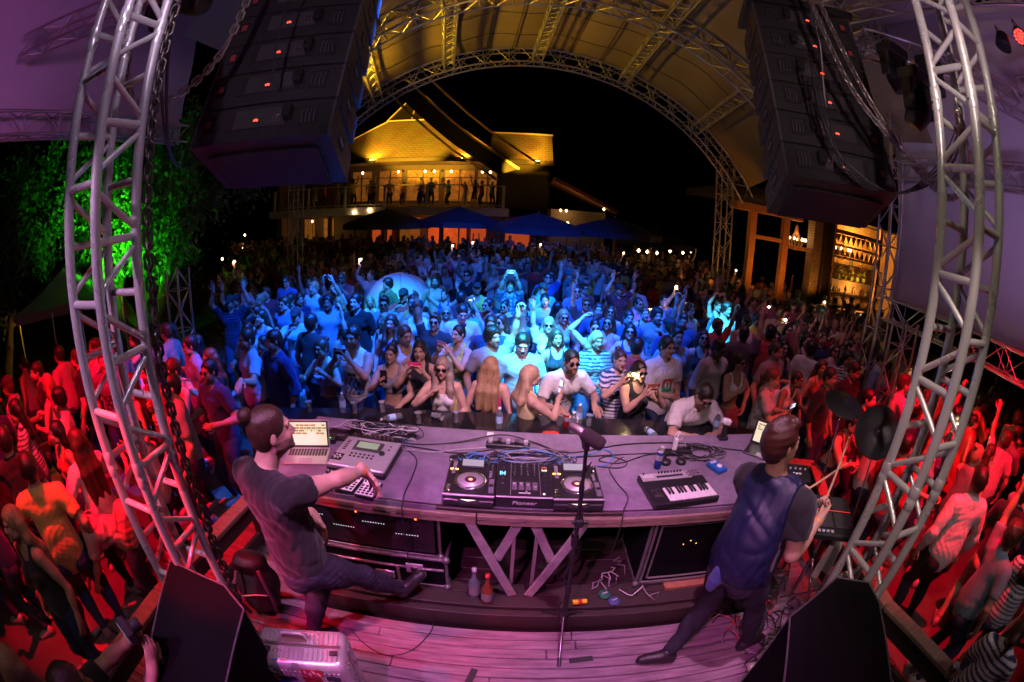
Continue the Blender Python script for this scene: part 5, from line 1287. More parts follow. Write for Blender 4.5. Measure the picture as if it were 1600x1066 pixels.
def powerstrip(x, y, rz, label, n, w=.28):
    o = at_table('power_strip', label, 'power strip', x, y, rz); mb = MB(); mb.box((0, 0, .022), (w, .06, .042), ch=.006); mb.build('housing', M_plastic, o)
    for k in range(n): mb = MB(); xx = -w*.4 + k*w*.8/max(n-1, 1); mb.box((xx, 0, .06), (.03, .035, .035), ch=.005); mb.build('plug', M_plastic if k % 2 else M_grey, o)
powerstrip(.01, 2.84, -.05, 'black power strip full of plugs behind the left player deck', 5, .32); powerstrip(1.27, 2.79, .08, 'black power strip with the white charger, right of the microphone', 2, .28)
o = thing('charger', 'white charger with a looped white cable standing on the right power strip', 'charger', (1.26, 2.79, .991)); mb = MB(); mb.box((0, 0, .05), (.035, .03, .10), ch=.005); mb.build('adapter', M_whitep, o); mb = MB(); mb.tube([(.0, 0, .10), (.02, .01, .14), (.06, .0, .13), (.05, 0, .09), (.0, -.01, .08), (-.02, 0, .12), (.02, .02, .15), (.08, .02, .08), (.12, .03, -.03), (.22, .06, -.037)], .004, 6); mb.build('cord', M_cabw, o)
o = thing('charger', 'white charger brick standing behind the silver sampler', 'charger', (-.80, 2.92, .948)); mb = MB(); mb.box((0, 0, .04), (.04, .06, .08), roty(.15), .006); mb.build('adapter', M_whitep, o); mb = MB(); mb.tube([(0, 0, .078), (.02, -.04, .06), (.05, -.09, .01), (.1, -.14, .004)], .003, 5); mb.build('cord', M_cabb, o)
o = thing('charger', 'small white charger left of the cable tangle, behind the sampler', 'charger', (-1.13, 2.96, .948)); mb = MB(); mb.box((0, 0, .035), (.045, .04, .07), rotz(.4), .006); mb.build('adapter', M_whitep, o); mb = MB(); mb.tube([(0, 0, .06), (-.06, .02, .07), (-.14, .03, .05), (-.2, .0, .01), (-.26, -.03, .004), (-.3, -.1, .004)], .003, 5); mb.build('cord', M_cabw, o)
o = thing('audio_interface', 'small black box with two green lights beside the laptop', 'audio box', (-1.33, 2.72, .948), .2); mb = MB(); mb.box((0, 0, .02), (.12, .10, .04), ch=.004); mb.build('case', M_plastic, o)
for x in (-.03, .02): mb = MB(); mb.lathe([(.005, 0), (0, .004)], (x, -.02, .0405), n=8); mb.build('indicator', M_ledg, o)
o = thing('patch_bay', 'row of dark plugs and knobs along the back of the sampler', 'audio box', (-.98, 2.78, .948), -.06); mb = MB(); mb.box((0, 0, .02), (.36, .09, .038), ch=.004); mb.build('case', M_plastic, o); mb = MB(); [knob(mb, -.15 + k*.033, 0, .039, .008, .022) for k in range(10)]; mb.split('knob', mat('brown_knob', (.14, .08, .05), .4), o)
o = thing('adapter_block', 'black adapter block lying at the back of the left player deck', 'adapter', (-.33, 2.62, .948), .5); mb = MB(); mb.box((0, 0, .022), (.11, .07, .04), ch=.01); mb.build('case', M_plastic, o); mb = MB(); mb.box((-.05, -.02, .022), (.02, .03, .03)); mb.split('socket', M_grey, o)
o = thing('tape_tab', 'white tape tab on the back edge of the desk', 'tape', (-.13, 3.04, .9485)); mb = MB(); mb.box((0, 0, .002), (.05, .06, .003)); mb.build('strip', M_paper, o)

# cables
def cable(name, label, pts, r=.0045, m=None, par=None, cat='cable', wob=.0, seg=5):
    P = [np.array(p, float) for p in pts]; out = []
    for i in range(len(P) - 1):
        p0, p1, p2, p3 = P[max(i-1, 0)], P[i], P[i+1], P[min(i+2, len(P)-1)]
        for k in range(seg):
            t = k/seg; out.append(.5*((2*p1) + (-p0+p2)*t + (2*p0-5*p1+4*p2-p3)*t*t + (-p0+3*p1-3*p2+p3)*t**3))
    out.append(P[-1]); mb = MB(); mb.tube(out, r, 6); o = mb.build(name, m or M_rubber)
    if label: tag(o, label, cat)
    return o
Zc = .955
cable('cable', 'thick black cable arching along the back of the desk', [(-1.1, 2.95, Zc), (-.75, 2.80, Zc), (-.4, 2.86, Zc), (-.05, 2.98, Zc+.03), (.2, 2.92, Zc+.01), (.45, 2.80, Zc), (.9, 2.94, Zc), (1.35, 2.96, Zc), (1.7, 2.86, Zc), (1.9, 2.8, Zc)], .006)
cable('cable', 'pale cable running along the left half of the desk to the power strip', [(-.85, 2.72, Zc), (-.55, 2.70, Zc), (-.3, 2.78, Zc), (-.12, 2.83, Zc)], .006, mat('grey_cable', (.3, .28, .3), .4))
cable('cable', 'black cable running under the pale cable on the left half of the desk', [(-.9, 2.78, Zc), (-.6, 2.75, Zc), (-.35, 2.72, Zc), (-.1, 2.80, Zc)], .005)
cable('cable', 'thin black cable hanging over the desk edge left of the decks', [(-.75, 2.75, Zc), (-.62, 2.6, Zc), (-.60, 2.4, Zc), (-.61, 2.2, Zc), (-.60, 2.088, Zc), (-.6, 2.05, .90), (-.6, 2.05, .7), (-.6, 2.06, .45)], .004)
cable('cable', 'thin black cable hanging over the desk edge right of the decks', [(.85, 2.75, Zc), (.72, 2.6, Zc), (.74, 2.4, Zc), (.78, 2.25, Zc), (.72, 2.1, Zc), (.71, 2.05, .9), (.69, 2.05, .6)], .0035)
cable('cable', 'black cable looping right of the microphone towards the power strip', [(.62, 2.62, Zc), (.8, 2.60, Zc), (.86, 2.68, Zc), (.75, 2.76, Zc), (.66, 2.70, Zc), (.8, 2.66, Zc), (1.0, 2.76, Zc), (1.13, 2.80, Zc)], .0045)
cable('cable', 'long black cable crossing the right half of the desk', [(.5, 2.74, Zc), (.8, 2.78, Zc), (1.05, 2.80, Zc), (1.14, 2.78, Zc+.01)], .005)
cable('cable', 'blue cable curving behind the right player deck', [(.22, 2.62, Zc+.03), (.4, 2.68, Zc+.03), (.6, 2.78, Zc), (.72, 2.86, Zc), (.78, 2.78, Zc), (.72, 2.66, Zc), (.60, 2.60, Zc)], .004, M_cabb)
def tangle(name, label, c, rad, n, seed, zmax=.05, ms=None):
    rs = np.random.RandomState(seed); t = thing(name, label, 'cables', (c[0], c[1], .95))
    for k in range(n):
        a = rs.rand()*6.28; p = V3(math.cos(a)*rad[0]*.9, math.sin(a)*rad[1]*.9, .006); P = [p]
        for q in range(6):
            a += rs.uniform(.5, 1.9); r_ = rs.uniform(.3, 1); P.append(V3(math.cos(a)*rad[0]*r_, math.sin(a)*rad[1]*r_, rs.uniform(.006, zmax)))
        out = []
        for i in range(len(P) - 1):
            p0, p1, p2, p3 = P[max(i-1, 0)], P[i], P[i+1], P[min(i+2, len(P)-1)]
            for s_ in range(5): tt = s_/5; out.append(.5*((2*p1) + (-p0+p2)*tt + (2*p0-5*p1+4*p2-p3)*tt*tt + (-p0+3*p1-3*p2+p3)*tt**3))
        mb = MB(); mb.tube(out, rs.uniform(.0025, .0045), 5); mb.build('strand', (ms or [M_rubber])[k % len(ms or [1])], t)
tangle('cable_tangle', 'tangle of black and blue cables behind the mixer', (.18, 2.66), (.34, .12), 22, 3, .07, [M_rubber, M_rubber, M_cabb, M_rubber, mat('grey_cable')])
tangle('cable_tangle', 'small tangle of cables behind the left player deck', (-.22, 2.62), (.12, .08), 9, 5, .05, [M_rubber, M_cabb])
tangle('cable_tangle', 'heap of black cables behind the sampler', (-.95, 2.88), (.33, .10), 20, 7, .10, [M_rubber, M_rubber, M_rubber, M_cabw])
tangle('cable_tangle', 'loose cables around the blue pedal', (1.5, 2.78), (.24, .14), 12, 9, .03, [M_rubber, M_rubber, mat('grey_cable')])
tangle('cable_tangle', 'black cables running beside the laptop on the left', (-1.3, 2.80), (.26, .10), 10, 12, .03)

# microphone on its stand
ms = thing('microphone_stand', 'black tripod microphone stand in front of the right player deck', 'microphone stand', (.43, 1.90, 0))
mb = MB(); mb.cyl((0, 0, .22), (-.03, 0, 1.28), .013, n=12); mb.cyl((0, 0, .12), (0, 0, .5), .017, n=12); mb.build('pole', M_black, ms)
mb = MB(); mb.cyl((0, 0, .10), (0, 0, .22), .026, n=12); mb.cyl((-.02, 0, .86), (-.022, 0, .93), .022, n=12); mb.box((-.02, -.02, 1.05), (.05, .05, .06), ch=.01); mb.cyl((-.06, -.02, 1.05), (.03, -.02, 1.05), .012, n=10); mb.build('clutch', M_plastic, ms)
for a in (-95, 28, 148):
    d = V3(math.cos(R_(a)), math.sin(R_(a)), 0); mb = MB(); mb.cyl((0, 0, .20), d*.32 + V3(0, 0, .015), .009, n=8); mb.cyl(d*.16 + V3(0, 0, .1), (0, 0, .12), .004, n=6); lg = mb.build('leg', M_chrome if a == -95 else M_black, ms)
    mb = MB(); mb.cyl(d*.28 + V3(0, 0, .035), d*.34 + V3(0, 0, .008), .013, n=8); mb.build('rubber_foot', M_plastic, lg)
mb = MB(); mb.cyl((-.03, -.01, 1.25), (-.05, -.05, 1.56), .010, n=10); mb.box((-.05, -.05, 1.56), (.03, .04, .05), ch=.006); mb.build('boom', M_black, ms)
cable('cable', 'black cable wound around the microphone stand', [(.40 + .02*math.cos(k*1.3), 1.87 + .02*math.sin(k*1.3), 1.45 - k*.07) for k in range(18)], .0035)
mc = thing('microphone', 'dark brown broadcast microphone with a silver end above the desk', 'microphone', (.38, 1.84, 1.60)); A_ = V3(-.085, .06, .045); B_ = V3(.09, -.04, -.03)
d = nrm(B_ - A_); mb = MB(); Fm = frame(d); Rm = np.stack([Fm[:, 0], Fm[:, 2], -d*-1], 1); Rm[:, 1] = np.cross(Rm[:, 2], Rm[:, 0])
mb.lathe([(0, 0), (.020, 0), (.0235, .006), (.0245, .07), (.0255, .075)], A_, Rm, 24); mb.build('body', mat('mic_bronze', (.28, .24, .22), .3, .7), mc)
mb = MB(); mb.lathe([(.0255, .075), (.033, .082), (.036, .12), (.036, .175), (.028, .195), (0, .20)], A_, Rm, 24); mb.build('windscreen', mat('foam', (.045, .035, .035), .95, noise=.3, nscale=150, bump=.6, bscale=900), mc)
mb = MB(); mb.tube([V3(-.03, .02, .01), V3(-.02, -.02, -.04), V3(0, -.01, -.06)], .006, 6); mb.build('yoke', M_black, mc)

# under the desk
M_rim = mat('case_rim', (.26, .24, .24), .45, .6, noise=.5, nscale=30)
def case(name, label, x0, x1, y0, y1, z0, z1, rim=M_rim, inner=True, frame_w=.022, rz=0):
    cx, cy = (x0+x1)/2, (y0+y1)/2; o = thing(name, label, 'case', (cx, cy, z0), rz); w, d_, h = x1-x0, y1-y0, z1-z0
    mb = MB(); mb.box((0, 0, h/2), (w, d_, h), ch=.01); mb.build('shell', M_blk2, o)
    mb = MB()
    for z in (0, h):
        for s in (-1, 1): mb.box((0, s*d_/2, z), (w + .01, frame_w, frame_w), ch=.003); 
        for s in (-1, 1): mb.box((s*w/2, 0, z), (frame_w, d_ - frame_w, frame_w*.98), ch=.003)
    for sx in (-1, 1):
        for sy in (-1, 1): mb.box((sx*w/2, sy*d_/2, h/2), (frame_w*.97, frame_w*.97, h - frame_w), ch=.003)
    mb.build('edge_profile', rim, o)
    for sx in (-1, 1):
        for z in (0, h): mb = MB(); mb.lathe([(.0, .03), (.022, .02), (.03, 0), (.022, -.02), (0, -.03)], (sx*w/2, -d_/2, z), n=10); mb.build('ball_corner', rim, o)
    return o, w, d_, h
o, w, d_, h = case('rack_case', 'black rack case with rows of tiny white lights and two red lights, under the desk', -1.45, -.40, 2.16, 2.66, .45, .86)
mb = MB(); mb.box((0, -d_/2 - .006, h*.5), (w - .06, .012, h - .07), ch=.002); fp = mb.build('front_panel', M_plastic, o)
for q in range(4):
    for k in range(9):
        mb = MB(); mb.lathe([(.0035, 0), (0, .002)], (-.42 + q*.22 + k*.018, -d_/2 - .013, h*.62 - (.07 if q % 2 else 0)), rotx(math.pi/2), n=6); mb.build('indicator', M_ledw, fp)
for x in (-.02, .38): mb = MB(); mb.lathe([(.007, 0), (0, .004)], (x, -d_/2 - .013, h*.80), rotx(math.pi/2), n=8); mb.build('indicator', mat('red_lamp', (1, .1, .02), .3, emit=(1, .12, .02), estr=8), fp)
mb = MB(); mb.lathe([(.005, 0), (0, .003)], (-.38, -d_/2 - .013, h*.82), rotx(math.pi/2), n=8); mb.build('indicator', M_ledg, fp)
o, w, d_, h = case('flight_case', 'flight case with silver latch and edges below the rack case', -1.40, -.36, 2.13, 2.68, .17, .445)
mb = MB(); mb.box((.30, -d_/2 - .008, h*.62), (.12, .012, .09), ch=.004); l_ = mb.build('latch_plate', M_alu, o); mb = MB(); mb.box((.30, -d_/2 - .02, h*.62), (.05, .014, .055), ch=.006); mb.build('latch', M_chrome, l_)
mb = MB(); mb.box((.0, -d_/2 - .004, h*.62), (w - .04, .012, .018), ch=.002); mb.box((.18, -d_/2 - .004, h*.30), (.022, .010, h*.6)); mb.build('valance', M_alud, o)
mb = MB(); mb.box((.08, -d_/2 - .006, h*.26), (.14, .012, .075), ch=.01); hp_ = mb.build('handle_dish', M_alud, o); mb = MB(); mb.tube([(.035, -d_/2 - .014, h*.22), (.04, -d_/2 - .03, h*.22), (.12, -d_/2 - .03, h*.22), (.125, -d_/2 - .014, h*.22)], .008, 8); mb.build('handle', M_black, hp_)
o, w, d_, h = case('road_case', 'large black road case with a double silver frame under the right of the desk', .98, 1.72, 2.18, 2.72, .18, .82)
mb = MB()
for (iw, ih, t) in ((w - .05, h - .05, .016), (w - .13, h - .13, .012)):
    for s in (-1, 1): mb.box((s*(iw/2), -d_/2 - .010, h/2), (t, .016, ih), ch=.003); mb.box((0, -d_/2 - .010, h/2 + s*ih/2), (iw - t, .015, t), ch=.003)
mb.build('panel_frame', M_alud, o)
for k in range(3): mb = MB(); mb.lathe([(.004, 0), (0, .003)], (-.1 + k*.05, -d_/2 - .004, h*.6 + (k % 2)*.03), rotx(math.pi/2), n=6); mb.build('indicator', M_ledo, o)
mb = MB(); mb.box((.1, -d_/2 - .03, -.02), (.5, .08, .03), ch=.003); mb.build('plinth', mat('orange_wood', (.35, .15, .07), .6, noise=.4, nscale=10), o)
for (x, y, m_, l) in ((-.17, 2.08, M_bottlep, 'clear spirit bottle standing under the desk, left of the struts'), (-.08, 2.03, mat('amber_bottle', (.35, .08, .03), .1, trans=.5), 'amber bottle with a red cap beside the clear bottle')):
    o = thing('spirit_bottle', l, 'bottle', (x, y, .152)); mb = MB(); mb.lathe([(.036, 0), (.04, .01), (.04, .15), (.016, .20), (.014, .27), (.016, .28)], n=18); mb.build('body', m_, o); mb = MB(); mb.lathe([(.017, .265), (.017, .29), (0, .291)], n=10); mb.build('cap', M_red if y < 2.05 else M_silver, o); mb = MB(); mb.lathe([(.0405, .04), (.0405, .12)], n=18); mb.build('label_band', mat('shaded_label', (.22, .19, .18), .6), o)  # label paper darkened to hold the shade under the desk
o = thing('yellow_tube', 'small yellow tube with a red band lying under the desk', 'tube', (.55, 2.02, .175)); mb = MB(); mb.cyl((-.05, 0, 0), (.05, .01, 0), .022, .018, n=14); mb.build('body', mat('yellow_pl', (.8, .55, .02), .4), o); mb = MB(); mb.cyl((-.012, .0015, 0), (.014, .006, 0), .0225, n=14); mb.build('band', M_red, o)
for (x, y, c, l) in ((.74, 2.10, (.03, .3, .15), 'green pouch lying under the desk'), (.80, 2.03, (.12, .16, .4), 'blue pouch lying beside the yellow tube')):
    o = thing('pouch', l, 'pouch', (x, y, .152), .4); mb = MB(); mb.lathe([(.03, 0), (.05, .006), (.047, .018), (.02, .026), (0, .027)], n=7, smooth=True); mb.build('cloth', mat('pouch_%d' % int(c[2]*100), (c[0]*.4, c[1]*.4, c[2]*.4), .8), o); mb = MB(); mb.box((0, 0, .028), (.04, .01, .008)); mb.build('zip', M_silver, o)  # cloth colours scaled down, the under-desk shade is in them
o = thing('jacket_heap', 'dark leather jacket heaped behind the right strut', 'jacket', (.45, 2.35, .152)); v, f = mesh_sdf([el((0, 0, .12), (.13, .11, .16), k=.05), el((.05, -.02, .28), (.07, .08, .1), k=.05), el((-.06, .02, .05), (.12, .1, .07), k=.05)], .012, wr=.018, seed=4); sdf_obj('folds', [(v, f)], mat('dark_leather', (.05, .035, .03), .4, bump=.4), o)
tangle2 = thing('cable_heap', 'heap of thin white and black cables on the floor under the desk', 'cables', (.85, 2.2, .155)); rs = np.random.RandomState(8)
for k in range(14):
    P = [V3(rs.uniform(-.12, .2), rs.uniform(-.12, .15), .005)]
    for q in range(5): P.append(P[-1] + V3(rs.uniform(-.08, .08), rs.uniform(-.08, .08), 0)); P[-1][2] = rs.uniform(.005, .05)
    mb = MB(); mb.tube(P, .004, 5); mb.build('strand', [M_rubber, M_cabw, mat('grey_cable')][k % 3], tangle2)

# suitcase, backpack, black speaker boxes
sc_ = thing('suitcase', 'dented ribbed aluminium suitcase covered in stickers, in front of the man with the bun', 'suitcase', (-.985, 1.10, 0), R_(14))
v, f = mesh_sdf([el((0, 0, .31), (.01, .01, .01))], .01)
w, d_, h = .50, .27, .64
def rbox(w, d_, h, r, rib=0.0, n=6):
    ring = []; 
    for cxs, cys, a0 in ((1, 1, 0), (-1, 1, 90), (-1, -1, 180), (1, -1, 270)):
        for k in range(n + 1): a = R_(a0 + 90*k/n); ring.append((cxs*(w/2 - r) + r*math.cos(a), cys*(d_/2 - r) + r*math.sin(a)))
    return ring
def profz(h, r, n=5): 
    out = [(r*(1 - math.cos(R_(90*k/n))) , r*(1 - math.sin(R_(90*k/n)))) for k in range(n + 1)]
    return out
mb = MB(); r = .05; vs = []; zs = []
for k in range(6): a = R_(90*k/5); zs.append((r*(1-math.cos(a)), r - r*math.sin(a)))
layers = [(r - r*math.sin(R_(90*k/5)), r - r*math.cos(R_(90*k/5))) for k in range(6)][::1]
lay = [(z, ins) for (ins, z) in [(r*(1 - math.sin(R_(18*k))), r*(1 - math.cos(R_(18*k)))) for k in range(6)]]
lay = lay + [(h - z, ins) for z, ins in lay[::-1]]
N_ = None
for z, ins in lay:
    rg = rbox(w - 2*ins, d_ - 2*ins, h, max(.045 - ins*.6, .012)); N_ = len(rg); vs += [(x, y, z) for x, y in rg]
fs = [(j*N_ + i, j*N_ + (i+1) % N_, (j+1)*N_ + (i+1) % N_, (j+1)*N_ + i) for j in range(len(lay)-1) for i in range(N_)] + [tuple(range(N_))[::-1], tuple(range((len(lay)-1)*N_, len(lay)*N_))]
M_case = mat('case_alu', (.66, .64, .64), .3, .6, noise=.25, nscale=14, bump=.35, bscale=9, rvar=.12)
mb.add(vs, fs, 0, True); shell = mb.build('shell', M_case, sc_)
mb = MB()
for k in range(17):
    x = -.205 + k*.0256
    for s in (-1, 1):
        for (ya, yb) in ((.018, .095),):
            mb.cyl((x, s*ya, h + .001), (x, s*yb, h + .001), .0062, n=8)
    mb.cyl((x, -d_/2 - .001, .06), (x, -d_/2 - .001, h - .06), .0062, n=8); mb.cyl((x, d_/2 + .001, .06), (x, d_/2 + .001, h - .06), .0062, n=8)
for s in (-1, 1):
    for k in range(7): mb.cyl((s*(w/2 + .001), -.09 + k*.03, .06), (s*(w/2 + .001), -.09 + k*.03, h - .06), .0062, n=8)
mb.build('ribs', M_case, sc_)
mb = MB(); mb.box((0, 0, h + .002), (w*.88, .022, .012), ch=.003); mb.box((w/2 + .002, 0, h/2), (.012, .022, h*.86), ch=.003); mb.box((-w/2 - .002, 0, h/2), (.012, .022, h*.86), ch=.003); mb.build('seam_profile', mat('seam', (.38, .34, .30), .35, .9), sc_)
mb = MB(); mb.box((-.03, .045, h + .006), (.15, .055, .006), ch=.002); hd = mb.build('handle_plate', mat('brass_dull', (.42, .36, .26), .35, .8), sc_)
mb = MB(); mb.tube([(-.10, .045, h + .012), (-.095, .045, h + .045), (-.07, .045, h + .055), (.01, .045, h + .055), (.035, .045, h + .045), (.04, .045, h + .012)], .009, 8); mb.build('carry_handle', M_silver, hd)
for x in (-.17, .19): mb = MB(); mb.box((x, -.045, h + .010), (.045, .035, .012), ch=.004); mb.build('lock', M_chrome, sc_)
yf = -d_/2 - .0085
def sticker(nm, x, z, w_, h_, m, rot=0, disc=False):
    mb = MB(); R3 = FR @ rotz(rot)
    if disc: mb.lathe([(w_, 0), (w_, .0012), (0, .0012)], (x, yf, z), FR, 28)
    else: mb.box((x, yf, z), (w_, h_, .0014), R3)
    return mb.build(nm, m, sc_)
S_b, S_w, S_r = mat('sticker_black', (.015, .015, .03), .35), mat('sticker_white', (.75, .73, .72), .4), mat('sticker_red', (.6, .02, .03), .4, noise=.9, nscale=40, ncol=(1, .85, .85))
s = sticker('sticker', -.16, .575, .044, 0, S_b, disc=True)
for a in (.5, -.5): mb = MB(); mb.box((-.16, yf - .0022, .575), (.008, .075, .001), FR @ rotz(a)); mb.split('white_bar', S_w, s)
mb = MB(); mb.box((-.152, yf - .0022, .58), (.006, .055, .001), FR @ rotz(.62)); mb.split('white_bar', S_w, s)
s = sticker('sticker', .065, .585, .11, .07, S_r); mb = MB(); [mb.box((.03 + k*.023, yf - .0018, .595 - (k % 2)*.02), (.012, .03, .001), FR @ rotz(.1*k)) for k in range(4)]; mb.split('white_splash', S_w, s)
sticker('sticker', .05, .49, .10, .09, mat('sticker_red2', (.5, .03, .03), .4, noise=.8, nscale=50)); sticker('sticker', -.09, .50, .10, .045, S_b, .15); sticker('sticker', -.17, .50, .06, .04, mat('sticker_orange', (.6, .12, .03), .4), .1)
s = sticker('sticker', -.10, .43, .12, .075, mat('sticker_blue', (.03, .06, .5), .4)); mb = MB(); mb.box((-.085, yf - .0018, .43), (.03, .06, .001), FR); mb.box((-.05, yf - .0018, .43), (.02, .05, .001), FR); mb.split('pink_patch', mat('pink_p', (.6, .1, .35), .4), s)
sticker('sticker', .165, .53, .07, .05, S_b, -.2); sticker('sticker', .17, .46, .05, .05, S_w, .2); sticker('sticker', .0, .28, .09, .10, mat('sticker_red2'), .4)
s = sticker('sticker', .16, .26, .09, .06, S_w, .1); mb = MB(); mb.lathe([(.012, 0), (.018, .001), (.012, .002)], (.15, yf - .002, .265), FR, 14); mb.lathe([(.010, 0), (.015, .001), (.010, .002)], (.175, yf - .002, .25), FR, 14); mb.split('ring_print', S_b, s)
for (x, c) in ((-.215, (.7, .7, .7)), (-.17, (.7, .05, .12)), (-.125, (.1, .4, .6)), (-.075, (.75, .4, .08))):
    mb = MB(); mb.box((x, -.098, h - .004), (.038, .03, .0015), rotx(-.55)); mb.build('sticker', mat('st_%d' % int(abs(x)*1000), c, .4), sc_)
bp = thing('backpack', 'black backpack with pinkish straps leaning behind the man with the bun', 'backpack', (-1.68, 1.75, 0), .4)
v, f = mesh_sdf([el((0, 0, .25), (.17, .12, .26), k=.05), el((.02, -.09, .18), (.13, .07, .16), k=.04), el((0, .0, .46), (.12, .09, .08), k=.05)], .010, wr=.012, seed=9); sdf_obj('bag', [(v, f)], mat('black_nylon', (.022, .02, .024), .6, bump=.4), bp)
for x in (-.08, .08): mb = MB(); mb.tube([(x, -.11, .48), (x*1.4, -.18, .40), (x*1.6, -.19, .25), (x*1.3, -.15, .08)], .014, 6); mb.build('strap', mat('rose_strap', (.16, .07, .09), .7), bp)
mb = MB(); mb.tube([(-.10, -.165, .28), (0, -.175, .30), (.10, -.165, .28)], .006, 5); mb.build('zip', M_silver, bp)
def spk(name, label, poly, zt, base, rz=0):
    o = thing(name, label, 'speaker', (base[0], base[1], 0), rz); P_ = [(x - base[0], y - base[1]) for x, y in poly]
    mb = MB(); mb.prism(P_, .03, zt); mb.build('cabinet', M_blk2, o)
    cx = sum(p[0] for p in P_)/len(P_); cy = sum(p[1] for p in P_)/len(P_)
    mb = MB()
    for (a, b) in zip(P_, P_[1:] + P_[:1]): mb.cyl((a[0], a[1], zt + .002), (b[0], b[1], zt + .002), .006, n=6); mb.cyl((a[0], a[1], .03), (a[0], a[1], zt), .006, n=6)
    mb.build('edge_trim', mat('worn_edge', (.10, .09, .10), .5, noise=.6, nscale=60), o)
    for (x, y) in P_: mb = MB(); mb.cyl((cx + (x-cx)*.85, cy + (y-cy)*.85, 0), (cx + (x-cx)*.85, cy + (y-cy)*.85, .03), .02, n=8); mb.build('rubber_foot', M_plastic, o)
    a, b = P_[0], P_[1]; m_ = V3((a[0]+b[0])/2, (a[1]+b[1])/2, zt*.75); mb = MB(); d = nrm(V3(b[0]-a[0], b[1]-a[1], 0)); n_ = V3(d[1], -d[0], 0); mb.tube([m_ - d*.09 + n_*.004, m_ - d*.08 + n_*.035, m_ + d*.08 + n_*.035, m_ + d*.09 + n_*.004], .010, 8); mb.build('handle', M_plastic, o); return o
spk('speaker_box', 'tall black speaker box at the lower left below the truss tower', [(-1.38, .34), (-1.02, .52), (-1.13, 1.0), (-1.30, 1.10), (-1.70, 1.12)], 1.0, (-1.35, .8))
spk('speaker_box', 'large black speaker box at the lower right below the truss tower', [(1.15, .62), (1.72, .36), (1.99, .93), (2.02, 1.10), (1.82, 1.22), (1.38, 1.05)], 1.0, (1.7, .8))

# drummer's rack
dr = thing('drum_rack', 'chrome drum rack with clamps and cables in front of the drummer', 'rack', (2.1, 1.9, 0))
mb = MB(); mb.cyl((-.15, .15, .02), (-.15, .15, .92), .018, n=12); mb.cyl((.28, .05, .02), (.28, .05, .88), .018, n=12); mb.cyl((-.15, .15, .80), (.28, .05, .80), .018, n=12); mb.cyl((-.15, .15, .45), (-.30, -.30, .02), .014, n=10); mb.cyl((.28, .05, .45), (.2, -.35, .02), .014, n=10); mb.build('tube', M_chrome, dr)
for p in ((-.15, .15, .80), (.28, .05, .80), (-.15, .15, .45), (.28, .05, .45)): mb = MB(); mb.box(p, (.055, .055, .06), ch=.01); mb.cyl(V3(*p) + V3(0, -.03, 0), V3(*p) + V3(0, -.07, 0), .008, n=8); mb.build('clamp', M_black, dr)
sp_ = thing('sampling_pad', 'black electronic drum pad module with red lines struck by the drummer', 'drum pad', (2.07, 1.80, .95), R_(-24))
mb = MB(); mb.box((0, 0, .035), (.50, .42, .06), rotx(.10), .012); mb.build('case', M_plastic, sp_)
for i in range(3):
    for j in range(2): mb = MB(); mb.box((-.155 + i*.155, .10 - j*.165, .070 - (.10 - j*.165)*-.10 + 0), (.145, .155, .012), rotx(.10), .006); mb.build('pad', mat('pad_rubber', (.035, .032, .035), .7, bump=.2), sp_)
mb = MB(); mb.box((-.0, .018, .079), (.46, .005, .003), rotx(.1)); mb.box((-.078, .018, .079), (.005, .32, .003), rotx(.1)); mb.build('red_line', mat('red_line', (.7, .03, .03), .4, emit=(1, .05, .03), estr=.6), sp_)
mb = MB()
for k in range(7): mb.box((-.16 + k*.035, -.190, .056), (.022, .022, .010), rotx(.1), .003)
mb.split('button', M_grey, sp_)
sn = thing('snare_pad', 'round mesh head snare pad with a white rim, behind the drummer\'s left hand', 'drum pad', (1.93, 2.16, .90)); mb = MB(); mb.lathe([(.13, -.03), (.14, .0), (.14, .035), (.125, .04)], n=32); mb.build('shell', M_plastic, sn); mb = MB(); mb.lathe([(0, .036), (.118, .036)], n=32); mb.build('head', mat('mesh_head', (.55, .5, .52), .6), sn); mb = MB(); mb.lathe([(.118, .037), (.124, .046), (.132, .046), (.138, .037)], n=32); mb.build('rim', M_whitep, sn)
mb = MB(); mb.cyl((0, 0, -.03), (0, 0, -.86), .012, n=8); mb.build('post', M_chrome, sn)
dm = thing('drum_brain', 'dark drum module with small lights beside the snare pad', 'drum module', (2.17, 2.35, .948), -.3); mb = MB(); mb.box((0, 0, .03), (.26, .18, .05), rotx(.25), .006); mb.build('case', M_plastic, dm); mb = MB(); [knob(mb, -.09 + k*.045, .03, .062, .008, .012) for k in range(5)]; mb.split('knob', M_grey, dm); mb = MB(); [mb.box((-.03 + k*.03, -.03, .056), (.02, .014, .008), rotx(.25)) for k in range(3)]; mb.split('button', M_whitep, dm)
def cymbal(name, label, c, R3, r, base):
    o = thing(name, label, 'cymbal', base, 0, 'electronic cymbals'); b = V3(*base); c = V3(*c) - b
    mb = MB(); mb.lathe([(0, .022), (.02, .022), (.032, .014), (.05, .010), (r*.97, -.004), (r, -.008), (r*.97, -.012), (.04, .0), (0, .0)], c, R3, 40); mb.build('rubber_disc', mat('cymbal_rubber', (.03, .028, .035), .38, noise=.2, nscale=12, rvar=.1, bump=.1), o)
    mb = MB(); mb.lathe([(.008, .02), (.008, .042), (0, .043)], c, R3, 12); mb.build('wing_nut', M_chrome, o)
    elb = V3(0, 0, .75) + V3(c[0], c[1], 0)*.25; mb = MB(); mb.cyl(c, elb, .007, n=8); mb.cyl(elb, (0, 0, .30), .011, n=8); mb.cyl((0, 0, .30), (0, 0, .02), .014, n=8)
    for a in (10, 130, 250): mb.cyl((0, 0, .25), (.28*math.cos(R_(a)), .28*math.sin(R_(a)), .012), .008, n=6)
    mb.build('boom_stand', M_chrome, o); mb = MB(); mb.box(elb, (.035, .035, .045), ch=.008); mb.build('clamp', M_black, o)
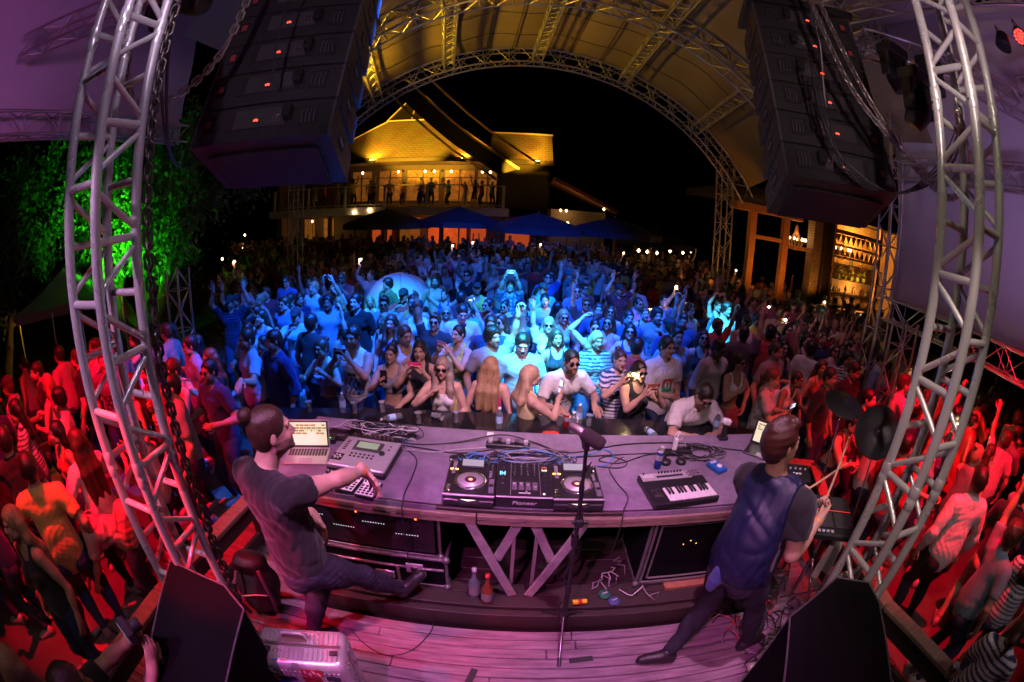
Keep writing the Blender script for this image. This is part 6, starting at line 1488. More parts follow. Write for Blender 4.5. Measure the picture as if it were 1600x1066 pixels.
cymbal('cymbal', 'black rubber cymbal seen edge on above the counter at the right', (2.60, 2.48, 1.50), frame((-.25, -.50, 1))[:, [0, 2, 1]] @ np.diag([1, -1, 1]) if False else rotx(-.0) @ roty(-.10) @ rotx(.28), .185, (2.42, 2.25, 0))
nv = nrm(V3(-.78, -.62, .55)); f_ = frame(nv); cymbal('cymbal', 'black rubber cymbal tilted towards the drummer beside the right truss tower', (2.62, 2.02, 1.47), np.stack([f_[:, 0], np.cross(nv, f_[:, 0]), nv], 1), .20, (2.42, 1.72, 0))
tw = thing('towel', 'pale towel hanging from the drum rack', 'towel', (2.38, 1.80, .80)); vs = []; 
for i in range(9):
    for j in range(12): u = i/8; vv_ = j/11; vs.append((.10*(u-.5)*(1 + vv_*.9) + .015*math.sin(vv_*5), -.04*vv_ - .03*math.sin(u*9)*(.3 + vv_), .10 - .48*vv_ - .03*abs(u - .5)))
n0 = len(vs); vs2 = vs + [(x, y + .012, z) for x, y, z in vs]; mb = MB(); mb.add(vs2, [(i*12+j, i*12+12+j, i*12+13+j, i*12+j+1) for i in range(8) for j in range(11)] + [tuple(k + n0 for k in (i*12+j+1, i*12+13+j, i*12+12+j, i*12+j)) for i in range(8) for j in range(11)], 0, True); mb.build('cloth', M_cloth_w, tw)
for (x, y, l) in ((1.95, 1.75, 'kick pedal on the floor at the drummer\'s foot'), (2.2, 2.0, 'second pedal further back beneath the rack')):
    pd = thing('kick_pedal', l, 'pedal', (x, y, .0), -.6); mb = MB(); mb.box((0, 0, .035), (.10, .28, .012), rotx(.15), .003); mb.build('foot_board', M_chrome, pd); mb = MB(); mb.tube([(-.06, .14, .01), (-.06, .14, .16), (.06, .14, .16), (.06, .14, .01)], .009, 8); mb.build('frame', M_chrome, pd); mb = MB(); mb.cyl((0, .14, .15), (0, .10, .28), .006, n=6); mb.lathe([(0, -.02), (.025, 0), (0, .02)], (0, .10, .29), n=10); mb.build('beater', M_black, pd)
tangle3 = thing('cable_heap', 'heap of cables and connectors on the floor below the drum rack', 'cables', (1.95, 1.55, .0)); rs = np.random.RandomState(18)
for k in range(22):
    P = [V3(rs.uniform(-.25, .3), rs.uniform(-.25, .35), .005)]
    for q in range(6): P.append(P[-1] + V3(rs.uniform(-.12, .12), rs.uniform(-.12, .12), 0)); P[-1][2] = rs.uniform(.005, .05)
    mb = MB(); mb.tube(P, .005, 5); mb.build('strand', [M_rubber, M_rubber, mat('grey_cable'), mat('red_cable', (.5, .03, .03), .4)][k % 4], tangle3)
o = thing('floor_tape', 'roll of tape lying on the floor by the pedals', 'tape', (1.72, 1.30, .0)); mb = MB(); mb.lathe([(.03, 0), (.048, 0), (.048, .04), (.03, .04), (.03, 0)], n=24); mb.build('roll', mat('beige_tape', (.5, .4, .3), .6), o); mb = MB(); mb.lathe([(.028, .002), (.0295, .002), (.0295, .038), (.028, .038)], n=20); mb.build('core', M_paper, o)

# line arrays ------------------------------------------------------------------
M_cab = mat('cabinet_paint', (.030, .028, .031), .5, noise=.3, nscale=30, bump=.3, bscale=350, rvar=.12)
M_cabl = mat('cabinet_edge', (.20, .19, .21), .4, .6, noise=.5, nscale=90)
def heat_fins():
    mb = MB()
    for k in range(22): mb.box((.0, -.012, -.085 + k*.0082), (.50, .014, .0035))
    return mb
def array(name, label, BL, az_, widths=1.2, n=5, tilts=(24, 21, 18, 15, 12), side=1, lean=0.0):
    a = R_(az_); r = V3(math.cos(a), math.sin(a), 0); fwd = V3(-math.sin(a), math.cos(a), 0)
    root = thing(name, label, 'speaker array', BL); Q_ = rotaxis(fwd, lean); r = Q_ @ r; Uz = Q_ @ V3(0, 0, 1); p = V3(0, 0, 0); Hh = .365; Dp = .85
    for k in range(n):
        t = R_(tilts[k]); f = fwd*math.cos(t) - Uz*math.sin(t); u = fwd*math.sin(t) + Uz*math.cos(t)
        R3 = np.stack([r, f, u], 1); o = p.copy(); X = lambda x, y, z: o + R3 @ V3(x, y, z)
        mb = MB(); i_ = .045
        vs = [X(0, 0, .012), X(widths, 0, .012), X(widths, Dp, i_), X(0, Dp, i_), X(0, 0, Hh - .012), X(widths, 0, Hh - .012), X(widths, Dp, Hh - i_), X(0, Dp, Hh - i_)]
        mb.add(vs, [(0, 3, 2, 1), (4, 5, 6, 7), (0, 1, 5, 4), (1, 2, 6, 5), (2, 3, 7, 6), (3, 0, 4, 7)]); cab = mb.build('cabinet', M_cab, root)
        mb = MB()
        for x in (0.008, widths - .008):
            mb.box(X(x, -.004, Hh/2), (.022, .010, Hh*.96), R3, .002)
            for q in range(12): mb.lathe([(.005, 0), (.003, .003), (0, .003)], X(x, -.009, .03 + q*.028), R3 @ rotx(math.pi/2), 6)
        for q in range(4):
            for xx, s_ in ((-.003, -1), (widths + .003, 1)): mb.lathe([(.009, 0), (.006, .004), (0, .004)], X(xx, .06 + q*.24, .035), R3 @ roty(s_*math.pi/2), 6)
        mb.build('riveted_edge', M_cabl, cab)
        c = widths/2; mx0 = (.0)
        # amplifier panel recessed with fins, sockets and cover
        mb = MB(); mb.box(X(c, -.004, Hh*.58), (.62, .010, .20), R3, .003); ap = mb.build('amplifier_panel', mat('amp_panel', (.05, .045, .05), .4, .5), root)
        mb = MB()
        for q in range(20): mb.box(X(c, -.013, Hh*.58 - .085 + q*.009), (.46, .012, .0038), R3)
        mb.build('cooling_fins', mat('fins', (.15, .14, .15), .4, .5), ap)
        inner = widths - .20 if side > 0 else .20
        mb = MB(); mb.box(X(inner, -.006, Hh*.55), (.15, .012, .19), R3, .004); hw = mb.build('handle_recess', M_dark, root)
        for q in range(4): mb = MB(); mb.tube([X(inner - .05 + q*.033, -.010, Hh*.55 - .07), X(inner - .05 + q*.033, -.030, Hh*.55), X(inner - .05 + q*.033, -.010, Hh*.55 + .07)], .006, 6); mb.build('handle_bar', M_cabl, hw)
        cx = inner - .17 if side > 0 else inner + .17
        mb = MB(); mb.box(X(cx, -.05, Hh*.60), (.075, .10, .13), R3, .012); mb.build('rain_cover', M_plastic, root)
        cx2 = cx - .10 if side > 0 else cx + .10
        mb = MB(); mb.box(X(cx2, -.008, Hh*.58), (.085, .014, .12), R3, .003); sk = mb.build('socket_plate', mat('socket_plate', (.10, .10, .11), .4), root)
        mb = MB(); [mb.lathe([(.012, 0), (.010, .008), (0, .008)], X(cx2 - .015 + (q % 2)*.03, -.015, Hh*.62 - (q//2)*.035), R3 @ rotx(math.pi/2), 10) for q in range(4)]; mb.split('socket', M_chrome, sk)
        ox = .13 if side > 0 else widths - .13
        mb = MB(); mb.box(X(ox, -.006, Hh*.58), (.10, .012, .14), R3, .004); rr = mb.build('end_panel', M_dark, root); mb = MB(); mb.box(X(ox, -.014, Hh*.58), (.055, .006, .07), R3); mb.build('caution_plate', mat('red_plate', (.4, .05, .05), .5), rr)
        mb = MB(); mb.box(X(c - .02*side, -.022, Hh*.50), (.055, .006, .035), R3); dp = mb.build('display', M_plastic, ap)
        mb = MB()
        for q in range(3): mb.box(X(c - .02*side - .016 + q*.014, -.0262, Hh*.50 + (.004 if q % 2 else -.002)), (.009, .002, .018), R3)
        mb.build('digits', mat('digit_led', (1, .1, .05), .3, emit=(1, .06, .03), estr=5 if k in (0, 1) else 1.5), dp)
        # side handle wells
        for xx, s_ in ((-.002, -1), (widths + .002, 1)):
            mb = MB(); mb.box(X(xx, Dp*.45, Hh/2), (.006, .20, .12), R3, .002); sw_ = mb.build('side_handle_well', M_dark, root); mb = MB(); mb.box(X(xx + s_*.006, Dp*.45, Hh/2), (.01, .15, .03), R3, .004); mb.build('grip', M_cabl, sw_)
        p = p + u*Hh + fwd*.004
    t = R_(tilts[0]); f = fwd*math.cos(t) - V3(0, 0, 1)*math.sin(t)
    mb = MB(); mb.box(r*widths/2 + f*.45 - V3(0, 0, .012) , (1.0, .6, .012), np.stack([r, f, np.cross(r, f)], 1)); mb.build('base_plate', mat('dark_underside', (.02, .015, .017), .7), root)
    top = p + fwd*.4; mb = MB(); mb.box(top + r*.6 + V3(0, 0, .06), (1.3, .9, .1), np.stack([r, fwd, V3(0, 0, 1)], 1), .01); mb.build('fly_frame', M_black, root)
    return root
array('line_array', 'tall black speaker array hanging on the left, its back to the stage', (-2.60, 2.79, 3.20), 10.3, side=1, lean=.02, widths=1.24, n=6, tilts=(24, 21, 18, 15, 12, 10))
array('line_array', 'tall black speaker array hanging on the right, its back to the stage', (2.21, 3.27, 3.19), -19, side=-1, lean=-.055, n=6, tilts=(24, 21, 18, 15, 12, 10))

# chains and hanging cables ------------------------------------------------------------------
def chain(name, label, pts, link=.035, r=.0042, m=None):
    P = [np.array(p, float) for p in pts]; D = [0]
    fine = []
    for i in range(len(P) - 1):
        p0, p1, p2, p3 = P[max(i-1, 0)], P[i], P[i+1], P[min(i+2, len(P)-1)]
        for k in range(20): t = k/20; fine.append(.5*((2*p1) + (-p0+p2)*t + (2*p0-5*p1+4*p2-p3)*t*t + (-p0+3*p1-3*p2+p3)*t**3))
    fine.append(P[-1]); fine = np.array(fine); s = np.concatenate([[0], np.cumsum(np.linalg.norm(np.diff(fine, axis=0), axis=1))]); mb = MB(); k = 0; q = 0.0
    while q < s[-1] - link:
        c = np.array([np.interp(q + link/2, s, fine[:, j]) for j in range(3)]); d = nrm(np.array([np.interp(q + link, s, fine[:, j]) for j in range(3)]) - np.array([np.interp(q, s, fine[:, j]) for j in range(3)]))
        F = frame(d, (.3, .2, 1)); sd = F[:, 0] if k % 2 else F[:, 2]; w = link*.30; l2 = link*.36
        mb.tube([c - d*l2 + sd*w, c + d*l2 + sd*w, c + d*(l2 + w*.9), c + d*l2 - sd*w, c - d*l2 - sd*w, c - d*(l2 + w*.9)], r, 5, closed=True)
        q += link*.72; k += 1
    return tag(mb.build(name, m or mat('chain_steel', (.42, .36, .32), .35, .9)), label, 'chain')
chain('chain', 'hoist chain hanging in a loop across the left speaker array', [(-1.95, 2.55, 5.2), (-2.02, 2.60, 4.6), (-2.15, 2.55, 3.9), (-2.35, 2.3, 3.52), (-2.55, 2.05, 3.50), (-2.55, 1.9, 3.75), (-2.35, 1.75, 4.1), (-1.62, 1.43, 3.62)][:7] + [(-1.60, 1.42, 3.72)], .085, .0095)
chain('chain', 'long chain running down the right side of the left truss tower', [(-1.615, 1.43, 3.7), (-1.61, 1.43, 3.0), (-1.61, 1.44, 2.0), (-1.60, 1.43, 1.0), (-1.62, 1.42, .3)], .07, .009, mat('chain_dark', (.10, .08, .07), .4, .8))
chain('chain', 'hoist chain hanging in a loop across the right speaker array', [(2.35, 2.95, 5.4), (2.42, 2.9, 4.7), (2.58, 2.72, 4.0), (2.85, 2.42, 3.55), (2.9, 2.0, 3.3), (2.55, 1.55, 3.35), (2.06, 1.26, 3.55)], .075, .008)
chain('chain', 'second strand of the chain across the right speaker array', [(2.40, 2.92, 5.4), (2.50, 2.85, 4.7), (2.68, 2.66, 4.0), (2.92, 2.40, 3.5), (2.98, 2.0, 3.22), (2.6, 1.55, 3.28), (2.07, 1.27, 3.5)], .075, .008)
for k in range(4): cable('hanging_cable', ['thick black cable sagging between the right array and its truss tower', 'black cable in the bundle at the end of the right array', 'lower black cable of the bundle on the right array', 'thin black cable of the bundle nearest the right truss tower'][k], [(2.35 + k*.05, 3.05, 4.3 - k*.05), (2.42 + k*.04, 3.0, 3.75), (2.6, 2.9, 3.4 - k*.03), (2.95 + k*.02, 2.65, 3.22), (3.15, 2.3, 3.35 + .03*k), (2.9, 1.8, 3.55 + .06*k), (2.45, 1.45, 3.85 + .04*k), (2.05, 1.25, 3.80)], .010 - k*.0015)
for k in range(2): cable('hanging_cable', ['black cable hanging between the left truss tower and the array corner', 'second black cable beside it at the left truss tower'][k], [(-1.62, 1.42, 3.75), (-1.85 - k*.05, 1.7, 3.45), (-2.15, 2.1, 3.1 - k*.03), (-2.5, 2.6, 3.05), (-2.6, 2.75, 3.2)], .010)
cable('data_cable', 'pair of pale cables running down the back of the right array', [(2.48, 3.08, 5.0), (2.52, 3.05, 4.5), (2.5, 3.04, 4.0), (2.55, 3.0, 3.5), (2.8, 2.9, 3.28), (3.0, 2.75, 3.24)], .007, mat('grey_cable'))
cable('data_cable', 'black cable running down the back of the left array', [(-1.75, 2.82, 5.0), (-1.78, 2.80, 4.5), (-1.8, 2.78, 4.0), (-1.78, 2.76, 3.6)], .008)

# lamps ------------------------------------------------------------------
def moving_head(label, loc, dirv, m=M_black):
    o = thing('moving_head', label, 'stage lamp', loc, 0, 'black moving head lamps'); d = nrm(dirv); f = frame(d); R3 = np.stack([f[:, 0], f[:, 2], d], 1)
    mb = MB(); mb.box((0, 0, .22), (.34, .26, .14), ch=.02); mb.build('base', m, o)
    for s in (-1, 1): mb = MB(); mb.box((s*.17, 0, .03), (.05, .14, .30), ch=.015); mb.build('yoke_arm', m, o)
    mb = MB(); mb.lathe([(0, -.20), (.09, -.19), (.13, -.08), (.13, .06), (.10, .18), (.09, .20)], (0, 0, -.06), R3, 20); h_ = mb.build('head', m, o)
    mb = MB(); mb.lathe([(0, .192), (.088, .192)], (0, 0, -.06), R3, 20); mb.build('lens', mat('lens_glass', (.1, .1, .14), .05), h_); 
    mb = MB(); mb.box((0, 0, .33), (.06, .06, .10)); mb.build('clamp', M_alud, o); return o
moving_head('black moving head lamp right of the right speaker array, upper one', (3.75, 3.15, 4.75), (.2, -.2, -1)); moving_head('black moving head lamp hanging lower beside the right truss tower', (3.25, 2.45, 4.1), (-.3, .5, -1)); moving_head('black moving head lamp at the truss end over the right fabric', (4.2, 2.9, 4.75), (-.5, .3, -1))
moving_head('black moving head lamp beside the left truss tower', (-2.62, 2.5, 4.55), (.8, .0, -.5)); moving_head('black moving head lamp left of the left array, further back', (-3.35, 2.75, 4.8), (-.3, .5, -1))
def par(label, loc, dirv, lit=True):
    o = thing('par_lamp', label, 'stage lamp', loc, 0, None); d = nrm(dirv); f = frame(d); R3 = np.stack([f[:, 0], f[:, 2], d], 1)
    mb = MB(); mb.lathe([(.06, -.14), (.10, -.10), (.115, .0), (.12, .07), (.11, .07)], (0, 0, 0), R3, 24); mb.build('housing', M_black, o)
    for i in range(19):
        rr = 0 if i == 0 else (.04 if i < 7 else .082); a = i*1.047 if i < 7 else i*.5236; mb = MB(); mb.lathe([(.017, 0), (.012, .008), (0, .009)], R3 @ V3(rr*math.cos(a), rr*math.sin(a), .074), R3, 10); mb.build('led', mat('par_led', (1, .1, .05), .3, emit=(1, .02, .01), estr=9) if lit else M_dark, o)
    mb = MB(); mb.tube([(-.13, 0, 0), (-.14, 0, .15), (.14, 0, .15), (.13, 0, 0)], .01, 6); mb.build('bracket', M_black, o)
par('round red stage lamp glowing at the top right corner', (5.35, 1.8, 5.83), (-.75, -.3, -.75)); par('unlit black stage lamp beside the red lamp', (5.0, 2.0, 5.55), (-.2, .2, -1), False)

for (x, y, rz, l) in ((.55, 1.62, .1, 'short strip of black tape on the stage planks left of the drummer'), (-.15, 1.45, 1.3, 'strip of black tape on the stage planks in front of the bottles'), (-.55, 1.22, .3, 'strip of black tape on the planks beside the suitcase')):
    o = thing('gaffer_tape', l, 'tape', (x, y, .0015), rz); mb = MB(); mb.box((0, 0, 0), (.16, .045, .0012)); mb.build('strip', mat('tape_black', (.02, .02, .02), .7), o)
cable('cable', 'thin black cable lying on the planks beside the kicking man', [(-1.0, 1.72, .006), (-.85, 1.6, .006), (-.7, 1.55, .006), (-.55, 1.62, .006), (-.45, 1.8, .006), (-.44, 1.9, .01)], .004)
for i, (x, y, l) in enumerate(((-3.4, .9, 'crushed cup on the ground below the mustard polo'), (-2.7, 2.3, 'dropped cup beside the left barrier'), (3.5, .7, 'dropped cup on the ground beyond the right speaker box'), (3.3, 2.0, 'dropped cup beside the right barrier'), (4.6, 1.9, 'dropped cup on the ground at the far right'))):
    cup(x, y, G, l, 40*i, None, None)

# ------------------------------------------------------------------ the people in front (x, y, height, woman, turn, pose, look, label)
PEOPLE = [
(-3.03,4.23,1.8,0,-25,'point',{'top':('tee',(0.3,0.42,0.55)),'hair':(0.02,0.014,0.01),'beard':0.7,'skin':'tan'},'bearded man in a light blue tee stretching one arm to the right', {}),
(-2.7,4.3,1.78,0,-25,'down',{'top':('shirt',(0.02,0.03,0.14),{'sl':1.3}),'hair':(0.02,0.014,0.01),'skin':'tan','beard':0.5},'smiling man in a dark blue shirt next to the pointing man', {}),
(-3.66,6.52,1.76,0,-10,'thumb',{'top':('vest',(0.03,0.05,0.2)),'hair':(0.02,0.014,0.01),'glasses':1,'skin':'tan'},'man in sunglasses with an open vest holding a cup', {}),
(-2.15,4.57,1.62,1,-15,'fists',{'top':('crop',(0.72,0.7,0.7)),'hair':(0.07,0.035,0.018),'hs':'bun','skin':'tan'},'woman in a white strappy crop top dancing with raised fists', {}),
(-1.78,4.6,1.78,0,-10,'phone',{'top':('tank',(0.72,0.7,0.7),{'pat':'print'}),'hair':(0.02,0.014,0.01),'beard':0.65,'skin':'tan'},'man with a moustache in a printed white tank top filming with a phone', {'phone': 'dark phone held by the man with the moustache'}),
(-1.3,4.5,1.64,1,0,'phone1',{'top':('crop',(0.22,0.21,0.23)),'hair':(0.02,0.014,0.01),'hs':'bun','skin':'tan'},'woman in a grey sports top pinching a phone in front of her face', {'phone': 'dark phone held by the woman in the grey sports top'}),
(-1.0,4.59,1.66,1,0,'phone',{'top':('tank',(0.018,0.018,0.022)),'hair':(0.02,0.014,0.01),'hs':'long','skin':'tan'},'woman in black hiding behind a bright pink phone', {'phone': 'bright pink phone held sideways in front of a face', 'pcol': (0.8, 0.05, 0.22)}),
(-0.68,4.19,1.62,1,5,'drink',{'top':('crop',(0.72,0.7,0.7)),'hair':(0.35,0.25,0.2),'hs':'long','glasses':1,'skin':'light','hf':True},'long haired woman in sunglasses and a white top drinking from a cup', {}),
(-0.65,5.27,1.68,1,-35,'phone',{'top':('dress',(0.65,0.55,0.12)),'hair':(0.02,0.014,0.01),'hs':'bun','skin':'light'},'woman in a yellow dress seen from the side with a pink phone', {'phone': 'pale pink phone held up by the woman in yellow', 'pcol': (0.7, 0.3, 0.35)}),
(-0.25,5.5,1.76,0,-5,'down',{'top':('tee',(0.02,0.03,0.09)),'hair':(0.02,0.014,0.01),'skin':'brown'},'smiling man in a navy tee behind the blonde with pink straps', {}),
(-0.19,4.21,1.64,1,165,'down',{'top':('bikini',(0.75,0.05,0.2)),'hair':(0.45,0.28,0.13),'hs':'long','skin':'light'},'blonde woman seen from behind in a pink strappy top', {}),
(0.18,4.03,1.64,1,110,'phone1',{'top':('crop',(0.7,0.6,0.3)),'hair':(0.6,0.42,0.25),'hs':'bob','skin':'light'},'blonde woman in profile looking down at a phone with her back half turned', {'phone': 'phone held low by the blonde in profile'}),
(0.11,4.79,1.76,0,10,'down',{'top':('tee',(0.3,0.5,0.6)),'hair':(0.02,0.014,0.01),'skin':'light','hp':-0.35},'young man with lowered eyes behind the blonde in profile', {}),
(0.49,5.94,1.68,1,0,'rup',{'top':('tee',(0.72,0.7,0.7),{'neck':0.05}),'hair':(0.45,0.28,0.13),'hs':'long','glasses':1,'skin':'light'},'woman in a glowing white tee and sunglasses raising one arm high', {}),
(0.54,4.63,1.8,0,20,'lean',{'top':('tee',(0.74,0.76,0.74),{'pat':'print2'}),'hair':(0.02,0.014,0.01),'beard':0.75,'glasses':1,'skin':'tan'},'bearded man in sunglasses and a white graphic tee, leaning on the counter', {}),
(1.12,5.87,1.7,1,5,'rupbent',{'top':('vest',(0.02,0.03,0.1)),'hair':(0.02,0.014,0.01),'hs':'bun','glasses':1,'skin':'light'},'woman in round sunglasses and a dark waistcoat with one arm bent overhead', {}),
(1.2,4.62,1.66,1,10,'phone',{'top':('tee',(0.72,0.7,0.7),{'pat':'stripe'}),'hair':(0.07,0.035,0.018),'hs':'bun','skin':'light'},'woman in a striped top filming with a lit phone', {'phone': 'phone with a shining torch held by the woman in stripes', 'torch': 1}),
(1.35,4.32,1.64,1,15,'phone',{'top':('tank',(0.018,0.018,0.022)),'hair':(0.02,0.014,0.01),'hs':'long','glasses':1,'skin':'tan'},'woman in a black tank top and sunglasses taking a picture', {'phone': 'brown phone held by the woman in the black tank top', 'pcol': (0.25, 0.1, 0.06)}),
(1.79,4.78,1.8,0,20,'hold',{'top':('tee',(0.72,0.7,0.7),{'pat':'chest'}),'hair':(0.02,0.014,0.01),'skin':'tan','b':1.12},'man in a white tee with a red and green chest print', {}),
(1.87,4.07,1.78,0,5,'text',{'top':('shirt',(0.62,0.6,0.58),{'sl':0.62,'pat':'polo'}),'hair':(0.02,0.014,0.01),'glasses':1,'skin':'tan','hp':-0.55,'b':1.1},'man in a pale polo shirt bent over his phone at the counter', {'phone': 'small phone in the hands of the man in the polo shirt'}),
(2.6,5.06,1.74,0,20,'down',{'top':('shirt',(0.72,0.7,0.7),{'sl':1.2}),'hair':(0.02,0.014,0.01),'glasses':1,'skin':'brown','hp':-0.3},'man in a loose white shirt and sunglasses behind the man in the polo', {}),
(2.79,4.74,1.66,1,20,'hip',{'top':('bikini',(0.72,0.7,0.7)),'hair':(0.02,0.014,0.01),'hs':'long','glasses':1,'skin':'tan','bot':('skirt',(0.3,0.1,0.12))},'woman in sunglasses and a white bralette behind the counter', {}),
(2.97,4.19,1.66,1,50,'holdphone',{'top':('tee',(0.6,0.52,0.58),{'pat':'blotch'}),'hair':(0.16,0.05,0.025),'hs':'tail','skin':'light','mouth':1},'woman with an open mouth in a white and grey patterned tee', {'phone': 'black phone in the hand of the woman in the patterned tee'}),
(3.45,4.59,1.66,1,25,'lean',{'top':('tank',(0.72,0.7,0.7)),'hair':(0.02,0.014,0.01),'hs':'crop','skin':'brown'},'short haired woman in a white tank top leaning forward', {}),
(3.48,3.26,1.66,1,15,'elbow',{'top':('bikini',(0.1,0.02,0.02)),'hair':(0.02,0.014,0.01),'hs':'short','skin':'tan'},'woman bathed in red light with her elbow out, below the flat black cymbal', {}),
(4.88,3.56,1.84,0,60,'holdcup',{'top':('shirt',(0.72,0.7,0.7),{'sl':1.9}),'hair':(0.07,0.035,0.018),'beard':0.8,'skin':'light','hp':0.1},'bearded man in a white shirt turned left behind the tilted cymbal', {}),
(4.49,4.29,1.76,0,10,'down',{'top':('tee',(0.018,0.018,0.022)),'hair':(0.02,0.014,0.01),'beard':0.4,'skin':'tan','hp':-0.3},'man in a dark tee looking down above the flat black cymbal', {}),
(5.85,4.96,1.74,0,40,'down',{'top':('shirt',(0.25,0.35,0.5),{'sl':1.9}),'hair':(0.02,0.014,0.01),'skin':'tan','hp':-0.4},'man in a denim shirt bending towards his neighbour', {}),
(3.54,5.0,1.76,0,20,'down',{'top':('tee',(0.25,0.25,0.27)),'hair':(0.07,0.035,0.018),'beard':0.4,'skin':'light'},'man with a short beard glancing left behind the woman in the patterned tee', {}),
(4.39,5.27,1.74,0,120,'down',{'top':('shirt',(0.6,0.58,0.55),{'sl':1.2}),'hair':(0.02,0.014,0.01),'hs':'curly','skin':'tan'},'dark haired person in a pale shirt seen from behind', {}),
(6.6,7.17,1.76,0,-40,'drink',{'top':('tee',(0.6,0.5,0.5)),'hair':(0.02,0.014,0.01),'hs':'bald','skin':'tan','b':1.05},'bald man in a pale tee drinking from a cup at the right', {}),
(6.08,7.85,1.68,1,5,'down',{'top':('tank',(0.018,0.018,0.022)),'hair':(0.07,0.035,0.018),'hs':'long','skin':'pale'},'pale long haired woman in a black strappy top in the dim right of the crowd', {}),
(5.01,6.78,1.66,1,0,'down',{'top':('long',(0.1,0.08,0.14)),'hair':(0.02,0.014,0.01),'hs':'long','glasses':1,'skin':'pale'},'smiling woman in round sunglasses beside the pale long haired woman', {}),
(6.75,6.76,1.76,0,15,'down',{'top':('tee',(0.25,0.5,0.55)),'hair':(0.02,0.014,0.01),'skin':'tan'},'man in a turquoise tee standing at the dark right edge of the crowd', {}),
(7.24,5.34,1.72,0,20,'down',{'top':('tee',(0.6,0.55,0.55)),'hair':(0.02,0.014,0.01),'skin':'brown'},'young man in a white tee below the end of the fabric wall', {}),
(4.08,8.2,1.72,1,10,'heart',{'top':('tank',(0.05,0.08,0.2)),'hair':(0.07,0.035,0.018),'hs':'bun','skin':'light'},'woman in a tank top making an arch with both arms in a cyan beam', {}),
(4.82,8.74,1.78,0,0,'down',{'top':('tee',(0.02,0.03,0.09)),'hair':(0.02,0.014,0.01),'skin':'tan'},'man in blue light right behind the woman with arched arms', {}),
(3.35,5.66,1.8,0,150,'rup',{'top':('tee',(0.12,0.08,0.12)),'hair':(0.02,0.014,0.01),'skin':'tan'},'man seen from behind raising an arm below the cyan beam', {}),
(2.69,6.48,1.76,0,-20,'down',{'top':('tee',(0.03,0.06,0.15)),'hair':(0.02,0.014,0.01),'skin':'tan','hp':-0.3},'man in a dark blue tee behind the chest print tee', {}),
(2.19,7.1,1.68,1,0,'down',{'top':('dress',(0.02,0.02,0.03)),'hair':(0.07,0.035,0.018),'hs':'bun','skin':'light'},'woman in a halter dress with a pale necklace', {}),
(1.76,6.44,1.74,0,0,'down',{'top':('shirt',(0.04,0.07,0.2)),'hair':(0.02,0.014,0.01),'skin':'tan','mouth':1},'shouting man in a dark blue shirt', {}),
(-2.31,6.22,1.84,0,-10,'down',{'top':('tee',(0.018,0.018,0.022),{'pat':'bluep'}),'hair':(0.02,0.014,0.01),'skin':'pale'},'tall man in a black printed tee above the man with the moustache', {}),
(-1.58,5.57,1.7,1,0,'down',{'top':('tank',(0.03,0.1,0.32)),'hair':(0.07,0.035,0.018),'hs':'long','skin':'light','hf':True},'long haired brunette in a blue top looking at the stage', {}),
(-1.53,6.52,1.8,0,10,'rfist',{'top':('tank',(0.65,0.32,0.05)),'hair':(0.02,0.014,0.01),'hs':'crop','beard':0.8,'skin':'tan','b':1.08},'muscular bearded man in a mustard tank top', {}),
(-0.73,6.18,1.76,0,10,'down',{'top':('tee',(0.45,0.44,0.5)),'hair':(0.02,0.014,0.01),'skin':'pale','hp':-0.4},'man in a grey tee looking down behind the woman in yellow', {}),
(-4.76,8.31,1.78,0,-5,'down',{'top':('tee',(0.05,0.12,0.35)),'hair':(0.02,0.014,0.01),'glasses':1,'skin':'light'},'man in dark sunglasses and a blue tee on the left of the blue light', {}),
(-3.66,6.35,1.74,0,-10,'down',{'top':('tee',(0.1,0.2,0.4)),'hair':(0.07,0.035,0.018),'glasses':1,'skin':'light'},'man in large sunglasses just in front of the blue tee man', {}),
(-3.75,7.61,1.78,0,-15,'down',{'top':('tee',(0.4,0.55,0.65)),'hair':(0.45,0.28,0.13),'skin':'light'},'fair man in a pale tee on the left of the crowd', {}),
(-3.28,7.52,1.74,0,0,'phone_up',{'top':('tee',(0.3,0.4,0.5)),'hair':(0.45,0.28,0.13),'skin':'light'},'fair haired person lifting a phone in front of the white ball', {'phone': 'phone lifted by the fair haired person on the left'}),
(-2.63,5.18,1.76,0,160,'down',{'top':('tee',(0.018,0.018,0.022)),'hair':(0.02,0.014,0.01),'skin':'tan'},'dark figure seen from behind between the dancing woman and the vest man', {}),
(-3.79,5.76,1.66,1,-10,'drink',{'top':('tank',(0.15,0.2,0.3)),'hair':(0.02,0.014,0.01),'hs':'long','skin':'light'},'woman with her hand to her mouth on the left of the blue light', {}),
(0.71,16.07,1.72,1,0,'heart',{'top':('crop',(0.1,0.12,0.3)),'hair':(0.02,0.014,0.01),'hs':'bun','skin':'light'},'woman high in the crowd holding both arms joined overhead', {}),
(0.7,9.67,1.8,0,0,'lup',{'top':('tee',(0.03,0.06,0.25)),'hair':(0.02,0.014,0.01),'glasses':1,'skin':'light'},'man in a dark tee pointing one hand to the sky in blue light', {}),
(-0.08,8.42,1.78,0,0,'phone_up',{'top':('tee',(0.05,0.07,0.2),{'pat':'dots'}),'hair':(0.02,0.014,0.01),'skin':'tan'},'person filming overhead in a dotted shirt in the blue light', {'phone': 'big phone held overhead with a bright screen', 'scr': 1}),
(-1.03,9.5,1.78,0,0,'lup',{'top':('shirt',(0.018,0.018,0.022)),'hair':(0.02,0.014,0.01),'glasses':1,'skin':'pale'},'man in round glasses and a dark shirt raising a finger', {}),
(-1.6,8.76,1.76,0,0,'down',{'top':('none',(0.72,0.7,0.7)),'hair':(0.02,0.014,0.01),'beard':0.7,'skin':'light'},'bare chested bearded man lit pale blue', {}),
(-2.39,9.65,1.74,0,0,'down',{'top':('tee',(0.72,0.7,0.7)),'hair':(0.02,0.014,0.01),'skin':'light'},'man in a white tee in front of the white ball', {}),
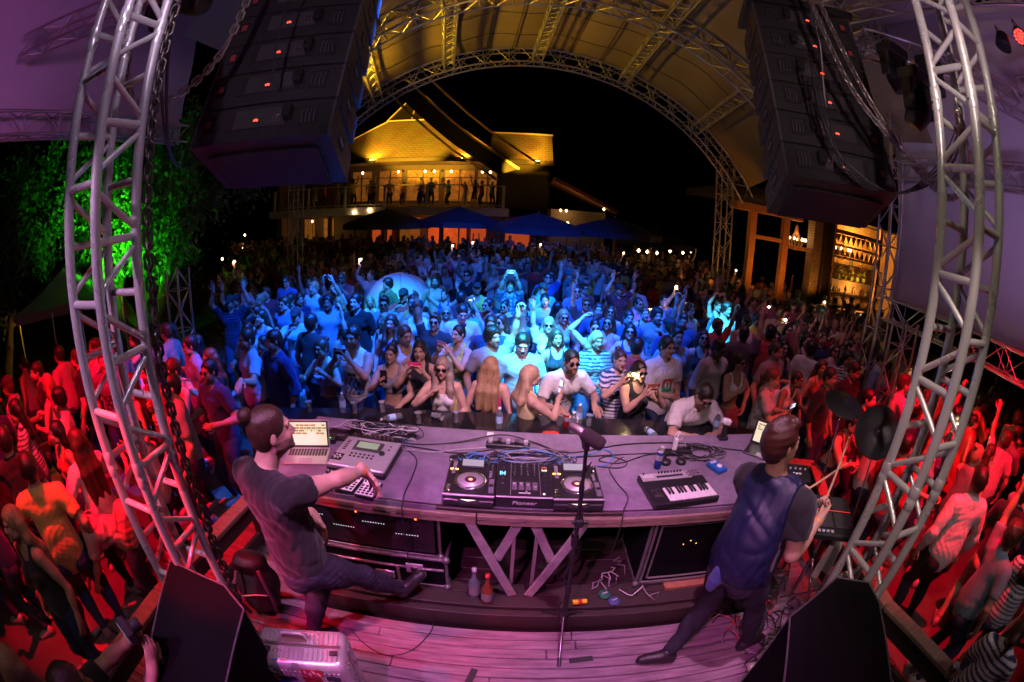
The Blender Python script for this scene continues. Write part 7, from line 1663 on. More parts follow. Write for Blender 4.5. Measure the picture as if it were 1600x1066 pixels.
(1.22,8.45,1.76,0,0,'down',{'top':('tee',(0.08,0.1,0.25)),'hair':(0.02,0.014,0.01),'glasses':1,'skin':'tan'},'man in sunglasses behind the raised bent arm', {}),
(1.37,6.86,1.74,0,-15,'down',{'top':('tee',(0.04,0.08,0.25)),'hair':(0.02,0.014,0.01),'skin':'tan','mouth':1},'man in a navy tee singing in the centre of the crowd', {}),
(0.73,6.49,1.68,1,0,'down',{'top':('tank',(0.3,0.5,0.6)),'hair':(0.45,0.28,0.13),'hs':'long','glasses':1,'skin':'light'},'blonde woman in sunglasses behind the woman in glowing white', {}),
(2.96,14.69,1.7,0,180,'spread',{'top':('tee',(0.5,0.45,0.45)),'hair':(0.07,0.035,0.018),'skin':'light'},'person seen from behind with both arms spread wide above the crowd', {}),
(2.57,9.26,1.78,0,180,'down',{'top':('tee',(0.3,0.5,0.65)),'hair':(0.02,0.014,0.01),'skin':'tan','b':1.1},'broad man in a pale blue tee with his back to the stage', {}),
(6.25,22.12,1.66,1,0,'up',{'top':('dress',(0.6,0.2,0.4)),'hair':(0.02,0.014,0.01),'hs':'long','skin':'tan'},'woman in a short pink dress far back in the crowd', {}),
(2.93,8.18,1.74,0,0,'down',{'top':('tee',(0.2,0.35,0.5)),'hair':(0.02,0.014,0.01),'skin':'light'},'man in a blue tee with pale shoulders right of the broad man', {}),
(4.55,9.96,1.74,0,0,'up',{'top':('tee',(0.05,0.12,0.35)),'hair':(0.02,0.014,0.01),'skin':'light'},'man waving an open hand left of the woman with arched arms', {}),
(-4.66,17.76,1.8,0,160,'down',{'top':('tee',(0.72,0.7,0.7),{'pat':'num'}),'hair':(0.02,0.014,0.01),'skin':'dark'},'man in a white sports jersey high at the back of the crowd', {}),
(-1.76,13.79,1.74,0,0,'torch',{'top':('tee',(0.3,0.3,0.4)),'hair':(0.02,0.014,0.01)},'person holding a shining phone light below the umbrellas, left of two', {'phone': 'shining phone light below the umbrellas, left of two', 'torch': 1}),
(-1.31,15.54,1.74,0,0,'torch',{'top':('tee',(0.5,0.2,0.2)),'hair':(0.02,0.014,0.01)},'person holding a shining phone light below the umbrellas, right of two', {'phone': 'shining phone light below the umbrellas, right of two', 'torch': 1}),
(1.04,16.08,1.74,0,0,'torch',{'top':('tee',(0.05,0.12,0.35)),'hair':(0.02,0.014,0.01)},'person with a bright phone light right of the joined arms', {'phone': 'bright phone light right of the joined arms', 'torch': 1}),
(3.8,14.95,1.74,0,0,'torch',{'top':('tee',(0.018,0.018,0.022)),'hair':(0.02,0.014,0.01)},'dark figure with a phone light below the rightmost umbrella', {'phone': 'phone light below the rightmost umbrella', 'torch': 1}),
(-3.22,9.53,1.74,0,0,'torch',{'top':('tee',(0.25,0.25,0.27)),'hair':(0.02,0.014,0.01)},'person with a starry phone light left of the white ball', {'phone': 'starry phone light left of the white ball', 'torch': 1}),
(-6.75,9.51,1.74,0,0,'torch',{'top':('tee',(0.018,0.018,0.022)),'hair':(0.02,0.014,0.01)},'lone figure with a phone light at the left edge of the crowd', {'phone': 'lone phone light at the left edge of the crowd', 'torch': 1}),
(7.05,12.85,1.74,0,0,'torch',{'top':('tee',(0.018,0.018,0.022)),'hair':(0.02,0.014,0.01)},'dark figure with a phone light in front of the barn post', {'phone': 'phone light in front of the barn post', 'torch': 1}),
(3.09,7.76,1.74,0,0,'torch',{'top':('tee',(0.05,0.12,0.35)),'hair':(0.02,0.014,0.01)},'person with a phone light beside the waving hand', {'phone': 'phone light beside the waving hand', 'torch': 1}),
(-3.31,3.8,1.68,1,-30,'clap',{'top':('tee',(0.018,0.018,0.022)),'hair':(0.16,0.05,0.025),'hs':'long','skin':'light','bot':('shorts',(0.1,0.05,0.05))},'woman with long auburn hair in a black top clapping at the left rail', {}),
(-3.37,3.19,1.76,0,-20,'holdphone',{'top':('tank',(0.5,0.1,0.08)),'hair':(0.07,0.035,0.018),'beard':0.7,'skin':'light'},'bearded man in a red tank top behind the left truss tower', {}),
(-3.76,3.96,1.76,0,-30,'down',{'top':('tee',(0.2,0.25,0.4)),'hair':(0.02,0.014,0.01),'glasses':1,'skin':'tan'},'man in sunglasses between the bearded man and the auburn haired woman', {}),
(-5.02,4.84,1.66,1,-25,'down',{'top':('tank',(0.5,0.06,0.06)),'hair':(0.07,0.035,0.018),'hs':'long','skin':'light'},'woman in a red tank top lit pale on the far left of the crowd', {}),
(-5.17,2.38,1.7,1,-60,'holdcup',{'top':('tank',(0.6,0.55,0.5)),'hair':(0.45,0.28,0.13),'hs':'long','skin':'light','bot':('shorts',(0.72,0.7,0.7))},'blonde woman in white shorts in full red light', {}),
(-6.88,2.72,1.68,1,-60,'down',{'top':('tank',(0.25,0.25,0.27)),'hair':(0.02,0.014,0.01),'hs':'tail','skin':'tan'},'dark haired woman at the far left rail', {}),
(-5.99,3.09,1.76,0,-70,'down',{'top':('tee',(0.4,0.4,0.35)),'hair':(0.02,0.014,0.01),'skin':'tan'},'man in a pale tee behind the blonde woman at the far left', {}),
(-5.3,3.06,1.78,0,-50,'down',{'top':('tee',(0.018,0.018,0.022)),'hair':(0.07,0.035,0.018),'skin':'light'},'man in a black tee beside the left truss tower in red light', {}),
(-3.33,1.67,1.68,1,-95,'hip',{'top':('tee',(0.72,0.7,0.7),{'pat':'print2'}),'hair':(0.07,0.035,0.018),'hs':'long','skin':'light','hl':0.42},'woman with long brown hair and a printed white tee in profile', {}),
(-3.22,1.03,1.8,0,-125,'hug',{'top':('shirt',(0.62,0.42,0.12),{'sl':0.62}),'hair':(0.02,0.014,0.01),'skin':'tan','bot':('jeans',(0.03,0.06,0.14))},'man in a mustard polo and jeans seen from above at the far left', {}),
(-4.01,1.13,1.8,0,-120,'hug2',{'top':('tee',(0.018,0.018,0.022)),'hair':(0.02,0.014,0.01),'skin':'tan'},'man at the left edge with his arm around the mustard polo', {}),
(-2.9,1.6,1.6,1,-40,'bend',{'top':('tee',(0.5,0.25,0.25),{'pat':'blotch'}),'hair':(0.02,0.014,0.01),'hs':'long','skin':'tan'},'dark haired woman bending low beside the left rail', {}),
(-3.76,2.83,1.7,1,-40,'down',{'top':('dress',(0.15,0.03,0.03)),'hair':(0.07,0.035,0.018),'hs':'long','skin':'light'},'woman in a dark dress seen through the left truss tower', {}),
(-3.62,3.04,1.78,0,-30,'down',{'top':('tee',(0.25,0.05,0.05)),'hair':(0.02,0.014,0.01),'beard':0.5,'skin':'light'},'tall man in a dark red tee seen through the left truss tower', {}),
(3.77,1.41,1.8,0,150,'down',{'top':('shirt',(0.66,0.62,0.68),{'sl':1.9}),'hair':(0.02,0.014,0.01),'skin':'tan','bot':('jeans',(0.02,0.02,0.03))},'man in a pale long sleeved shirt and dark trousers seen from behind at the right', {}),
(4.41,1.03,1.76,0,110,'holdcup',{'top':('tee',(0.018,0.018,0.022)),'hair':(0.02,0.014,0.01),'skin':'tan','bot':('jeans',(0.45,0.38,0.26))},'man in a black tee and beige trousers at the right edge', {}),
(6.77,2.23,1.8,0,70,'holdcup',{'top':('shirt',(0.7,0.5,0.5),{'sl':1.9}),'hair':(0.07,0.035,0.018),'skin':'light'},'man in an open collared shirt glowing red at the right edge', {}),
(6.58,2.99,1.76,0,60,'holdphone',{'top':('shirt',(0.6,0.25,0.12),{'sl':1.9}),'hair':(0.02,0.014,0.01),'beard':0.6,'skin':'tan'},'man in an orange shirt looking down, right of the right truss tower', {}),
(6.39,3.68,1.78,0,60,'down',{'top':('tee',(0.5,0.1,0.1)),'hair':(0.02,0.014,0.01),'skin':'light'},'man in red light seen through the right truss tower', {}),
(5.44,3.42,1.7,1,40,'down',{'top':('tank',(0.4,0.08,0.08)),'hair':(0.07,0.035,0.018),'hs':'long','skin':'light'},'long haired woman in red light just left of the orange shirt', {}),
(9.4,5.23,1.76,0,40,'down',{'top':('tee',(0.2,0.2,0.22)),'hair':(0.02,0.014,0.01),'skin':'tan'},'man in a grey tee in the dark behind the red lit group', {}),
(8.92,3.71,1.74,0,60,'down',{'top':('tee',(0.1,0.1,0.12)),'hair':(0.02,0.014,0.01),'skin':'tan'},'dark man far right behind the orange shirt', {}),
(2.84,0.06,1.66,1,95,'holdcup',{'top':('tee',(0.72,0.7,0.7),{'pat':'stripe'}),'hair':(0.07,0.035,0.018),'hs':'tail','skin':'tan'},'woman in a striped top with a cup of beer at the lower right corner', {}),
(-1.96,-0.17,1.72,1,-100,'down',{'top':('tank',(0.018,0.018,0.022)),'hair':(0.4,0.25,0.2),'hs':'long','skin':'tan'},'blonde head and shoulder at the lower left corner', {})]

def pose_args(pose, k, fem, rng):
    j = lambda s=.03: rng.uniform(-s, s)
    A = {}
    if pose == 'point': A = dict(lh=(-.45, .42, 1.36), lpole=(-.3, -.2, -1), lpn=(0, 0, -1), lhd=(-.7, .7, -.1), cyaw=-.2)
    elif pose == 'thumb': A = dict(rh=(.10, .34, 1.22), rcurl=1.2, lh=(-.12, .30, 1.15), lcurl=.8)
    elif pose == 'fists': A = dict(rh=(.20, .30, 1.30), lh=(-.16, .28, 1.42), rcurl=1.5, lcurl=1.5, rpn=(-.6, -.6, 0), lpn=(.6, -.6, 0), cside=.05)
    elif pose == 'phone': A = dict(rh=(.075, .30, 1.47), lh=(-.10, .30, 1.47), rpn=(-1, -.2, 0), lpn=(1, -.2, 0), rhd=(-.2, .3, .9), lhd=(.25, .3, .9), rcurl=.7, lcurl=.7, rpole=(.8, 0, -1), lpole=(-.8, 0, -1))
    elif pose == 'phone1': A = dict(rh=(.06, .34, 1.38), rpn=(-.8, -.5, 0), rhd=(-.2, .5, .8), rcurl=.8, lh=(-.12, .26, 1.06), lcurl=.6, rpole=(.8, 0, -1))
    elif pose == 'phone_up': A = dict(rh=(.10, .28, 1.86), lh=(-.10, .28, 1.86), rpn=(-1, -.2, 0), lpn=(1, -.2, 0), rhd=(-.2, .2, 1), lhd=(.2, .2, 1), rcurl=.7, lcurl=.7, rpole=(1, .3, -.2), lpole=(-1, .3, -.2), hpitch=.25)
    elif pose == 'drink': A = dict(rh=(.09, .24, 1.44), rpn=(-1, 0, 0), rhd=(-.5, -.1, .6), rcurl=1.0, rpole=(.9, .2, -.7), lh=(-.14, .24, 1.08))
    elif pose == 'rup': A = dict(rh=(.24, .10, 1.95), rhd=(.05, .05, 1), rpn=(0, 1, 0), rcurl=.4, rpole=(1, 0, 0), hpitch=.1)
    elif pose == 'lup': A = dict(lh=(-.27, .12, 1.92), lhd=(-.05, .05, 1), lpn=(0, 1, 0), lcurl=.8, lpole=(-1, 0, 0), hpitch=.2)
    elif pose == 'rupbent': A = dict(rh=(.18, .06, 1.80), rhd=(-.5, .1, .5), rpn=(0, 0, -1), rcurl=.9, rpole=(1, .1, .6))
    elif pose == 'up': A = dict(rh=(.28 + j(), .12, 1.88 + j(.08)), lh=(-.28 + j(), .12, 1.88 + j(.08)), rhd=(.1, 0, 1), lhd=(-.1, 0, 1), rpn=(0, 1, 0), lpn=(0, 1, 0), rcurl=.3, lcurl=.3, rpole=(1, 0, -.1), lpole=(-1, 0, -.1))
    elif pose == 'heart': A = dict(rh=(.10, .06, 1.90), lh=(-.10, .06, 1.90), rhd=(-.9, 0, -.1), lhd=(.9, 0, -.1), rpn=(0, 0, -1), lpn=(0, 0, -1), rcurl=.7, lcurl=.7, rpole=(1, 0, .3), lpole=(-1, 0, .3))
    elif pose == 'torch': A = dict(rh=(.22, .14, 1.86), rhd=(.0, .1, 1), rpn=(-.7, .5, 0), rcurl=.9, rpole=(1, 0, 0))
    elif pose == 'spread': A = dict(rh=(.66, .05, 1.40), lh=(-.66, .05, 1.40), rhd=(1, 0, -.1), lhd=(-1, 0, -.1), rpn=(0, 1, 0), lpn=(0, 1, 0), rcurl=.2, lcurl=.2, rpole=(0, 0, -1), lpole=(0, 0, -1))
    elif pose == 'rfist': A = dict(rh=(.12, .30, 1.42), rcurl=1.5, rpole=(.8, 0, -1), lh=(-.2, .2, 1.05))
    elif pose == 'hold': A = dict(rh=(.08, .27, 1.14), lh=(-.06, .27, 1.16), rcurl=1.0, lcurl=1.0, rpn=(-1, 0, .2), lpn=(1, 0, .2))
    elif pose == 'holdcup': A = dict(rh=(.13, .34, 1.22), rcurl=1.2, rpn=(-1, 0, 0), rhd=(-.1, 1, .1), lh=(-.15, .30, 1.14), lcurl=.8)
    elif pose == 'holdphone': A = dict(rh=(.10, .32, 1.28), rcurl=.9, rpn=(-.6, -.4, .6), rhd=(-.2, .7, .6), lh=(-.1, .30, 1.22), lcurl=.8, hpitch=-.15)
    elif pose == 'text': A = dict(chest=(0, .20, 1.30), rh=(.07, .46, 1.10), lh=(-.07, .46, 1.10), rcurl=1.0, lcurl=1.0, rpn=(-.8, -.1, .5), lpn=(.8, -.1, .5), rhd=(-.3, .8, .1), lhd=(.3, .8, .1), rpole=(1, -.2, -.3), lpole=(-1, -.2, -.3))
    elif pose == 'lean': A = dict(chest=(0, .17, 1.33), rh=(.16, .44, 1.10), lh=(-.22, .44, 1.10), rhd=(-.2, .9, -.2), lhd=(.2, .9, -.2), rpn=(0, 0, -1), lpn=(0, 0, -1), rpole=(.7, -.7, -.3), lpole=(-.7, -.7, -.3))
    elif pose == 'hip': A = dict(rh=(.10, .26, 1.34), rcurl=.5, rhd=(-.3, .1, .9), rpn=(0, -1, 0), rpole=(.8, 0, -1), lh=(-.22, .10, 1.00), lpole=(-1, -.3, 0))
    elif pose == 'elbow': A = dict(chest=(.04, .12, 1.34), rh=(.05, .34, 1.12), rpole=(1, -.1, .2), lh=(-.10, .36, 1.08), lpole=(-1, 0, -.2), rhd=(-1, .3, 0), rpn=(0, 0, -1))
    elif pose == 'clap': A = dict(rh=(.045, .32, 1.33), lh=(-.045, .33, 1.31), rpn=(-1, 0, 0), lpn=(1, 0, 0), rhd=(-.05, .4, .9), lhd=(.05, .4, .9), rcurl=.15, lcurl=.15)
    elif pose == 'hug': A = dict(rh=(.30, .05, .95), lh=(-.34, .30, 1.15))
    elif pose == 'hug2': A = dict(lh=(-.52, .12, 1.42), lpole=(0, -1, .2), lhd=(-.8, .2, -.4), lpn=(0, 0, -1))
    elif pose == 'bend': A = dict(chest=(0, .38, 1.12), head=(0, .60, .98), rh=(.15, .55, .62), lh=(-.15, .60, .60), hpitch=-.9)
    elif pose == 'sway': A = dict(cside=j(.12), rh=(.24, .26, 1.12 + j(.1)), lh=(-.24, .26, 1.15 + j(.1)), rcurl=.8, lcurl=.8)
    elif pose == 'down': A = dict(cside=j(.06), hroll=j(.10))
    for kk in ('rh', 'lh', 'chest', 'head'):
        if kk in A: A[kk] = tuple(v*k for v in A[kk])
    if 'chest' in A: A['pel'] = (0, -.02*k, .92*k)
    return A
def pat_fn(p, col):
    c = np.array(col); base = np.ones(3)
    def f(q):   # q: chest frame coordinates, z up from the pelvis
        A = np.ones((len(q), 3)); x, y, z = q[:, 0], q[:, 1], q[:, 2]; fr = y > .02
        def setc(m, cc): A[m] = np.array(cc)/np.maximum(c, .02)
        if p == 'stripe': setc((np.sin(z*150) > .15), (.04, .05, .12))
        elif p == 'chest': setc(fr & (np.abs(x) < .075) & (z > .20) & (z < .36), (.03, .28, .12)); setc(fr & (np.abs(x) < .075) & (z > .28) & (z < .36), (.45, .03, .03)); setc(fr & (((x)/.04)**2 + ((z - .28)/.05)**2 < 1), (.6, .6, .55)); setc(fr & (np.abs(x) < .012) & (np.abs(z - .26) < .06), (.03, .2, .1))
        elif p == 'polo': setc((z > .17) & (z < .185), (.12, .14, .12)); setc((z > .15) & (z < .16), (.12, .14, .12)); setc(fr & (x < -.06) & (x > -.09) & (z > .30) & (z < .33), (.08, .1, .12))
        elif p == 'print': setc(fr & (np.abs(x - .0) < .10) & (z > .05) & (z < .26) & (np.sin(x*110 + np.sin(z*60)*2) > -.2), (.30, .15, .05)); setc(fr & (np.abs(x) < .10) & (z > .02) & (z < .08) & (np.sin(z*260) > 0), (.2, .15, .08)); setc(fr & (np.abs(x) < .06) & (z > .27) & (z < .31), (.05, .05, .05))
        elif p == 'print2': setc(fr & (np.abs(x) < .09) & (z > .12) & (z < .30) & (np.sin(x*90 + 1.5*np.sin(z*70)) + np.sin(z*85 + x*40) > .35), (.12, .16, .18))
        elif p == 'bluep': setc(fr & (np.abs(x) < .09) & (z > .14) & (z < .32) & (np.sin(x*80)*np.sin(z*60) > -.1), (.04, .10, .16))
        elif p == 'dots': setc((np.sin(x*160)*np.sin(z*160) > .6), (.4, .45, .5))
        elif p == 'num': setc(fr & (np.abs(x) < .05) & (np.abs(np.abs(z - .26) - .07) < .014), (.03, .03, .03)); setc(fr & (np.abs(x) < .05) & (np.abs(z - .26) < .012), (.03, .03, .03)); setc(fr & (x > .03) & (x < .05) & (z > .26) & (z < .33), (.03, .03, .03)); setc(fr & (x < -.03) & (x > -.05) & (z < .26) & (z > .19), (.03, .03, .03))
        elif p == 'blotch': setc(np.sin(x*40 + 2*np.sin(z*33)) + np.sin(z*45 + 2*np.sin(x*31 + y*20)) > .5, c*.45)
        return A
    return f
def handheld(root, pp, sd, spec):
    if root.parent: return
def make_phone(label, loc, R3, col=(.02, .02, .022), torch=False, scr=False, group=None):
    o = thing('phone', label, 'phone', tuple(loc), 0, group); o.rotation_euler = Matrix(R3.tolist()).to_euler()
    key = 'phone_' + '_'.join('%d' % int(c*100) for c in col)
    mb = MB(); mb.box((0, 0, 0), (.150, .008, .076), ch=.003); mb.build('case', mat(key, col, .3), o)
    mb = MB(); mb.box((0, -.0046, 0), (.138, .001, .066)); mb.build('screen', mat('phone_screen_lit', (.4, .5, .7), .2, emit=(.5, .7, 1), estr=3.5 if 0 else 1.6), o)
    mb = MB(); mb.lathe([(.009, 0), (.009, .002), (0, .002)], (-.055, .004, .020), rotx(-math.pi/2), 12); mb.build('camera_lens', M_plastic, o)
    if torch: mb = MB(); mb.lathe([(0, -.026), (.020, -.014), (.026, 0), (.020, .014), (0, .026)], (-.030, .020, .020), n=14); mb.build('torch_light', M_phone_l, o); point('torch_glow', tuple(V3(*loc) + R3 @ V3(-.03, .075, .02)), (1, .78, .38), 2.2, .02)
    elif scr: mb = MB(); mb.box((0, .0048, 0), (.145, .001, .07)); mb.build('bright_back', mat('phone_bright', (.4, .7, .9), .2, emit=(.3, .75, 1), estr=1.2), o)
    return o
NT = [0]
def add_person(x, y, h, fem, face, pose, look, lab, ex, q=1.0, legs=True, group=None, z=G):
    rng = random.Random(len(lab)*31 + int(x*100)); k = h/1.76; A = pose_args(pose, k, fem, rng)
    L_ = dict(look); A.setdefault('hpitch', 0); 
    if 'hp' in L_: A['hpitch'] = L_['hp']
    A['hyaw'] = A.get('hyaw', 0) + rng.uniform(-.25, .25)*(0 if pose in ('phone', 'text') else 1)
    pp = Person(h=h, fem=bool(fem), build=L_.get('b', .96 if fem else 1.0), mouth=L_.get('mouth', rng.choice((0, 0, .25))), **A)
    t = list(L_.get('top', ('tee', (.02, .02, .02))))
    if len(t) > 2 and isinstance(t[2].get('pat'), str): t[2] = dict(t[2]); t[2]['pat'] = pat_fn(t[2]['pat'], t[1])
    L_['top'] = tuple(t)
    if legs and 'shoe' not in L_: L_['shoe'] = (.3, .3, .3)
    rz = math.pi + R_(face)
    r = make_person(pp, lab, L_, (x, y, z), rz, group, q=q, legs=legs)
    if 'phone' in ex:
        both = pose in ('phone', 'phone_up', 'text')
        if both: c = (pp.wr[1] + pp.hd[1]*.09 + pp.wr[-1] + pp.hd[-1]*.09)/2 + V3(0, .01, .01)
        else: c = pp.wr[1] + pp.hd[1]*.10 + nrm(pp.pn[1])*.02 + V3(-.02, 0, .01)
        Rl = rotx(-.9) if pose in ('text', 'holdphone') else (rotx(-.15) if both else rotx(-.1) @ roty(math.pi/2))
        Rw = rotz(rz) @ Rl @ (rotz(math.pi) if 0 else np.eye(3)); wl = rotz(rz) @ c + V3(x, y, z)
        make_phone(ex['phone'], wl, Rw, ex.get('pcol', (.02, .02, .022)), ex.get('torch'), ex.get('scr'))
    return r, pp
for P_ in PEOPLE:
    x, y, h, fem, face, pose, look, lab, ex = P_
    d = math.hypot(x, y); side = abs(x) > 2.6 and y < 4.2
    add_person(x, y, h, fem, face, pose, look, lab, ex, q=1.0 if d < 5.6 else 1.5, legs=True, group=None)
# cups in hands
for (x, y, z, l) in ((-4.42, 2.05, .98, 'cup held by the blonde woman in white shorts'), (2.62, .28, .62, 'cup of beer held at the lower right corner')): cup(x, y, z, l, None, ('beer', (.7, .35, .05)), None)

# the two performers -------------------------------------------------------------
dj = Person(h=1.78, pel=(.03, .02, .93), chest=(-.04, -.02, 1.43), head=(.03, .04, 1.67), cyaw=R_(-26), pyaw=R_(-45), hyaw=R_(-50), hpitch=.10,
    rh=(.34, .38, 1.30), rpole=(.5, -.5, .5), rhd=(.35, .25, -.8), rpn=(-.3, -.6, -.4), rcurl=.35, lh=(.03, .28, 1.0), lpole=(-.6, .4, -.3), lhd=(.45, -.10, -.75), lpn=(-.4, -.8, -.1), lcurl=.4,
    lf=(-.12, .02, .085), ltoe=(.5, .7, 0), lk=(.3, .6, 0), rf=(.43, .46, .28), rk=(.3, .2, 1), rtoe=(.62, .30, .75))
DJL = dict(skin='light', hair=(.055, .022, .014), hs='bun', beard=.75, top=('tee', (.013, .012, .014), {'wr': .0075, 'loose': .001, 'sl': .36, 'wrs': 1.5}), bot=('jeans', (.036, .034, .055), None, .0065), shoe=(.02, .02, .02), sole=(.6, .56, .48))
DJ = make_person(dj, 'man with a hair bun and black tee kicking one foot out beside the desk', DJL, (-1.08, 1.50, 0), 0, None, q=.72)
w = dj.wr[1]; f_ = nrm(dj.wr[1] - dj.el[1]); mb = MB(); FF = frame(f_); mb.lathe([(.031, -.012), (.033, 0), (.031, .012)], w - f_*.02, np.stack([FF[:, 0], FF[:, 2]*-1, f_], 1), 20); mb.build('orange_wristband', M_orange, DJ)
w = dj.wr[-1]; f_ = nrm(dj.wr[-1] - dj.el[-1]); mb = MB(); FF = frame(f_); mb.lathe([(.030, -.014), (.032, 0), (.030, .014)], w - f_*.02, np.stack([FF[:, 0], FF[:, 2]*-1, f_], 1), 20); mb.build('bracelet', M_plastic, DJ)
dm_ = Person(h=1.80, pel=(.05, -.02, .93), chest=(.12, .05, 1.40), head=(.07, .07, 1.66), cyaw=R_(-62), pyaw=R_(-60), hyaw=R_(-88), hpitch=.24, build=1.03,
    armb=1.14, rh=(.42, -.10, 1.26), rpole=(-.3, -.35, -1), rhd=(.6, .4, .5), rpn=(-.5, .4, .5), rcurl=1.45, rthumb=.9, lh=(.38, .18, 1.26), lpole=(-.2, .6, -1), lhd=(.8, .1, .1), lpn=(.1, -.9, -.3), lcurl=1.35, lthumb=.9,
    lf=(-.17, -.02, .09), ltoe=(-.9, .1, 0), lk=(.5, .3, .2), rf=(.44, -.05, .085), rtoe=(.9, .2, 0), rk=(.8, .1, .1))
DML = dict(skin='tan', hair=(.075, .022, .015), hs='quiff', beard=.35, top=('tee', (.020, .020, .024), {'wr': .0065, 'loose': .0, 'wrs': 1.5, 'sl': .52}), bot=('jeans', (.030, .030, .042), None, .0065), shoe=(.02, .018, .018), sole=(.05, .04, .04))
dm_.lf = None
DM = make_person(dm_, 'drummer in a navy waistcoat over a black tee raising two sticks over the pads', DML, (1.28, 1.58, 0), 0, None, q=.72)
k_ = dm_.k; sh = [p for p in dm_.torso()[:4]] + [p for p in dm_.torso()[4:] if not (p.t == 'e' and p.a[2] < dm_.pel[2])]; sh.append(el(dm_.pel + V3(0, 0, .06*k_) - dm_.pR[:, 1]*.014*k_, (.160*k_*1.03, .128*k_*1.03, .30*k_), dm_.pR, k=.06))
cl = [(dm_.chest + dm_.cR[:, 0]*s_*.155, nrm(dm_.cR[:, 0]*s_ + dm_.up*.1)) for s_ in (1, -1)] + [(dm_.pel - V3(0, 0, .03), V3(0, 0, -1))]
ng = [el(dm_.chest + dm_.up*.02 + dm_.cR[:, 1]*.12, (.06, .1, .2), dm_.cR, k=.01, neg=True), el(dm_.chest + dm_.up*.10 - dm_.cR[:, 1]*.02, (.075, .08, .06), dm_.cR, k=.01, neg=True)]
v, f = mesh_sdf(sh + ng, .0075, off=.030, kmul=1.3, wr=.0065, wrs=1.5, wrfold=True, dirn=dm_.up*.6, seed=14, clips=cl)
sdf_obj('waistcoat', [(v, f)], mat('satin', rough=.42, objcol=True, attr=True, noise=.15, nscale=20, bump=.3, bscale=260), DM, (.009, .013, .048))
v, f = mesh_sdf([el(dm_.pel + V3(-.14, -.02, -.02), (.055, .05, .09), k=.03), el(dm_.pel + V3(-.17, -.02, -.10), (.035, .04, .06), k=.03)], .0085, wr=.008, seed=8); sdf_obj('shirt_tail', [(v, f)], MATS['cloth'], DM, (.05, .07, .24))
for sd, m_, nm in ((1, M_orange, 'orange_wristband'), (-1, M_plastic, 'watch')):
    w = dm_.wr[sd]; f_ = nrm(w - dm_.el[sd]); mb = MB(); FF = frame(f_); mb.lathe([(.032, -.011), (.034, 0), (.032, .011)], w - f_*.025, np.stack([FF[:, 0], FF[:, 2]*-1, f_], 1), 20); mb.build(nm, m_, DM)
M_stick = mat('hickory', (.45, .27, .15), .5, noise=.2, nscale=20)
o0 = V3(1.28, 1.58, 0)
for sd, tip, l in ((1, V3(2.05, 1.81, 1.57), 'pale drumstick raised in the drummer\'s near hand'), (-1, V3(2.08, 1.75, 1.44), 'drumstick held in the drummer\'s far hand, pointing at the cymbals')):
    hnd = o0 + dm_.wr[sd] + dm_.hd[sd]*.075 + nrm(dm_.pn[sd])*.028; d = nrm(tip - hnd); st_ = thing('drumstick', l, 'drumstick', tuple(hnd)); a = -d*.07; b = tip - hnd
    mb = MB(); mb.cyl(a, b*.75, .0078, .0075, n=10); mb.cyl(b*.75, b*.96, .0075, .0035, n=10); mb.build('shaft', M_stick, st_); mb = MB(); mb.lathe([(0, -.010), (.005, -.006), (.006, .0), (.004, .006), (0, .009)], b, frame(d)[:, [0, 2, 1]] @ np.diag([1, 1, 1]), 8); mb.build('tip', M_stick, st_)
# hands with a camera at the lower left: a photographer below the stage edge
pg, pgp = add_person(-1.95, .14, 1.72, 0, 240, 'phone', dict(top=('tee', BKc := (.02, .02, .022)), hair=(.03, .02, .015), hs='curly', skin='tan'), 'photographer at the lower left edge reaching a camera over the speaker box', {}, q=1.0) if False else (None, None)
ph = Person(h=1.70, chest=(0, .03, 1.36), rh=(.10, .50, 1.50), lh=(-.12, .48, 1.48), rhd=(-.3, .6, .7), lhd=(.3, .6, .7), rpn=(-1, 0, .2), lpn=(1, 0, .2), rcurl=.9, lcurl=.9)
make_person(ph, 'dark haired photographer at the lower left edge reaching up with both hands', dict(top=('tee', (.02, .02, .022)), hair=(.03, .02, .015), hs='curly', skin='tan', shoe=(.1, .1, .1)), (-1.62, .02, G), R_(-20), None)
o = thing('camera', 'compact camera held up at the lower left, in front of the speaker box', 'camera', (-1.44, .50, 1.20), R_(-20)); mb = MB(); mb.box((0, 0, 0), (.13, .05, .075), ch=.01); mb.build('body', M_plastic, o); mb = MB(); mb.lathe([(.03, 0), (.03, .05), (.025, .055)], (0, .025, 0), rotx(-math.pi/2), 20); mb.build('lens', M_plastic, o); mb = MB(); mb.box((0, -.026, 0), (.08, .002, .055)); mb.build('screen', M_scr2, o)

# ------------------------------------------------------------------ the crowd behind: kinds built once and copied
rng = random.Random(21); KINDS = []
TOPC = [('white', (.62, .60, .62)), ('black', (.02, .02, .024)), ('navy', (.02, .035, .12)), ('grey', (.25, .25, .28)), ('pale blue', (.28, .40, .55)), ('red', (.45, .04, .04)), ('olive', (.12, .14, .06)), ('pink', (.60, .20, .32)), ('turquoise', (.06, .35, .38)), ('beige', (.50, .40, .28)), ('maroon', (.18, .03, .05)), ('yellow', (.60, .45, .08))]
TN = {'tee': 'tee', 'shirt': 'shirt', 'tank': 'tank top', 'crop': 'crop top', 'dress': 'dress', 'long': 'long sleeved top'}
PN = {'down': 'arms down', 'sway': 'dancing', 'up': 'both arms raised', 'rup': 'one arm raised', 'lup': 'one finger raised', 'phone': 'filming', 'phone_up': 'filming overhead', 'drink': 'drinking', 'clap': 'clapping', 'hold': 'hands together', 'heart': 'arms arched overhead', 'fists': 'fists raised', 'rfist': 'one fist raised', 'holdphone': 'holding a phone', 'holdcup': 'holding a cup'}
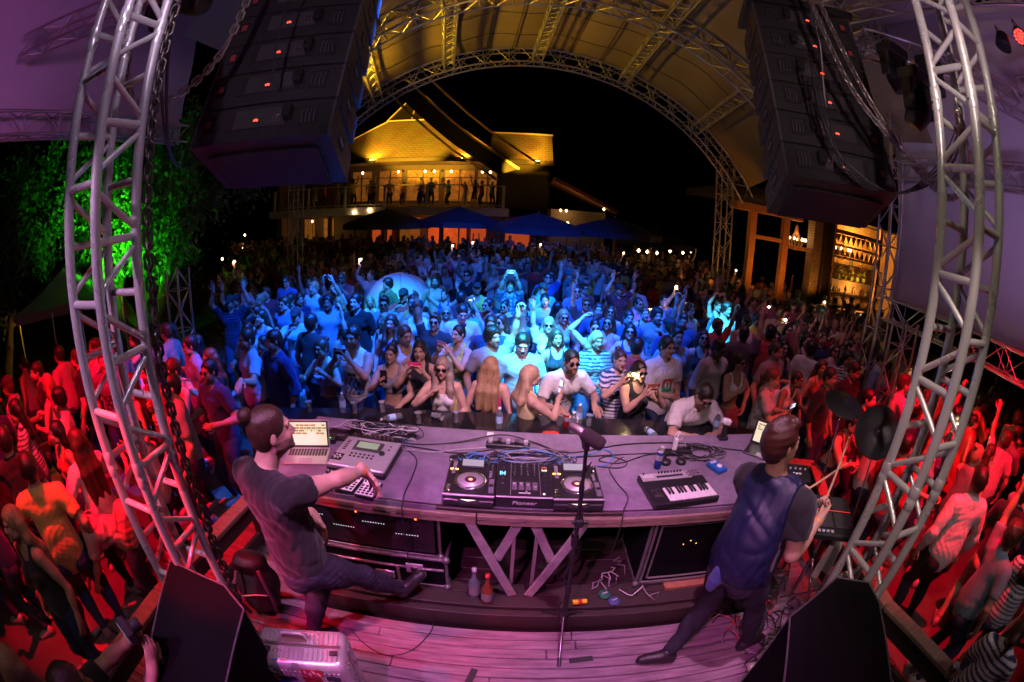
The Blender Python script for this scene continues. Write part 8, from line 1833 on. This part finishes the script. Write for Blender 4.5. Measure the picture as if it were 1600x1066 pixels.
kd = [(0, 'down', 'tee', 'short'), (1, 'down', 'tank', 'long'), (0, 'sway', 'tee', 'short'), (1, 'sway', 'crop', 'long'), (0, 'rup', 'tee', 'quiff'), (1, 'rup', 'dress', 'long'), (0, 'up', 'tee', 'short'), (1, 'up', 'tank', 'tail'), (0, 'phone', 'shirt', 'short'), (1, 'phone', 'dress', 'long'),
    (0, 'drink', 'tee', 'short'), (0, 'clap', 'shirt', 'quiff'), (1, 'clap', 'tank', 'bun'), (0, 'hold', 'tank', 'crop'), (1, 'hold', 'tee', 'bob'), (0, 'lup', 'tee', 'curly'), (0, 'down', 'shirt', 'short'), (1, 'down', 'dress', 'bun'), (0, 'rfist', 'tank', 'short'), (1, 'holdcup', 'tank', 'long'), (0, 'down', 'long', 'curly'), (1, 'down', 'crop', 'bob')]
SKN = list(SKIN.keys()); HC = [('dark', (.02, .014, .01)), ('brown', (.07, .035, .018)), ('black', (.01, .008, .008)), ('fair', (.40, .26, .13))]
PATK = {0: 'bluep', 2: 'print2', 6: 'stripe', 13: 'num', 14: 'stripe', 15: 'print2', 10: 'chest'}; PW = {'bluep': 'printed', 'print2': 'patterned', 'stripe': 'striped', 'num': 'numbered', 'chest': 'printed'}; CAPK = {6: 1, 10: 1, 13: 1}
for ki, (fem, pose, top, hs) in enumerate(kd):
    r, pp = add_person(0, 0, 1.66 if fem else 1.76, fem, 0, pose, dict(skin=rng.choice(('light', 'tan', 'tan')), hs=hs, beard=0 if fem else rng.choice((0, .5, .7)), top=(top, (1, 1, 1), {'pat': PATK[ki]} if ki in PATK else {}), cap=CAPK.get(ki), glasses=rng.random() < .25, hp=rng.uniform(-.1, .15)), '%s %s' % (pose, top), {}, q=1.7, legs=True)
    r['pattern'] = PW.get(PATK.get(ki), ''); r['capped'] = 1 if ki in CAPK else 0; KINDS.append((r, fem, pose, top, hs, [False]))
placed = [(p[0], p[1]) for p in PEOPLE]
def ok(x, y, dmin):
    for (a, b) in placed:
        if (a - x)**2 + (b - y)**2 < dmin*dmin: return False
    return True
def blocked(x, y):
    if abs(x) < 2.9 and y < 4.35: return True
    if -2.9 < x < 3.4 and y < 4.25: return True
    if (x + 6.55)**2 + (y - 12)**2 < .25 or (x - 5.9)**2 + (y - 12)**2 < .25 or (x - 5.3)**2 + (y - 4.1)**2 < .2: return True
    if x > 9.2 and y > 11.3: return True
    if x < -5.2 and y < 7.5 + (-x - 5.2)*.8 and y > 4.8: return True
    return False
cand = []
def fill(n, x0, x1, y0, y1, dmin):
    c = 0; t = 0
    while c < n and t < n*60:
        t += 1; y = rng.uniform(y0, y1); x = rng.uniform(x0(y), x1(y))
        if blocked(x, y) or not ok(x, y, dmin): continue
        placed.append((x, y)); cand.append((x, y)); c += 1
    return c
fill(66, lambda y: -.85*y + .4, lambda y: 1.05*y, 4.6, 7.6, .42)
fill(74, lambda y: -.80*y, lambda y: 1.15*y, 7.4, 11.5, .56)
fill(26, lambda y: -6.0, lambda y: -2.75, .3, 4.6, .47); fill(30, lambda y: 3.5, lambda y: 7.2, .3, 4.6, .47)
PLACE = lambda x, y: ('in the front rows' if y < 6 else 'in the middle rows' if y < 8.5 else 'in the rear rows')
USED = {}
def nearest(x, y):
    best = None
    for p in PEOPLE:
        d = (p[0] - x)**2 + (p[1] - y)**2*.6
        if best is None or d < best[0]: best = (d, p)
    return best[1]
def short(l):
    w = l.split(); cut = len(w)
    for i, a in enumerate(w):
        if i > 2 and a in ('with', 'in', 'behind', 'holding', 'looking', 'standing', 'seen', 'leaning', 'filming', 'dancing', 'next', 'stretching', 'glancing', 'high', 'beside', 'right', 'left', 'on', 'making', 'turned', 'drinking', 'raising', 'bending', 'bent', 'taking', 'pinching', 'hiding', 'pointing', 'from'):
            if i >= 5 or a not in ('in', 'with'): cut = i; break
    return ' '.join(w[:min(cut, 7)])
FILL = []
for i, (x, y) in enumerate(cand):
    K = KINDS[rng.randrange(len(KINDS))] if y < 12 else rng.choice(KINDS)
    if i < len(KINDS): K = KINDS[i]
    root, fem, pose, top, hs, used = K
    if not used[0]: r = root; used[0] = True
    else: r = copy_tree(root)
    tn, tc = rng.choice(TOPC if y > 6 else TOPC[:6]); v = rng.uniform(.7, 1.1); hn, hc = rng.choice(HC if fem else HC[:3]); s = rng.uniform(.94, 1.05)
    face = rng.gauss(0, 22) + math.degrees(math.atan2(x, y))*(-.0) ; 
    if rng.random() < .12: face += 150
    if abs(x) > 3 and y < 4.8: face = (-60 if x < 0 else 60) + rng.gauss(0, 40)
    r.location = (x, y, G); r.rotation_euler = (0, 0, math.pi + R_(face)); r.scale = (s, s, s*rng.uniform(.98, 1.02))
    for ch in r.children:
        if ch.name.startswith('body'): q_ = rng.choice((1, 1, .9, .8, .5)); ch.color = (q_, q_*.97, q_*.95, 1)
        elif ch.name.startswith('hair'): ch.color = (*hc, 1)
        elif ch.name.startswith(('trousers', 'shoe', 'sunglasses', 'cap')): pass
        else: ch.color = (tc[0]*v, tc[1]*v, tc[2]*v, 1)
    r['group'] = 'people in the crowd'
    FILL.append((r, x, y, fem, (tn + ' ' + r['pattern']).strip(), top, pose, hn, hs, face))
def ctr(ws): return len(ws.split())
for (r, x, y, fem, tn, top, pose, hn, hs, face) in FILL:
    nb = nearest(x, y); rel = 'behind' if nb[1] < y - .25 else ('before' if nb[1] > y + .25 else ('right of' if nb[0] < x else 'left of'))
    hair = {'long': 'long haired', 'bun': 'bun wearing', 'tail': 'ponytailed', 'bob': 'bobbed', 'curly': 'curly haired', 'quiff': 'tousled', 'crop': 'cropped', 'short': 'short haired'}[hs] if not r['capped'] else 'capped'
    base = '%s %s in %s %s, %s' % (hair, 'woman' if fem else 'man', tn, TN[top], PN[pose])
    alt = [base + ', ' + rel + ' the ' + short(nb[7]), base + ', ' + {'behind': 'right behind', 'before': 'close before', 'right of': 'just right of', 'left of': 'just left of'}[rel] + ' the ' + short(nb[7]),
           '%s haired ' % hn + base.replace(hair, '').strip() + ', ' + rel + ' the ' + short(nb[7])]
    lab = None
    for a in alt:
        a = ' '.join(a.split()[:15])
        if a not in USED: lab = a; break
    if lab is None: lab = ' '.join((base + ', ' + PLACE(x, y) + (', left side' if x < -1.5 else ', right side' if x > 2 else ', centre')).split()[:15])
    USED[lab] = 1; r['label'] = lab
# phones for those who film
for (r, x, y, fem, tn, top, pose, hn, hs, face) in FILL:
    if pose == 'phone':
        rz = math.pi + R_(face); c = rotz(rz) @ V3(-.01, .36, 1.56*(1.66 if fem else 1.76)/1.76*r.scale[0]) + V3(x, y, G)
        make_phone('phone held by the ' + ' '.join(r['label'].split()[:12]), c, rotz(rz), torch=(NT.append(1) or len(NT) % 3 == 0), group='phones held up in the crowd')
# balcony guests and far guests
GU = []
for i in range(18):
    x = -13.5 + i*.72 + rng.uniform(-.5, .5); y = rng.choice((26.5, 26.7, 27.6, 28.4)); root, fem, pose, top, hs, used = rng.choice(KINDS); r = copy_tree(root); r.location = (x, y, 2.86); r.rotation_euler = (0, 0, math.pi + rng.uniform(-1.2, 1.2)); r['group'] = 'guests on the balcony'; r.scale = (1, 1, 1)
    tn, tc = rng.choice(TOPC)
    for ch in r.children:
        if ch.name.startswith('hair'): ch.color = (.02, .015, .01, 1)
        elif not ch.name.startswith(('body', 'trousers', 'shoe', 'sunglasses', 'cap')): ch.color = (*tc, 1)
    r['label'] = 'guest in %s %s on the balcony, %s, %s' % (tn, TN[top], PN[pose], ('at the far left end', 'left of the middle', 'under the lit roof', 'near its right end')[min(3, i//6)])
    GU.append(r)
seen = {}
for r in GU:
    l = r['label']; seen[l] = seen.get(l, 0) + 1
    if seen[l] > 1: r['label'] = l + ', further right'
# the far crowd reads as one mass
def far_body(seed):
    rr = random.Random(seed); fem = rr.random() < .45; pose = rr.choice(('down', 'down', 'sway', 'rup', 'up', 'phone', 'hold', 'lup')); k = (1.64 if fem else 1.75)/1.76
    A = pose_args(pose, k, fem, rr); pp = Person(h=1.76*k, fem=fem, **A); out = []
    H = pp.head
    body = pp.torso() + pp.neckp() + [el(H, (.08, .10, .12), pp.hR, k=.02)]
    for sd in (1, -1): body += pp.arm(sd) + pp.leg(sd) + [rc(pp.wr[sd], pp.wr[sd] + pp.hd[sd]*.14, .035, .028)]
    v, f = mesh_sdf(body, .042, off=.008)
    t = (v - pp.pel) @ pp.up; rad = np.linalg.norm(v - H, axis=1)
    return v, f, t, rad, H, pp
FB = [far_body(s) for s in range(14)]
vs, fs, cs, o_ = [], [], [], 0; n_far = 0; tries = 0; rs = np.random.RandomState(5)
while n_far < 430 and tries < 9000:
    tries += 1; y = rs.uniform(11.0, 24.5); x = rs.uniform(-.75*y, .95*y)
    if blocked(x, y) or (x > 9.0 and y > 11): continue
    if not ok(x, y, .55): continue
    placed.append((x, y)); v, f, t, rad, H, pp = FB[rs.randint(len(FB))]; a = math.pi + rs.normal(0, .5); sc2 = rs.uniform(.93, 1.05)
    v2 = (v * sc2) @ rotz(a).T + [x, y, G]; tc = np.array(TOPC[rs.randint(len(TOPC))][1]); sk = np.array(SKIN[SKN[rs.randint(len(SKN))]])
    C = np.tile(sk, (len(v), 1)); C[(t > -.08) & (t < .50*pp.k) & (np.linalg.norm((v - pp.pel)[:, :2], axis=1) < .30)] = tc; C[v[:, 2] < .85*pp.k] = (.03, .035, .06)
    loc = (v - H) @ pp.hR; C[(rad < .17) & ((loc[:, 1] < .02) | (loc[:, 2] > .06))] = (.02, .015, .012)
    vs.append(v2); fs.append(f + o_); cs.append(C); o_ += len(v); n_far += 1
CC = np.concatenate(cs)
ob = sdf_obj('distant_crowd', [(np.concatenate(vs), np.concatenate(fs))], mat('crowd_mass', rough=.8, attr=True), None, None, lambda v: CC); tag(ob, 'far dark mass of people between the dancers and the club house', 'crowd', kind='stuff')
# white inflatable ball in the crowd
bl = thing('inflatable_ball', 'large white half dome standing in the crowd on the left of the middle', 'dome', (-2.55, 9.6, G)); mb = MB(); mb.lathe([(.82*math.cos(R_(a)), .85 + .82*math.sin(R_(a))) for a in range(-30, 91, 8)] , n=36); mb.build('skin', mat('white_vinyl', (.62, .62, .66), .35, bump=.2, bscale=4), bl); mb = MB(); [mb.tube([(.824*math.cos(R_(a))*math.cos(b), .824*math.cos(R_(a))*math.sin(b), .85 + .824*math.sin(R_(a))) for a in range(-30, 90, 10)], .006, 4) for b in (3.6, 4.3, 5.0, 5.7)]; mb.build('seam', mat('seam_grey', (.3, .3, .33), .6), bl)
mb = MB(); mb.lathe([(.75, 0), (.8, .1), (.8, .2)], n=24); mb.build('base', M_grey, bl)

for o in bpy.data.objects:
    for kk in ('pattern', 'capped'):
        if kk in o: del o[kk]
